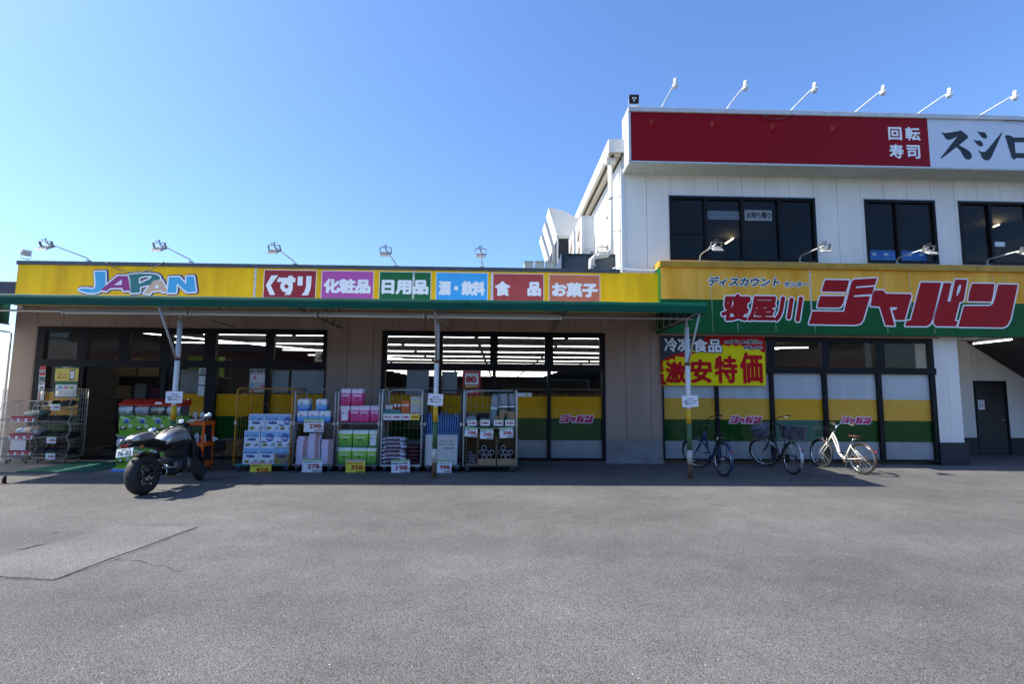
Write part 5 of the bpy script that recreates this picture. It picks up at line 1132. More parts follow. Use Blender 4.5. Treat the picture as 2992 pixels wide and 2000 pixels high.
    if rear_basket:
        c_ = Vector((0, -.02, R_*2+.06)); secs = []
        for k, (f, z) in enumerate(((.80, .0), (.88, .08), (.96, .16), (1.0, .24), (1.02, .255), (.98, .275), (.6, .285))):
            secs.append([c_+Vector((.24*f*math.copysign(abs(math.cos(a*.2618))**.5, math.cos(a*.2618)), .19*f*math.copysign(abs(math.sin(a*.2618))**.5, math.sin(a*.2618)), z)) for a in range(24)])
        rb = MB().loft(secs).build('rear_basket', print_mat('camo_cover', ((.012, .013, .02), (.06, .07, .11), (.02, .025, .04), (.26, .29, .36)), 11), t)
        MB().tube([v+Vector((0, 0, 0)) for v in secs[3]], .008, 6, closed=True).build('basket_piping', M_BLKP, rb)
        zp = MB().tube([c_+Vector((-.1, -.197, .16)), c_+Vector((.1, -.197, .17))], .006, 6); zp.build('zip_pocket', M_BLKP, rb)
        cr_ = MB()
        for s in (-1, 1): cr_.tube([hub_r+Vector((s*.06, 0, 0)), c_+Vector((s*.07, -.06, -.01))], .006, 6); cr_.tube([c_+Vector((s*.07, -.15, -.012)), c_+Vector((s*.05, .2, -.012))], .007, 6)
        cr_.build('rear_carrier', M_STEEL, t)
    else:
        cr_ = MB(); z = R_*2+.03
        for s in (-1, 1): cr_.tube([hub_r+Vector((s*.06, 0, 0)), (s*.06, -.05, z)], .006, 6); cr_.tube([(s*.06, -.16, z), (s*.05, .18, z)], .006, 6)
        for y in (-.16, -.05, .07): cr_.tube([(-.06, y, z), (.06, y, z)], .005, 6)
        if style != 'swoop': cr_.build('rear_carrier', M_BLKP, t)
    return t
bike('cream swoop frame bicycle with brown saddle standing in the sun', (7.68, 10.76), (7.44, 11.74), 0, .335, 'swoop', M_WHT, M_BRNP, M_BRN, 3, 'black').scale = (.95, .95, .95)
bike('black bicycle with grey covered front basket and camouflage rear bag', (6.15, 10.70), (6.12, 11.74), 42, .335, 'city', M_BLKF, mat('silver_guard', (.42, .43, .45), .3, .6), M_BLKP, 3, 'cover', True)
bike('blue bicycle parked behind the right awning post', (4.56, 10.42), (4.44, 11.50), 40, .34, 'city', M_BLUF, M_BLUF, M_BLKP, 3, 'black')

# ================================================================== motorcycle
mx, my = G(410, 1449).x, G(410, 1449).y
mc = thing('motorcycle', 'black motorcycle with silver tank and seat cowl, plate 76-02', 'motorcycle', (mx+.02, my+.03, .002), R(-4)); mc.rotation_euler = (0, R(-5), R(-4))
M_SIL = mat('silver_metallic', (.40, .40, .39), .30, .65, coat=.4); M_ENG = mat('engine_black', (.012, .012, .013), .4, var=.3, vscale=20, spec=.4); M_SEAT = mat('seat_vinyl', (.012, .012, .012), .6, bump=.2, bscale=200); M_MIR = mat('mirror_glass', (.85, .88, .9), .02, 1.0); M_TYRE = mat('tyre_rubber', (.018, .0175, .017), .65, var=.2, vscale=25)
def mc_wheel(y, R_, half, rim_r, M_=Matrix.Identity(4)):
    c = Vector((0, y, R_)); n = 48; sec = [(-half, .60), (-half*.98, .78), (-half*.8, .92), (-half*.4, .985), (0, 1), (half*.4, .985), (half*.8, .92), (half*.98, .78), (half, .60), (half*.8, .56), (-half*.8, .56)]
    secs = []
    for i in range(n+1):
        a = 2*math.pi*i/n; secs.append([M_ @ Vector((x, c.y+R_*f*math.cos(a), c.z+R_*f*math.sin(a))) for x, f in sec])
    w = MB().loft(secs, True, False); wo = w.build('wheel', M_TYRE, mc)
    gr = MB()
    for i in range(22):
        a = 2*math.pi*i/22
        for s in (-1, 1):
            q = []
            for k in range(4): u_ = k/3; x = s*half*(.12+.72*u_); aa = a+.16*u_; f = 1.0015-.115*max(0, (abs(x)/half-.25))**1.6; q += [M_ @ Vector((x, c.y+R_*f*math.cos(aa), c.z+R_*f*math.sin(aa))), M_ @ Vector((x, c.y+R_*f*math.cos(aa+.03*(1-u_)), c.z+R_*f*math.sin(aa+.03*(1-u_))))]
            gr.add(q, [(2*k, 2*k+1, 2*k+3, 2*k+2) for k in range(3)])
    gr.build('tread_groove', M_BLKP, wo)
    rm = MB().ring(c, (1, 0, 0), R_*.57, .016, 40, 6, half*40); rm.v = [M_ @ v for v in rm.v]; rm.build('rim', M_ENG, wo)
    sp = MB()
    for i in range(10): a = 2*math.pi*(i//2)/5+(.14 if i % 2 else -.14); sp.tube([c+Vector((0, .04*math.cos(a), .04*math.sin(a))), c+Vector((0, R_*.56*math.cos(a), R_*.56*math.sin(a)))], .011, 6)
    sp.lathe([(.045, -.06), (.05, 0), (.045, .06)], Matrix.Translation(c) @ Matrix.Rotation(R(90), 4, 'Y'), 16); sp.v = [M_ @ v for v in sp.v]; sp.build('wheel_spoke', M_ENG, wo)
    for s in (-1, 1):
        dk = MB().lathe([(R_*.33, -.002), (R_*.46, -.002), (R_*.46, .002), (R_*.33, .002), (R_*.33, -.002)], Matrix.Translation(c+Vector((s*(.075 if half < .08 else .10), 0, 0))) @ Matrix.Rotation(R(90), 4, 'Y'), 32, False); dk.v = [M_ @ v for v in dk.v]; dk.build('brake_disc', mat('disc_steel', (.10, .10, .10), .4, .8), wo)
    bl = MB()
    for i in range(12): a = 2*math.pi*i/12; bl.lathe([(.006, -.006), (.006, .006)], M_ @ Matrix.Translation(c+Vector((half*.9, R_*.5*math.cos(a), R_*.5*math.sin(a)))) @ Matrix.Rotation(R(90), 4, 'Y'), 6)
    bl.build('rim_bolts', M_STEEL, wo)
WB = 1.40
hl, hh = Vector((0, WB-.38, .80)), Vector((0, WB-.47, 1.0)); ax_ = (hh-hl).normalized(); SM = Matrix.Translation(hl) @ Matrix.Rotation(R(22), 4, ax_) @ Matrix.Translation(-hl)
mc_wheel(0, .318, .092, .2); mc_wheel(WB, .30, .06, .2, SM)
def oval(c, w, h, n=16, p=.8, flat=0): return [c+Vector((w*math.copysign(abs(math.cos(2*math.pi*i/n))**p, math.cos(2*math.pi*i/n)), 0, h*math.copysign(abs(math.sin(2*math.pi*i/n))**p, math.sin(2*math.pi*i/n)))) for i in range(n)]
tank = MB().loft([oval(Vector((0, y, z)), w, h) for y, z, w, h in ((.36, .775, .07, .05), (.38, .79, .115, .08), (.45, .815, .145, .11), (.56, .84, .175, .14), (.70, .855, .19, .155), (.82, .855, .185, .145), (.90, .845, .15, .115), (.93, .84, .10, .07))]); to = tank.build('fuel_tank', M_SIL, mc)
MB().loft([oval(Vector((0, y, z)), .022, .03) for y, z in ((.40, .86), (.46, .905), (.56, .96), (.70, .992), (.82, .98), (.89, .94))]).build('tank_stripe', M_BLKP, to)
MB().lathe([(.04, 0), (.04, .012), (.03, .018)], Matrix.Translation((0, .68, 1.006)), 16).build('filler_cap', M_STEEL, to)
for s in (-1, 1): MB().loft([oval(Vector((s*(.10+.03*math.sin((y-.52)*6)), y, z)), .05, h) for y, z, h in ((.42, .74, .04), (.52, .735, .06), (.68, .735, .075), (.82, .735, .06), (.92, .74, .03))]).build('tank_side_panel', M_ENG, to)
seat = MB().loft([oval(Vector((0, y, z)), w, h) for y, z, w, h in ((-.02, .84, .08, .02), (.06, .845, .11, .04), (.2, .815, .13, .045), (.30, .775, .13, .045), (.38, .77, .11, .05), (.42, .79, .09, .05))]).build('seat', M_SEAT, mc)
cowl = MB().loft([oval(Vector((0, y, z)), w, h, 16, .7) for y, z, w, h in ((-.27, .875, .045, .025), (-.25, .88, .085, .045), (-.16, .895, .105, .065), (-.03, .905, .115, .075), (.07, .905, .11, .078), (.12, .89, .10, .07), (.13, .87, .08, .04))]).build('seat_cowl', M_SIL, mc)
MB().loft([oval(Vector((0, y, z)), .022, .012) for y, z in ((-.26, .905), (-.16, .955), (-.03, .975), (.08, .98))]).build('cowl_stripe', M_BLKP, cowl)
tl = MB().loft([oval(Vector((0, y, z)), w, h) for y, z, w, h in ((-.30, .80, .05, .02), (-.22, .81, .085, .035), (.0, .80, .10, .05), (.25, .76, .11, .07), (.42, .71, .10, .09))]); tlo = tl.build('tail_unit', M_BLKP, mc)
MB().lathe([(.035, 0), (.05, .01), (.053, .05), (.04, .075)], Matrix.Translation((-.05, -.30, .845)) @ Matrix.Rotation(R(90), 4, 'X'), 18).build('tail_lamp', mat('tail_lens', (.10, .10, .11), .15), mc)
mud = MB().loft([oval(Vector((0, y, z)), w, h) for y, z, w, h in ((-.20, .81, .07, .025), (-.30, .79, .06, .03), (-.37, .75, .055, .025))]).build('licence_holder', M_BLKP, mc)
MB().bbox(-.06, .06, -.375, -.345, .775, .815, .006).build('reflector', mat('dark_reflector', (.28, .008, .008), .2), mud)
PM = Matrix.Translation((.03, -.40, .70)) @ Matrix.Rotation(R(-18), 4, 'X') @ Matrix.Rotation(R(9), 4, 'Z') @ Matrix.Rotation(R(-5), 4, 'Y')
pl = bpy.data.objects.new('licence_plate', MB().bbox(-.115, .115, 0, .003, -.0625, .0625, .002).mesh('licence_plate')); COL.objects.link(pl); pl.data.materials.append(mat('plate_white', (.82, .84, .82), .4)); pl.parent = mc; pl.matrix_local = PM
M_PLG = mat('plate_green', (.01, .05, .03), .5)
text('plate_number', '76-02', M_PLG, pl, -.095, .095, -.048, .018, -.0012, .003); text('plate_region', '大阪 C や', M_PLG, pl, -.05, .075, .030, .052, -.0012, .001)
for s in (-1, 1):
    MB().tube([(s*.05, -.2, .77), (s*.16, -.22, .765)], .008, 6).build('indicator_stalk', M_BLKP, mc); MB().lathe([(.012, 0), (.022, .02), (.022, .05), (.012, .06)], Matrix.Translation((s*.16, -.25, .765)) @ Matrix.Rotation(R(-90), 4, 'X'), 12).build('indicator', mat('amber', (.5, .16, .01), .25), mc)
    MB().tube([(s*.105, 0, .318), (s*.11, .2, .33), (s*.10, .40, .36), (s*.08, .48, .40)], [.022, .03, .034, .034], 10).build('swing_arm', M_ENG, mc)
    MB().tube([(s*.07, .40, .70), (s*.11, .5, .55), (s*.10, .52, .38)], .022, 8).tube([(s*.06, WB-.46, .92), (s*.12, .75, .78), (s*.12, .5, .66)], .026, 8).build('frame_rail', M_ENG, mc)
    fk = MB().tube([hh+Vector((s*.10, 0, 0))-ax_*.02, hl+Vector((s*.10, 0, 0))-ax_*.12], .027, 10).tube([hl+Vector((s*.10, 0, 0))-ax_*.10, Vector((s*.10, WB+.0, .30))], .022, 10); fk.v = [SM @ v for v in fk.v]; fk.build('fork_leg', M_ENG, mc)
    bar = MB().tube([hh+Vector((0, .0, .04)), hh+Vector((s*.10, -.0, .06)), hh+Vector((s*.24, -.03, .05)), hh+Vector((s*.38, -.12, .03))], .012, 8); bar.v = [SM @ v for v in bar.v]; bo2 = bar.build('handlebar', M_BLKP, mc)
    gp = MB().tube([hh+Vector((s*.28, -.055, .045)), hh+Vector((s*.40, -.135, .028))], .018, 10); gp.v = [SM @ v for v in gp.v]; gp.build('grip', M_RUB, bo2)
    lv = MB().tube([hh+Vector((s*.27, .0, .04)), hh+Vector((s*.36, -.02, .025)), hh+Vector((s*.42, -.06, .02))], .006, 6); lv.v = [SM @ v for v in lv.v]; lv.build('lever', M_STEEL, bo2)
    ms = MB().tube([hh+Vector((s*.26, -.04, .05)), hh+Vector((s*.34, -.03, .06+.03*s)), hh+Vector((s*.41, -.04, .06+.03*s))], .006, 6); ms.v = [SM @ v for v in ms.v]; ms.build('mirror_stem', M_BLKP, mc)
    mc_c = SM @ (hh+Vector((s*.43, -.05, 0.095 if s > 0 else .03))); MM = Matrix.Translation(mc_c) @ Matrix.Rotation(R(-s*12), 4, 'Z') @ Matrix.Rotation(R(94), 4, 'X') @ Matrix.Rotation(R(s*20), 4, 'Z')
    mo = MB().lathe([(.02, -.03), (.05, -.02), (.056, -.006), (.056, .0)], MM @ Matrix.Scale(1.55, 4, (1, 0, 0)), 20).build('mirror_housing', M_BLKP, mc)
    MB().lathe([(.052, .0005), (.052, .0015)], MM @ Matrix.Scale(1.55, 4, (1, 0, 0)), 24).build('mirror', M_MIR, mo)
    MB().tube([(s*.12, .36, .40), (s*.20, .36, .36)], .012, 8).box(min(s*.19, s*.26), max(s*.19, s*.26), .33, .39, .355, .37).build('footpeg', M_STEEL, mc)
    MB().tube([(s*.13, .30, .42), (s*.15, .34, .36), (s*.15, .44, .33)], .010, 8).build('pedal_bracket', M_CHROME, mc)
eng = MB(); eng.bbox(-.15, .15, .46, .86, .26, .52, .04); eng.bbox(-.13, .13, .62, .92, .50, .74, .03)
for i in range(6): eng.box(-.135, .135, .60, .93, .52+i*.035, .53+i*.035)
eo = eng.build('engine', M_ENG, mc)
for s in (-1, 1): MB().lathe([(.085, 0), (.09, .02), (.07, .045), (.03, .05)], Matrix.Translation((s*.15, .56, .38)) @ Matrix.Rotation(R(s*90), 4, 'Y'), 20).build('engine_cover', mat('engine_grey', (.12, .12, .125), .35, .7), eo)
MB().bbox(-.17, .17, .96, 1.01, .44, .76, .01).build('radiator', M_ENG, mc)
MB().tube([(.06, .92, .55), (.08, .98, .35), (.09, .85, .22), (.10, .6, .2)], .022, 10).tube([(-.06, .92, .55), (-.08, .98, .35), (-.09, .85, .22), (-.02, .6, .2)], .022, 10).build('exhaust_pipe', mat('exhaust_metal', (.22, .19, .17), .35, .9), mc)
mf = MB().lathe([(.05, 0), (.062, .03), (.062, .24), (.058, .27), (.045, .27), (.043, .22), (.02, .2)], Matrix.Translation((.15, .52, .25)) @ Matrix.Rotation(R(78), 4, 'X') @ Matrix.Rotation(R(0), 4, 'Y'), 22, False).build('muffler', M_ENG, mc)
MB().ring((.15, .255, .305), (0, 1, -.21), .052, .008, 24, 8).build('muffler_ring', M_CHROME, mf)
hp = MB().lathe([(.03, 0), (.085, .04), (.092, .10), (.09, .13), (.01, .135)], SM @ Matrix.Translation(hh+Vector((0, .06, -.03))) @ Matrix.Rotation(R(-90), 4, 'X'), 22).build('headlamp', M_BLKP, mc)
mt = MB().lathe([(.05, 0), (.056, .01), (.056, .035), (.052, .04)], SM @ Matrix.Translation(hh+Vector((0, .03, .08))) @ Matrix.Rotation(R(58), 4, 'X'), 20).build('meter', M_BLKP, mc)
MB().lathe([(.047, .0405), (.04, .042)], SM @ Matrix.Translation(hh+Vector((0, .03, .08))) @ Matrix.Rotation(R(58), 4, 'X'), 20).build('meter_glass', mat('meter_glass', (.45, .5, .55), .08, .3), mt)
fg = MB(); secs = []
for i in range(11):
    a = R(30+11*i); secs.append([SM @ Vector((u_*.055, WB+.335*math.cos(a)*(1-.03*abs(u_)), .30+.335*math.sin(a)*(1-.03*abs(u_)))) for u_ in (-1, -.5, 0, .5, 1)]+[SM @ Vector((u_*.052, WB+.33*math.cos(a), .30+.33*math.sin(a))) for u_ in (1, .5, 0, -.5, -1)])
fg.loft(secs).build('front_mudguard', M_BLKP, mc)
MB().tube([(-.10, .42, .30), (-.20, .36, .01)], .011, 8).box(-.23, -.17, .33, .39, .0, .01).build('side_stand', M_ENG, mc)
hug = MB(); secs = []
for i in range(9):
    a = R(35+10*i); secs.append([Vector((u_*.10, .345*math.cos(a)*(1-.04*abs(u_)), .318+.345*math.sin(a)*(1-.04*abs(u_)))) for u_ in (-1, -.5, 0, .5, 1)]+[Vector((u_*.097, .34*math.cos(a), .318+.34*math.sin(a))) for u_ in (1, .5, 0, -.5, -1)])
hug.loft(secs).build('rear_hugger', M_BLKP, mc)

# ================================================================== capsule machines
M_CGRN = mat('capsule_green', (.17, .40, .03), .35, coat=.3); M_CRED = mat('capsule_red', (.50, .012, .008), .3, coat=.4); M_DIAL = mat('dial_blue', (.02, .15, .40), .3, coat=.3); M_BASEB = mat('base_blue', (.03, .22, .62), .4)
prints = [print_mat('insert_a', ((.55, .62, .66), (.70, .68, .60), (.22, .40, .45), (.45, .25, .18)), 16), print_mat('insert_b', ((.70, .36, .16), (.60, .45, .28), (.24, .30, .45), (.8, .75, .66)), 14), print_mat('insert_c', ((.66, .70, .60), (.35, .42, .25), (.10, .07, .06), (.55, .30, .22)), 16), print_mat('insert_d', ((.72, .72, .76), (.62, .62, .70), (.5, .5, .56), (.7, .5, .45)), 26)]
prints2 = [print_mat('insert_e', ((.35, .55, .75), (.7, .75, .8), (.2, .35, .6)), 16), print_mat('insert_f', ((.65, .4, .5), (.6, .62, .6), (.3, .5, .5)), 16)]
CAPX, CAPY = PX(333, 1370, 10.55), 10.55; CW = .312
def capsule(i, tier):
    x = CAPX+CW*(i+.5); z0 = .09 if tier == 0 else .742
    col_ = ['leftmost', 'second from left', 'third from left', 'rightmost'][i]
    t = thing('capsule_machine', f'green capsule toy machine, {"lower" if tier == 0 else "upper red hooded"} row, {col_}', 'capsule machine', (x, CAPY, z0), 0, 'capsule toy machines behind the motorcycle')
    t.scale = (1, 1, 1.14); hw = CW/2-.003; D = .30; h = .57
    MB().prism([(-hw, .06, .035), (-hw, D, .035), (-hw, D, .34), (-hw, .035, .34), (-hw, .02, .15)][::-1], (2*hw, 0, 0)).build('body', M_CGRN, t)
    MB().prism([(-hw, -.05, 0), (-hw, D, 0), (-hw, D, .034), (-hw, .055, .034), (-hw, -.04, .012)][::-1], (2*hw, 0, 0)).build('tray', M_CGRN, t)
    MB().bbox(-hw+.02, hw-.02, .02, D-.01, .341, .53, .01).build('capsule_bin', mat('bin_dark_grey', (.10, .10, .11), .6), t)  # bin body in one plain dark grey
    win = MB(); secs = []
    for k in range(9):
        a = R(-75+18.75*k); y = .06-.10*math.cos(a); zz = .435+.098*math.sin(a); secs.append([(-hw+.008, y, zz), (hw-.008, y, zz), (hw-.008, y+.004, zz), (-hw+.008, y+.004, zz)])
    win.loft(secs, False); win.build('clear_window', M_CLEAR, t)
    ins = MB(); secs = []
    for k in range(7):
        a = R(-66+22*k); y = .058-.090*math.cos(a); zz = .435+.092*math.sin(a); secs.append([(-hw+.025, y, zz), (hw-.025, y, zz)])
    ins.add([p for s_ in secs for p in s_], [(2*k, 2*k+1, 2*k+3, 2*k+2) for k in range(6)], True); ins.build('picture_insert', prints[i] if tier else prints2[i % 2], t)
    if tier:
        hd_ = MB(); secs = []
        for k in range(6): u_ = k/5; secs.append([(-hw, -.02+.30*u_, .525+.10*math.sin(u_*1.9)), (hw, -.02+.30*u_, .525+.10*math.sin(u_*1.9)), (hw, D, .52), (-hw, D, .52)] if False else [(-hw, -.035+.33*u_, .535+.10*math.sin(.1+u_*1.6)), (hw, -.035+.33*u_, .535+.10*math.sin(.1+u_*1.6)), (hw, -.025+.32*u_, .515), (-hw, -.025+.32*u_, .515)])
        hd_.loft(secs, False).build('hood', M_CRED, t)
        if i == 2: MB().box(-.06, .07, -.03, -.026, .545, .58, Matrix.Identity(4)).build('sticker', M_PAPER, t)
    else: MB().bbox(-hw, hw, 0, D, .531, .565, .006).build('top_plate', mat('plate_grey', (.35, .35, .36), .4), t)
    MD = Matrix.Translation((-.0, .028, .245)) @ Matrix.Rotation(R(97), 4, 'X')
    dl = MB().lathe([(.055, 0), (.058, .006), (.05, .012)], MD, 24).build('dial_plate', M_PAPER, t)
    MB().lathe([(.042, .0125), (.044, .03), (.036, .036)], MD, 20).bbox(-.04, .04, -.008, .008, .034, .05, .004, MD).build('dial', M_DIAL, dl)
    ch = MB().add([(.062*math.cos(math.pi*k/12)-.06, .019, .095+.062*math.sin(math.pi*k/12)) for k in range(13)], [tuple(range(13))]); ch.build('chute', M_BLKP, t)
    MB().add([(.035*math.cos(math.pi*k/10)-.06, .017, .12+.03*math.sin(math.pi*k/10)) for k in range(11)], [tuple(range(11))]).build('chute_flap', M_PAPER, t)
    MB().box(.05, .11, .020, .024, .13, .19).build('coin_plate', mat('coin_grey', (.5, .5, .5), .4, .5), t); MB().lathe([(.014, 0), (.014, .01)], Matrix.Translation((.105, .03, .30)) @ Matrix.Rotation(R(90), 4, 'X'), 12).build('coin_slot', M_BLKP, t); MB().box(-.03, .03, .025, .031, .318, .328).build('slot_label', M_BLKP, t); MB().box(-.12, -.07, .025, .031, .29, .315).build('price_sticker', M_PAPER, t)
for tier in (0, 1):
    for i in range(4): capsule(i, tier)
t = thing('machine_base', 'blue wheeled base under the capsule machines', 'base', (CAPX+2*CW, CAPY, 0)); MB().prism([(-2*CW, -.08, .045), (-2*CW, .32, .045), (-2*CW, .32, .088), (-2*CW, -.055, .088)][::-1], (4*CW, 0, 0)).build('plinth', M_BASEB, t)
for sx in (-1, 1):
    for y in (.0, .26): MB().lathe([(.022, -.012), (.024, 0), (.022, .012)], Matrix.Translation((sx*(2*CW-.08), y, .024)) @ Matrix.Rotation(R(90), 4, 'Y'), 12).build('wheel', M_BLKP, t)

# ================================================================== orange plastic shelf and bottles
M_OR = mat('orange_plastic', (.86, .12, .006), .45); SX, SY = PX(594, 1300, 10.75), 10.75
sh = thing('plastic_shelf', 'bright orange three tier plastic shelf behind the motorcycle', 'shelf', (SX-.28, SY, 0)); tz_ = [.10, .50, .93]
for z in tz_:
    mb = MB().bbox(-.28, .28, 0, .40, z, z+.018, .004); mb.box(-.28, .28, 0, .02, z+.018, z+.08); mb.box(-.28, .28, .38, .40, z+.018, z+.08); mb.box(-.28, -.26, .02, .38, z+.018, z+.08); mb.box(.26, .28, .02, .38, z+.018, z+.08); mb.build('tier', M_OR, sh)
for sx in (-1, 1):
    for y in (.022, .378):
        for a, b in ((0, .10), (.181, .50), (.581, .93)): MB().bbox(sx*.255-.022, sx*.255+.022, y-.02, y+.02, a, b, .006).build('leg', M_OR, sh)
M_BOT = mat('bottle_white', (.78, .78, .76), .35); M_BCAP = mat('bottle_green', (.02, .22, .05), .4)
def bottle():
    t = thing('detergent_bottle', '', 'bottle'); secs = []
    for z, w, d in ((0, .04, .032), (.01, .045, .036), (.16, .045, .036), (.20, .042, .034), (.235, .025, .022), (.25, .02, .02)): secs.append(oval(Vector((0, 0, 0)), w, d, 16, .7)); secs[-1] = [Vector((p.x, p.z, z)) for p in secs[-1]]
    MB().loft(secs).build('body', M_BOT, t); MB().lathe([(.021, .2505), (.022, .275), (.015, .28)], None, 14).build('cap', M_BCAP, t)
    MB().add([(-.03, -.0372, .05), (.01, -.0372, .05), (.01, -.0372, .15), (-.03, -.0372, .15)], [(0, 1, 2, 3)]).build('printed_label', print_mat('bottle_label'+str(random.random()), ((.7, .7, .68), (.45, .05, .08), (.2, .3, .1)), 30), t); MB().box(.018, .034, -.0385, -.0375, .06, .19).build('level_window', mat('bottle_grey', (.25, .24, .3), .4), t); return t  # level window is a dark grey strip beside the label
bt = bottle(); first = True
for px_, z, lab in ((546, 1.012, 'white detergent bottle, left of three on the orange shelf top'), (567, 1.012, 'white detergent bottle, middle of three on the orange shelf top'), (588, 1.012, 'white detergent bottle, right of three on the orange shelf top'), (560, .519, 'white detergent bottle, left on the middle tier'), (577, .519, 'white detergent bottle, middle on the middle tier'), (596, .519, 'white detergent bottle, right on the middle tier')):
    loc = (PX(px_, 1230, SY+.08), SY+.10, z+(-.06 if z > 1 else 0)); 
    if first: bt.location = loc; bt['label'] = lab; bt['group'] = 'detergent bottles on the orange shelf'; first = False
    else: dup(bt, loc, R(random.uniform(-8, 8)), lab, 'detergent bottles on the orange shelf')
card('small 980 card on the orange shelf top', 541, 565, 1226, 1237, SY-.006, '980', None, strip=False, yen=False); card('small 980 card on the orange shelf middle tier', 550, 566, 1275, 1283, SY-.006, '980', None, strip=False, yen=False)
# dark rack between shelf and cages
t = thing('steel_rack', 'low dark steel rack between the orange shelf and orange cage', 'rack', (PX(650, 1330, 11.1), 11.1, 0)); mb = MB()
for x in (-.24, .24):
    for y in (0, .45): mb.tube([(x, y, 0), (x, y, .62)], .014, 6)
mb.tube([(-.24, 0, .6), (.24, 0, .6)], .014, 6); mb.tube([(-.24, .45, .6), (.24, .45, .6)], .014, 6); mb.tube([(-.24, 0, .1), (.24, 0, .1)], .012, 6); mb.build('frame', M_CAGEN, t); MB().bbox(-.23, .23, .02, .43, .58, .6, .004).build('shelf', M_DECKG, t)
t = thing('pennant', 'small white triangular pennant beside the orange shelf', 'pennant', P(629, 1284, 10.9)); MB().prism([(-.05, 0, -.05), (.06, 0, 0.0), (.045, 0, .018), (-.05, 0, .055)], (0, .004, 0)).build('cloth', M_PAPER, t); text('lettering', 'japan', M_NAVY, t, -.03, .035, -.012, .012, -.001, .001)

# ================================================================== wire racks at the left of the entrance
M_WIRE = mat('white_wire', (.62, .60, .54), .4, .2)
def wire_rack(label, x0, x1, Y, h, tiers, depth=.5, back_h=None):
    w = x1-x0; t = thing('wire_rack', label, 'wire rack', ((x0+x1)/2, Y, .035), 0, 'wire racks of goods by the entrance'); hw = w/2; z0 = .12
    fr = MB()
    for s in (-1, 1):
        fr.tube([(s*hw, 0, z0), (s*hw, depth, z0)], .008, 6); fr.tube([(s*hw, depth, z0), (s*hw, depth, h)], .008, 6); fr.tube([(s*hw, 0.1, h-.06), (s*hw, .16, h), (s*hw, depth, h)], .006, 6)
        zz = [z0]+tiers+[h-.06]; pts = [(s*hw, 0, z0)]
        for a in tiers: pts += [(s*hw, .10, a-.10), (s*hw, .0, a+.10 if a+.1 < h else a)]
        pts.append((s*hw, .1, h-.06)); fr.tube(pts, .006, 6)
    fr.tube([(-hw, depth, h), (hw, depth, h)], .008, 6); fr.tube([(-hw, 0, z0), (hw, 0, z0)], .008, 6); fo = fr.build('frame', M_WIRE, t)
    wm = MB(); n = int(w/.05)
    for i in range(n+1): x = -hw+w*i/n; wm.tube([(x, depth, z0), (x, depth, h)], .0022, 4)
    for k in range(int((h-z0)/.1)): wm.tube([(-hw, depth, z0+.1*k), (hw, depth, z0+.1*k)], .0022, 4)
    for s in (-1, 1):
        for k in range(1, 8): y = depth*k/8; wm.tube([(s*hw, y, z0), (s*hw, y, h)], .0022, 4)
    wm.build('back_wires', M_WIRE, fo)
    for a in [z0]+tiers:
        b = MB(); b.tube([(-hw, .0, a+.09), (hw, .0, a+.09)], .005, 6)
        for i in range(n+1): x = -hw+w*i/n; b.tube([(x, 0, a+.09), (x, .06, a), (x, depth, a+.02)], .0022, 4)
        b.build('basket_tier', M_WIRE, t)
    for sx in (-1, 1):
        for y in (.06, depth-.06):
            c = MB().tube([(sx*(hw-.06), y, .115), (sx*(hw-.06), y, .07)], .008, 6).build('caster', M_STEEL, t); MB().lathe([(.032, -.011), (.036, 0), (.032, .011)], Matrix.Translation((sx*(hw-.06), y+.015, .037)) @ Matrix.Rotation(R(80), 4, 'Y'), 12).build('wheel', mat('tan_wheel', (.30, .26, .20), .6), c)
    return t
RYk = G(170, 1354, .035).y; RYk = min(11.55, RYk)
rx0, rx1 = PX(96, 1300, RYk), PX(192, 1300, RYk)
wire_rack('white wire rack of black gloves beside the entrance door', rx0, rx1, RYk, 1.62, [.48, .82, 1.16])
wire_rack('low wire rack of bagged towels before the beige wall', PX(12, 1300, RYk), PX(84, 1300, RYk), RYk-.05, 1.34, [.5, .92])
wire_rack('wire rack cut by the left edge of the photo', PX(-84, 1300, RYk), PX(2, 1300, RYk), RYk-.15, 1.32, [.5, .92])
M_GLV = mat('black_textile', (.012, .012, .016), .7, var=.4, vscale=20)
bgc = 0
def sack(label, x, y, z, w, d, h, m_, cat='packet', rz=0):
    b_ = bag(w, d, h, m_, False); b_.name = 'packet'; b_.location = (x, y, z); b_.rotation_euler = (R(10), R(random.uniform(-6, 6)), rz); b_['label'] = label; b_['category'] = cat
xc = (rx0+rx1)/2
for i, (dx, z) in enumerate(((-.25, .20), (.02, .19), (.27, .2), (-.22, .55), (.05, .56), (.28, .55), (-.2, .89), (.1, .9), (-.15, 1.23), (.18, 1.24))):
    sack('dark glove bundle, ' + ['bottom tier left', 'bottom tier middle', 'bottom tier right', 'second tier left', 'second tier middle', 'second tier right', 'third tier left', 'third tier right', 'top tier left', 'top tier right'][i] + ' of the entrance wire rack', xc+dx, RYk+.05, z, .3, .26, .14, M_GLV)
for i, (px_, py_, m_) in enumerate(((95, 1213, mat('clear_green_bag', (.35, .42, .36), .25, var=.4, vscale=18)), (112, 1212, mat('clear_green_bag2', (.20, .26, .21), .25, var=.4, vscale=18)), (70, 1262, mat('blue_white_bag', (.5, .55, .6), .3, var=.4, vscale=15, col2=(.08, .2, .4))), (88, 1262, mat('orange_white_bag', (.65, .6, .55), .3, var=.4, vscale=15, col2=(.6, .2, .04))), (108, 1266, mat('grey_bag', (.35, .35, .34), .3, var=.4, vscale=15)))):
    q = P(px_, py_, RYk+.1); sack(['pale clear bag on the top tier of the low wire rack', 'greenish clear bag at the right of the top tier', 'blue and white bag on the middle tier of the low rack', 'orange and white bag on the middle tier of the low rack', 'grey bag at the right of the middle tier'][i], q.x, RYk+.02, q.z-.08, .26, .3, .16, m_)
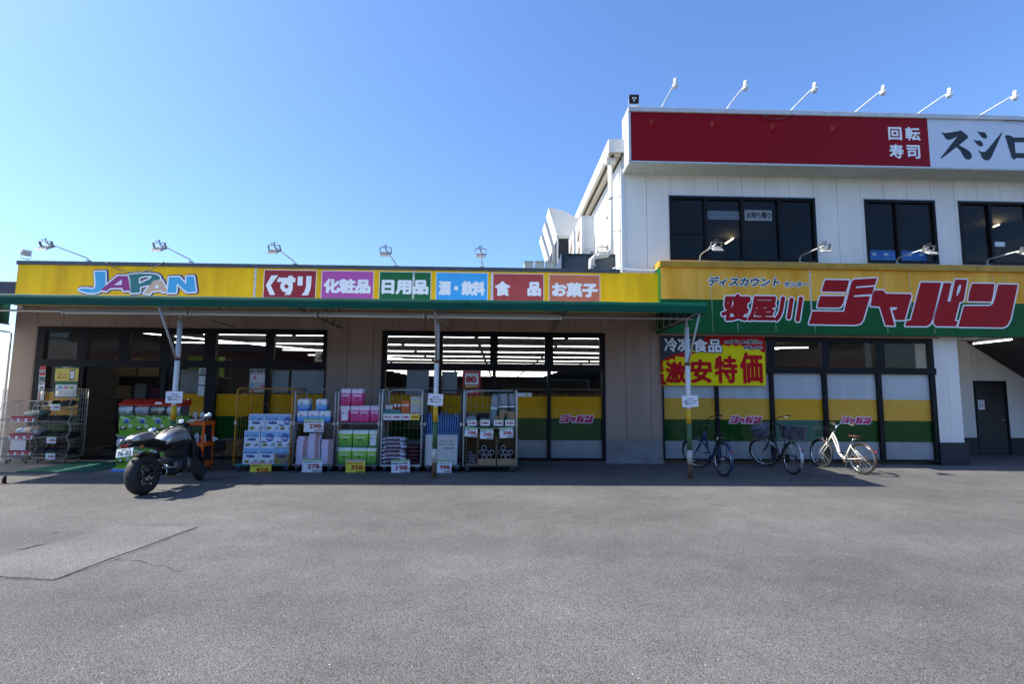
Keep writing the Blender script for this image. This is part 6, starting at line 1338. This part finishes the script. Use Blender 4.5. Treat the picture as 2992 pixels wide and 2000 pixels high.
for n_, x0, x1, y0, y1, v in (('298 price card on the top tier of the entrance rack', 150, 175, 1181, 1199, '298'), ('498 price card in the middle of the entrance rack', 137, 163, 1277, 1296, '498'), ('498 price card at the bottom of the entrance rack', 134, 160, 1325, 1343, '498')): card(n_, x0, x1, y0, y1, RYk-.02, v, None)
M_PRST = mat('strip_red', (.36, .01, .03), .5)
for k, (x0, x1, y0, y1) in enumerate(((34, 98, 1217, 1234), (29, 93, 1268, 1284), (25, 88, 1317, 1331))):
    c = P((x0+x1)/2, (y0+y1)/2, RYk-.08); s = (RYk-.08)/F_PX; w, h = (x1-x0)*s/2, (y1-y0)*s/2
    t = thing('price_strip', ['red and white price strip on the top tier of the low rack', 'red and white price strip on the middle tier of the low rack', 'red and white price strip on the bottom tier of the low rack'][k], 'price strip', c); MB().box(-w, w, -.002, .002, -h, h).build('strip', M_PAPER, t); MB().box(-w, w, -.003, -.0021, h*.2, h).build('red_band', M_PRST, t)
    for i, v in enumerate(('98', '258', '388')): text('price_number', v, M_PRICE, t, -w*.92+i*w*.66, -w*.48+i*w*.66, -h*.8, h*.12, -.0035, .004)
sb = tag(MB().bbox(PX(30, 1300, RYk+.2), PX(75, 1300, RYk+.2), RYk+.2, RYk+.22, .2, .55, .004).build('display_board', M_PAPER), 'plain white panel standing in the low wire rack', 'panel')

# ================================================================== entrance mat, posters, banner
mb = MB(); p0, p1 = G(46, 1380, .04), G(262, 1382, .04); y1 = 11.9
mat_o = tag(MB().bbox(p0.x, p1.x, p0.y, y1, .036, .048, .004).build('entrance_mat', mat('green_mat', (.006, .12, .085), .95, var=.3, vscale=40, bump=.8, bscale=400)), 'dark green entrance mat before the shop door', 'mat')
def poster(label, x0, x1, y0, y1, Y, base, parts, name='poster', cat='poster'):
    a, b = PX(x0, (y0+y1)/2, Y), PX(x1, (y0+y1)/2, Y); z1, z0 = PZ((x0+x1)/2, y0, Y), PZ((x0+x1)/2, y1, Y); w, h = (b-a)/2, (z1-z0)/2
    t = thing(name, label, cat, ((a+b)/2, Y, (z0+z1)/2)); MB().box(-w, w, 0, .002, -h, h).build('sheet', base, t)
    for k, p in enumerate(parts):
        if p[0] == 'r': rect('printed_block', p[1]*w, p[2]*w, p[3]*h, p[4]*h, -.0012-.0006*k, p[5], t, .0005)
        else: text('lettering', p[6], p[5], t, p[1]*w, p[2]*w, p[3]*h, p[4]*h, -.0012-.0006*k, p[7] if len(p) > 7 else .002)
    return t
M_PG = mat('poster_green', (.01, .13, .06), .5); M_PY = mat('poster_yellow', (.80, .68, .12), .5); M_PR = mat('poster_red', (.50, .02, .03), .5); M_PB = mat('poster_blue', (.10, .35, .62), .5); M_PP = mat('poster_pink', (.65, .18, .32), .5); M_GRY = mat('poster_grey', (.25, .26, .26), .6); M_NEW = print_mat('small_print_grey', ((.78, .8, .8), (.7, .72, .72), (.35, .36, .36)), 60)
GY = WY-.012+.018
PYY = WY-.004
poster('green and yellow 10 percent app poster on the entrance window', 161, 229, 1071, 1117, PYY, M_PY, [('r', -1, 1, .72, 1, M_PG), ('r', -.85, .1, -.55, .3, M_PR), ('t', -.8, .2, -.45, .35, M_PY, '10%', .012), ('r', .25, .72, -.75, .55, M_BLK), ('r', .30, .67, -.6, .4, M_W), ('t', -.4, .5, .78, .94, M_W, '会員様アプリ', .001), ('r', -1, 1, -1, -.88, M_PG)])
poster('green bordered white information poster below the app poster', 159, 226, 1117, 1163, PYY, M_PG, [('r', -.92, .92, -.85, .65, M_W), ('r', -.7, -.3, .1, .48, M_PB), ('r', -.2, .2, .1, .48, M_PP), ('r', .3, .68, .1, .48, M_CGRN), ('r', -.85, .85, -.75, -.1, M_NEW)])
for k, (y0, y1, l_, pr) in enumerate(((1070, 1087, 'red and white sticker, top of the entrance frame column', [('r', -1, 1, -.3, 1, M_PR), ('t', -.8, .8, -.9, -.4, M_BLK, 'SECOM', .001)]), (1088, 1114, 'white and green sticker, second on the entrance frame', [('r', -.9, .9, .2, .9, M_PR), ('r', -.9, .9, -.9, 0, M_PG)]), (1117, 1140, 'white door notice sticker, third on the entrance frame', [('t', -.8, .8, .3, .8, M_BLK, '自動ドア', .001), ('r', -.6, .6, -.8, -.2, M_GRY)]), (1143, 1170, 'white prohibition sticker, lowest on the entrance frame', [('r', -.8, -.1, .3, .8, M_PR), ('r', -.8, -.1, -.35, .15, M_PR), ('r', -.8, -.1, -.9, -.5, M_PR), ('r', .1, .8, -.8, .8, M_NEW)]))):
    poster(l_, 116-k*1.8, 134-k*1.8, y0, y1, WY-.066, M_PAPER, pr, 'sticker', 'sticker')
poster('narrow white and green payment sticker on the window behind the post', 580, 601, 1077, 1157, PYY, M_PAPER, [('r', -.7, .7, .55, .95, M_GRY), ('r', -1, 1, .42, .55, M_PG), ('r', -.8, .8, -.15, .35, M_NEW), ('r', -1, 1, -.3, -.2, M_PG), ('r', -.8, .8, -.95, -.4, M_NEW)], 'sticker', 'sticker')
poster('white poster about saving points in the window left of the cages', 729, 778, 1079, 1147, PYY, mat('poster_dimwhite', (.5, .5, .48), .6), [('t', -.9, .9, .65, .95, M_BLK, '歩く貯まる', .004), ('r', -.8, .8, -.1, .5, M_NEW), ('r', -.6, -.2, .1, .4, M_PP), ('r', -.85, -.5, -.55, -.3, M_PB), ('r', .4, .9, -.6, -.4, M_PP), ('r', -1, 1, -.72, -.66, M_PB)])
for l_, x0, x1, y0, y1 in (('blank back of a poster in the window, left one behind the cages', 795, 843, 1083, 1147), ('blank back of a poster in the window, right one behind the cages', 851, 947, 1083, 1150), ('large blank poster back in the middle window, leftmost', 1188, 1253, 1083, 1155), ('narrow blank poster back beside the middle post', 1291, 1336, 1086, 1150), ('large white board inside the window behind the left post', 527, 580, 1080, 1148)):
    poster(l_, x0, x1, y0, y1, PYY+.03 if 'board' not in l_ else WY+.4, mat('poster_back', (.33, .36, .37), .7, var=.08, vscale=3), [])
poster('red and white tooth shaped 80 offer poster in the middle window', 1352, 1405, 1085, 1135, PYY, M_PR, [('r', -.75, .75, -.6, .75, M_W), ('t', -.6, .45, -.3, .35, M_PR, '80', .012), ('r', -.4, .6, .45, .6, M_NEW), ('r', -.7, .6, -.9, -.72, M_PY)])
poster('small white and yellow notice in the middle window', 1510, 1554, 1149, 1160, PYY, M_PAPER, [('r', .2, .5, -.7, .7, M_PY)])
poster('red strip poster under the tooth poster', 1355, 1402, 1140, 1158, PYY, M_PR, [('r', -.8, .3, .1, .8, M_W), ('r', .45, .85, .2, .9, M_PY)])
for l_, x0 in (('first red logo sticker on the middle shop window', 1633),): pass
def small_logo(label, x0, x1, y0, Yp):
    sc = (x1-x0)/(2980-2363); a = P(x0, y0, Yp); t = thing('logo_sticker', label, 'sticker', P((x0+x1)/2, y0+10, Yp)); o = root_loc(t)
    fx = lambda p: (P(x0+(p[0]-2363)*sc, y0+(p[1]-812)*sc, Yp).x, P(x0+(p[0]-2363)*sc, y0+(p[1]-812)*sc, Yp).z)
    for nm, m_, rad, dy in (('letter_outline', M_W, .014, 0), ('letter', mat('magenta_red', (.50, .012, .10), .5), 0, -.002)):
        for k, l in enumerate(BIG):
            v, f = tess([[fx(p) for p in lp] for lp in l]); flat_build(fat(v, f, rad, lambda a_, b_, kk: Vector((a_, Yp+dy-.0001*k-.00003*kk, b_))-o, 8), nm, m_, t)
small_logo('red katakana logo sticker on the window right of the cages', 1635, 1735, 1213, WY+.003)
small_logo('red katakana logo sticker above the black bicycle', 2130, 2227, 1216, WY+.003)
small_logo('red katakana logo sticker behind the cream bicycle', 2455, 2547, 1218, WY+.003)
# sale banner
BY = WY-.075; bn = thing('sale_banner', 'red, black and yellow frozen food sale banner on the right windows', 'banner', P(2085, 1130, BY)); S5 = 2346/340
M_BY = mat('banner_yellow', (.84, .70, .003), .6, spec=.15); M_BR = mat('banner_red', (.50, .004, .010), .6, spec=.15)
o = root_loc(bn); L4 = [P(1920+x/S5, 960+y/S5, BY)-o for x, y in ((60, 125), (2165, 148), (2195, 1160), (85, 1155))]
n_ = 24; vs = []
for j in range(9):
    for i in range(n_+1):
        a = L4[0].lerp(L4[1], i/n_); b = L4[3].lerp(L4[2], i/n_); p = a.lerp(b, j/8); vs.append((p.x, p.y, p.z))
mb = MB().add(vs, [(j*(n_+1)+i, j*(n_+1)+i+1, (j+1)*(n_+1)+i+1, (j+1)*(n_+1)+i) for j in range(8) for i in range(n_)], True); mb.build('cloth', M_BY, bn)
for k, (l, m_) in enumerate((([(1040, 137), (2165, 149), (2185, 480), (2130, 490), (2060, 430), (1900, 440), (1750, 380), (1660, 330), (1600, 365), (1500, 330), (1450, 365), (1330, 330), (1200, 420), (900, 480), (700, 400), (930, 210)], M_BR), ([(75, 640), (160, 600), (330, 510), (600, 460), (800, 490), (700, 530), (590, 540), (570, 590), (360, 560), (370, 640), (270, 610), (240, 660), (130, 650), (110, 700), (135, 880), (80, 880)], M_BR),
        ([(80, 910), (140, 930), (130, 1000), (160, 1080), (215, 1140), (85, 1150)], M_BR), ([(62, 126), (1040, 137), (930, 210), (1000, 300), (900, 400), (600, 480), (330, 530), (160, 620), (75, 660)], mat('banner_black', (.018, .018, .022), .5)))):
    traced('printed_shape', [l], 1920, 960, S5, BY-.0015-.0008*k, m_, bn)
def btext(s, x0, x1, y0, y1, m_, bold, ol, Y=BY-.006):
    a, b = PX(1920+x0/S5, 960+(y0+y1)/2/S5, Y), PX(1920+x1/S5, 960+(y0+y1)/2/S5, Y); z1, z0 = PZ(1920+(x0+x1)/2/S5, 960+y0/S5, Y), PZ(1920+(x0+x1)/2/S5, 960+y1/S5, Y)
    text('lettering', s, m_, bn, a-o.x, b-o.x, z0-o.z, z1-o.z, Y-o.y, bold, outline=ol)
btext('冷凍', 150, 670, 200, 470, M_W, .009, (M_BLK, .022)); btext('食品', 730, 1290, 215, 480, M_W, .010, (M_BLK, .022))
for s, a, b, y0, y1 in (('激', 185, 570, 690, 1090), ('安', 690, 1090, 640, 1090), ('特', 1175, 1600, 570, 1090), ('価', 1685, 2110, 500, 1100)): btext(s, a, b, y0, y1, M_BR, .024, (M_BY, .02))
btext('地域', 1355, 1490, 255, 305, M_BLK, .003, (M_W, .007)); btext('No.1', 1505, 1750, 225, 300, M_BLK, .005, (M_W, .007)); btext('の', 1765, 1820, 262, 305, M_BLK, .003, (M_W, .007)); btext('安さ', 1835, 2035, 222, 312, M_BLK, .006, (M_W, .007)); btext('を', 2055, 2115, 262, 315, M_BLK, .003, (M_W, .007)); btext('目指します!', 1755, 2115, 360, 420, M_BLK, .004, (M_W, .007))
eye = MB()
for p in L4: eye.ring(p+Vector((0, -.004, 0)), (0, 1, 0), .014, .004, 10, 5)
eye.build('eyelets', M_STEEL, bn)
# toilet sign and strip lamp in the recess
poster('white toilet sign with blue and orange figures on the dark door', 2858, 2877, 1170, 1198, RY-.03, M_PAPER, [('r', -.55, -.15, -.5, .2, M_PB), ('r', -.48, -.22, .3, .6, M_PB), ('r', .15, .6, -.5, .2, mat('figure_orange', (.6, .35, .12), .5)), ('r', .24, .5, .3, .6, mat('figure_orange', (.6, .35, .12), .5))], 'toilet_sign', 'sign')
a, b = P(2845, 1016, 13.9), P(2957, 1003, 12.75); a.z = b.z = 3.12
t = thing('recess_strip_light', 'lit strip light under the ceiling of the corner entrance', 'strip light', a); d_ = b-a
MB().tube([(0, 0, 0), d_], .014, 8).build('tube', M_TUBE, t); MB().tube([Vector((0, 0, .05)), d_+Vector((0, 0, .05))], .03, 6).build('housing', M_PAINT, t); MB().lathe([(.10, .12), (.02, .03)], Matrix.Translation(d_), 14).build('end_cone', M_PAINT, t)

# ================================================================== shop interior
lid = 0; YR = [13.9+2.55*i for i in range(14)]
base_l = thing('ceiling_light', '', 'strip light', (0, 0, 0)); MB().tube([(-1.17, 0, 0), (1.17, 0, 0)], .0125, 6).build('tube', M_TUBE, base_l); MB().box(-1.22, 1.22, -.03, .03, .03, .07).build('housing', M_GRY, base_l); first = True
for r_, y in enumerate(YR):
    xs = [-9.2+2.46*k for k in range(8)]
    for k, x in enumerate(xs):
        if x > 10.2 or (x < -7.0 and r_ > 1) or (r_ == 0 and x < -8): continue
        if r_ > 8 and not 1 <= k <= 5: continue
        lab = f'lit strip light on the shop ceiling, row {["one","two","three","four","five","six","seven","eight","nine","ten","eleven","twelve","thirteen","fourteen","fifteen","sixteen","seventeen","eighteen"][r_]} from the front, {["first","second","third","fourth","fifth","sixth","seventh","eighth"][k]} from left'
        if first: base_l.location = (x, y, 3.15); base_l['label'] = lab; base_l['group'] = 'strip lights on the shop ceiling'; first = False
        else: dup(base_l, (x, y, 3.15), 0, lab, 'strip lights on the shop ceiling')
for k in range(5):
    x, y = [(6.0, 14.2), (8.4, 14.2), (6.2, 17.0), (8.7, 16.2), (6.4, 20.0)][k]
    dup(base_l, (x, y, 3.15), R(0 if k != 3 else -14), f'lit strip light on the ceiling behind the right hand windows, {["nearest left", "nearest right", "second row left", "slanting one", "third row"][k]}', 'strip lights on the shop ceiling')
for k in range(5): dup(base_l, (-9.3+.55*k*2, 14.1+2.1*k, 3.15), R(62), f'lit strip light of the slanting row near the entrance, {["nearest", "second", "third", "fourth", "farthest"][k]}', 'strip lights on the shop ceiling')
# shelving gondolas with goods
M_GON = mat('gondola_grey', (.30, .30, .30), .6)
gp = [print_mat(f'goods{i}', c, 7) for i, c in enumerate((((.30, .05, .04), (.5, .4, .1), (.12, .15, .3), (.5, .5, .48)), ((.1, .25, .12), (.45, .42, .2), (.4, .1, .1), (.2, .3, .45)), ((.45, .42, .36), (.2, .1, .06), (.35, .25, .1), (.1, .1, .12))))]
k = 0
for y in (14.6, 17.4, 20.4, 24.0):
    for x0, x1 in ((-7.2, -4.4), (-3.6, -.6), (.2, 3.0), (5.2, 9.4)):
        t = thing('shelf_unit', f'shop shelf unit with packed goods, row {["nearest", "second", "third", "farthest"][(14.6, 17.4, 20.4, 24.0).index(y)]} from the windows, {["far left", "left", "centre", "behind right windows"][k % 4]}', 'shelf', ((x0+x1)/2, y, .03)); w = (x1-x0)/2; mb = MB().box(-w, w, .22, .26, 0, 1.75)
        for z in (.1, .5, .9, 1.3, 1.7): mb.box(-w, w, 0, .22, z, z+.03)
        mb.build('gondola', M_GON, t)
        for j, z in enumerate((.131, .531, .931, 1.331)): MB().box(-w+.05, w-.05, .02, .2, z, z+.28).build('goods_row', gp[(k+j) % 3], t)
        k += 1
t = thing('entrance_shelf', 'dark shelf of household goods inside the shop entrance', 'shelf', (-8.9, 14.0, .03)); mb = MB()
for z in (.05, .75, 1.35, 1.95): mb.box(-1.5, 1.5, 0, .4, z, z+.03)
mb.box(-1.5, 1.5, .4, .43, 0, 2.5); mb.build('gondola', mat('dark_gondola', (.09, .085, .08), .6), t)
for j, (a, b, z, h, m_) in enumerate(((-1.4, -.8, 1.981, .5, M_CARD), (-.75, -.2, 1.981, .45, M_CARD), (-.1, .4, 1.981, .5, mat('navy_box', (.03, .05, .12), .6)), (.55, 1.4, 1.981, .55, mat('lime_board', (.25, .42, .02), .5)), (-1.3, -.9, 1.381, .35, M_CARD), (-.8, -.5, 1.381, .4, M_GRY), (-.4, .2, 1.381, .3, mat('wine_box', (.14, .02, .06), .6)), (.3, 1.2, 1.381, .28, M_GRY), (-1.2, -.5, .781, .4, mat('fan_grey', (.2, .2, .2), .5)), (-.3, .5, .781, .35, M_CARD))): MB().bbox(a, b, .02, .3, z, z+h, .01).build('goods', m_, t)
for l_, x, y, w, z, txt in (('small hanging sign inside the transom window', -4.9, 14.4, .2, 2.6, '本'),):
    t = thing('hanging_sign', l_, 'sign', (x, y, z)); MB().box(-w, w, 0, .02, -.18, .18).build('board', M_PR if 'red' in l_ else M_PAPER, t); text('lettering', txt, M_W if 'red' in l_ else M_BLK, t, -w*.6, w*.6, -.1, .1, -.002, .004); MB().tube([(-w*.8, .01, .18), (-w*.8, .01, 3.2-z)], .004, 4).tube([(w*.8, .01, .18), (w*.8, .01, 3.2-z)], .004, 4).build('cord', M_CABLE, t)

# upper floor details
M_CRATE = mat('crate_blue', (.02, .20, .62), .45)
cx0 = PX(2535, 750, WY+.35)
for i in range(5):
    t = thing('plastic_crate', f'blue plastic crate on the upper window ledge, {["leftmost", "second", "middle", "fourth", "rightmost"][i]} of five', 'crate', (cx0+.31*i+.155, WY+.32, PZ(2600, 766, WY+.32)), 0, 'blue crates behind the upper window'); MB().bbox(-.15, .15, 0, .25, 0, .30, .012).build('body', M_CRATE, t); MB().bbox(-.153, .153, -.01, .26, .26, .31, .008).build('rim', mat('crate_blue_dark', (.015, .14, .45), .45), t); MB().box(-.05, .05, -.004, -.001, .17, .23).build('label', M_PAPER, t)
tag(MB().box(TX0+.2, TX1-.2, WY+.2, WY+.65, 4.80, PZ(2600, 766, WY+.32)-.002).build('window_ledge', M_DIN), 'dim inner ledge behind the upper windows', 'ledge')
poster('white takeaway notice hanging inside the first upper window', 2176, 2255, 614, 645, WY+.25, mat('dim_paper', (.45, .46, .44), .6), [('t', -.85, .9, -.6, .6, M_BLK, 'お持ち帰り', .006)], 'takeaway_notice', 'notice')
poster('striped translucent film on the first upper window', 2067, 2162, 616, 642, WY+.03, mat('film_navy', (.06, .08, .13), .3), [('r', -1, 1, .55, .75, M_GRY), ('r', -1, 1, .1, .3, M_GRY), ('r', -1, 1, -.35, -.15, M_GRY), ('r', -1, 1, -.85, -.65, M_GRY)], 'window_film', 'film')
poster('small white notice on the right upper window', 2907, 2936, 707, 721, WY+.03, M_PAPER, [], 'paper_notice', 'notice')
for i, (a, b, Yd) in enumerate((((2120, 712), (2150, 692), 16.5), ((2528, 615), (2556, 598), 14.2), ((2900, 664), (2930, 652), 14.6), ((2802, 606), (2814, 602), 14.0), ((1998, 652), (2006, 645), 17.5), ((2195, 652), (2213, 645), 17.0))):
    p, q = P(*a, Yd), P(*b, Yd+.6); t = thing('pendant_light', ['row of warm lamps glowing in the first upper window', 'warm strip lamp at the top left of the second upper window', 'warm strip lamp in the right pane of the last upper window', 'small warm lamp at the top left of the last upper window', 'small warm lamp in the darkest upper pane', 'warm lamp behind the takeaway notice'][i], 'lamp', p); d_ = q-p
    n = 5 if i == 0 else 1
    for k in range(n): MB().tube([d_*(k/n), d_*((k+.6)/n)], .022, 8).build('lamp', M_WARM, t)
    MB().tube([(0, 0, .02), (0, 0, 6.98-p.z)], .004, 4).build('cord', M_CABLE, t)

# ================================================================== roof equipment
RZ = 4.5; M_AC = mat('ac_white', (.70, .70, .67), .5, var=.08, vscale=4); M_DK = mat('ac_dark', (.012, .012, .013), .6); M_BEAM = mat('blue_grey_steel', (.055, .075, .095), .5, .2, var=.2, vscale=6)
BYm = 13.0; bx0, bx1 = PX(1643, 760, BYm), TX0-.03; bz1 = PZ(1700, 746, BYm); bz0 = PZ(1700, 783, BYm)-.1
t = thing('steel_beam', 'blue grey steel beam frame on the flat roof under the air conditioners', 'steel beam', ((bx0+bx1)/2, BYm, RZ)); o = root_loc(t)
MB().box(bx0, bx1, BYm, BYm+.02, bz0, bz1).build('web', M_BEAM, t, world=True); MB().box(bx0-.03, bx1, BYm-.06, BYm+.12, bz1, bz1+.025).build('top_flange', M_BEAM, t, world=True); MB().box(bx0-.03, bx1, BYm-.06, BYm+.12, bz0-.025, bz0).build('bottom_flange', M_BEAM, t, world=True)
MB().box(bx0-.03, bx0-.01, BYm-.05, BYm+4, bz0, bz1-.001).build('side_web', M_BEAM, t, world=True)
MB().box(bx0+.06, bx0+.08, BYm-.05, BYm-.001, bz0, bz1).build('stiffener', M_BEAM, t, world=True); MB().box(2.15+.25, 2.75, BYm-.015, BYm-.001, bz0+.03, bz1-.03).build('splice_plate', M_BEAM, t, world=True)
for i in range(3):
    for j in range(2): MB().lathe([(.02, 0), (.02, .02)], Matrix.Translation((2.5+.12*j, BYm-.016, bz0+.08+i*.11)) @ Matrix.Rotation(R(90), 4, 'X'), 6).build('bolt', M_BEAM, t, world=True)
MB().box(bx0+.1, bx0+.2, BYm+.1, BYm+.2, RZ, bz0-.026).box(bx1-.3, bx1-.2, BYm+.1, BYm+.2, RZ, bz0-.026).build('support_leg', M_BEAM, t, world=True)
def ac_unit(label, x0, x1, Y0, dep, z0, z1):
    t = thing('air_conditioner', label, 'air conditioner', ((x0+x1)/2, Y0, z0), 0, 'air conditioner units on the shop roof'); w = (x1-x0)/2; h = z1-z0
    MB().bbox(-w, w, 0, dep, 0, h, .012).build('casing', M_AC, t); MB().box(-w-.01, w+.01, -.01, dep+.01, h, h+.03).build('lid', M_AC, t)
    for zc in (h*.28, h*.72):
        f = MB().lathe([(h*.21, 0), (h*.215, .03), (h*.20, .035)], Matrix.Translation((-w, dep/2, zc)) @ Matrix.Rotation(R(-90), 4, 'Y'), 24).build('fan_guard', mat('fan_tan', (.5, .36, .26), .5), t); g = MB()
        for k in range(6): g.ring((-w-.038, dep/2, zc), (1, 0, 0), h*.03*(k+1), .004, 24, 4)
        g.build('fan_grille', M_AC, f)
    MB().tube([(-w+.06, -.03, h*.14), (-w+.06, -.03, h*.18), (w*.2, -.03, h*.18)], .008, 6).build('refrigerant_pipe', M_GREY, t); MB().box(w*.4, w*.8, -.02, 0, h*.02, h*.12).build('service_plate', M_GRY, t); MB().box(-w*.35, -w*.34, -.004, 0, .02, h-.02).build('panel_seam', M_GRY, t)
ax0, ax1 = PX(1699, 690, 13.15), PX(1737, 690, 13.15); az0 = bz1+.026; az1 = PZ(1718, 634, 13.15)
ac_unit('nearest white air conditioner with tan fan on the roof beam', ax0, ax1, 13.15, 1.0, az0, az1)
ac_unit('second white air conditioner behind the nearest one', ax0-.03, ax1-.03, 14.35, 1.0, az0, az1-.02)
hx = PX(1606, 606, 15.7); hz = PZ(1606, 606, 15.7)
q = lambda px_, py_: P(px_, py_, 15.7)
base_h = None
for i, dy in enumerate((0, 1.42, 2.84)):
    t = thing('duct_hood', ['nearest white scoop hood on a roof condenser', 'middle white scoop hood on a roof condenser', 'farthest white scoop hood on a roof condenser'][i], 'duct hood', (hx+.7, 15.7+dy, RZ), 0, 'scoop hoods on the roof'); o = Vector((hx+.7, 15.7, RZ)); D = .95
    A, B_, C_, Dd, E_ = q(1606, 606)-o, q(1651, 619)-o, q(1705, 648)-o, q(1700, 690)-o, q(1628, 690)-o
    for yy in (0, D): MB().prism([A+Vector((0, yy, 0)), B_+Vector((0, yy, 0)), C_+Vector((0, yy, 0)), Dd+Vector((0, yy, 0)), E_+Vector((0, yy, 0))], (0, .012, 0)).build('side_plate', M_AC, t)
    tp = MB()
    for a_, b_ in ((A, B_), (B_, C_)): tp.prism([a_, b_, b_+Vector((0, D, 0)), a_+Vector((0, D, 0))], (0, 0, .012))
    tp.build('top_plate', M_AC, t); MB().prism([A+Vector((-.03, .02, -.0)), E_+Vector((0, .02, 0)), E_+Vector((0, D-.02, 0)), A+Vector((-.03, D-.02, 0))], (.012, 0, 0)).build('front_plate', M_AC, t)
    rv = MB()
    for k in range(5): rv.lathe([(.012, 0), (.012, .01)], Matrix.Translation(A.lerp(C_, .1+k*.2)+Vector((0, .05, .03-.02*abs(k-2)))), 6)
    rv.build('rivets', M_GREY, t)
    bb_ = MB(); e0, e1 = E_.x, E_.x+.75
    for xx in (e0, e1-.04):
        for yy in (0.02, D-.06): bb_.box(xx, xx+.04, yy, yy+.04, 0, E_.z)
    bb_.box(e0, e1, .02, D-.02, E_.z-.06, E_.z-.001); bb_.build('condenser_frame', M_AC, t); MB().box(e0+.03, e1-.03, .06, D-.06, .05, E_.z-.07).build('condenser_core', M_DK, t)
for i, px_ in enumerate((1545, 1577, 1608)):
    x = PX(px_, 775, 13.0); w = .115; t = thing('roof_vent_box', ['leftmost cream vent box on the parapet roof', 'middle cream vent box on the parapet roof', 'rightmost cream vent box beside the steel beam'][i], 'vent', (x, 13.0, RZ), 0, 'cream vent boxes on the roof'); z1 = PZ(px_, 763, 13.0)-RZ
    M_CR = mat('cream_box', (.60, .60, .47), .6, var=.1, vscale=8)
    MB().bbox(-w, w, 0, .25, 0, z1-.03, .006).build('body', M_CR, t); MB().prism([(-w-.012, -.012, z1-.03), (w+.012, -.012, z1-.03), (w, -.012, z1), (-w, -.012, z1)], (0, .28, 0)).build('lid', M_CR, t)
    mb = MB()
    for xx in (-.05, 0, .05): mb.box(xx-.003, xx+.003, -.0135, -.012, z1-.025, z1-.002)
    mb.build('lid_groove', M_JOINT, t)
sp_ = P(1749, 628, WY+1.0); t = thing('wall_spotlight', 'white wall lamp on the sunlit side wall', 'lamp', (TX0-.03, sp_.y, sp_.z)); MB().lathe([(.02, 0), (.05, .03), (.075, .12), (.075, .16)], Matrix.Rotation(R(-125), 4, 'Y'), 16, False).build('shade', M_PAINT, t); MB().lathe([(.05, 0), (.05, .02)], Matrix.Rotation(R(-90), 4, 'Y'), 12).build('wall_plate', M_PAINT, t)
tag(MB().tube([P(1790, 785, LY+.1), P(1812, 782, LY+.05), P(1825, 787, LY+.02), P(1880, 790, LY+.02), P(1912, 791, LY+.02), P(1922, 785, LY+.02), P(1930, 768, LY+.02), P(1938, 762, LY+.02)], .016, 8).build('conduit', M_PAINT), 'pale conduit running along the sign top to the right sign', 'conduit')
tag(MB().bbox(-13.0, FX0-.16, 12.6, 13.4, 3.9, 4.25, .01).build('neighbouring_canopy', mat('dark_slate', (.05, .05, .065), .5)), 'dark slate canopy edge just behind the left end of the sign', 'canopy')

# low post at the far left kerb
g0 = G(11, 1415); t = thing('ground_stake', 'short dark stake standing at the left edge of the shade', 'stake', (g0.x, g0.y, 0)); MB().tube([(0, 0, 0), (0, 0, .13)], .03, 10).build('stake', M_BLKP, t); MB().lathe([(.06, 0), (.06, .01), (.03, .015)], None, 12).build('foot', M_RUST, t)
# ================================================================== street opposite (seen only in reflections)
op = thing('opposite_building', 'long grey building with red and white band across the car park', 'building', (0, -30, 0)); mb = MB().box(-45, 40, -38, -30, 0, 9.5); mb.build('wall', mat('opposite_grey', (.16, .155, .15), .8, var=.2, vscale=.5), op, world=True)
MB().box(-45, 40, -29.98, -29.9, 4.3, 5.7).build('red_band', mat('opposite_red', (.36, .03, .035), .6), op, world=True); MB().box(-45, 40, -29.98, -29.9, 5.705, 6.6).build('white_band', mat('opposite_white', (.45, .45, .44), .6), op, world=True)
for i in range(9): MB().box(-42+i*9, -36+i*9, -29.99, -29.93, .3, 2.9).build('window', mat('opposite_window', (.03, .035, .04), .2), op, world=True)
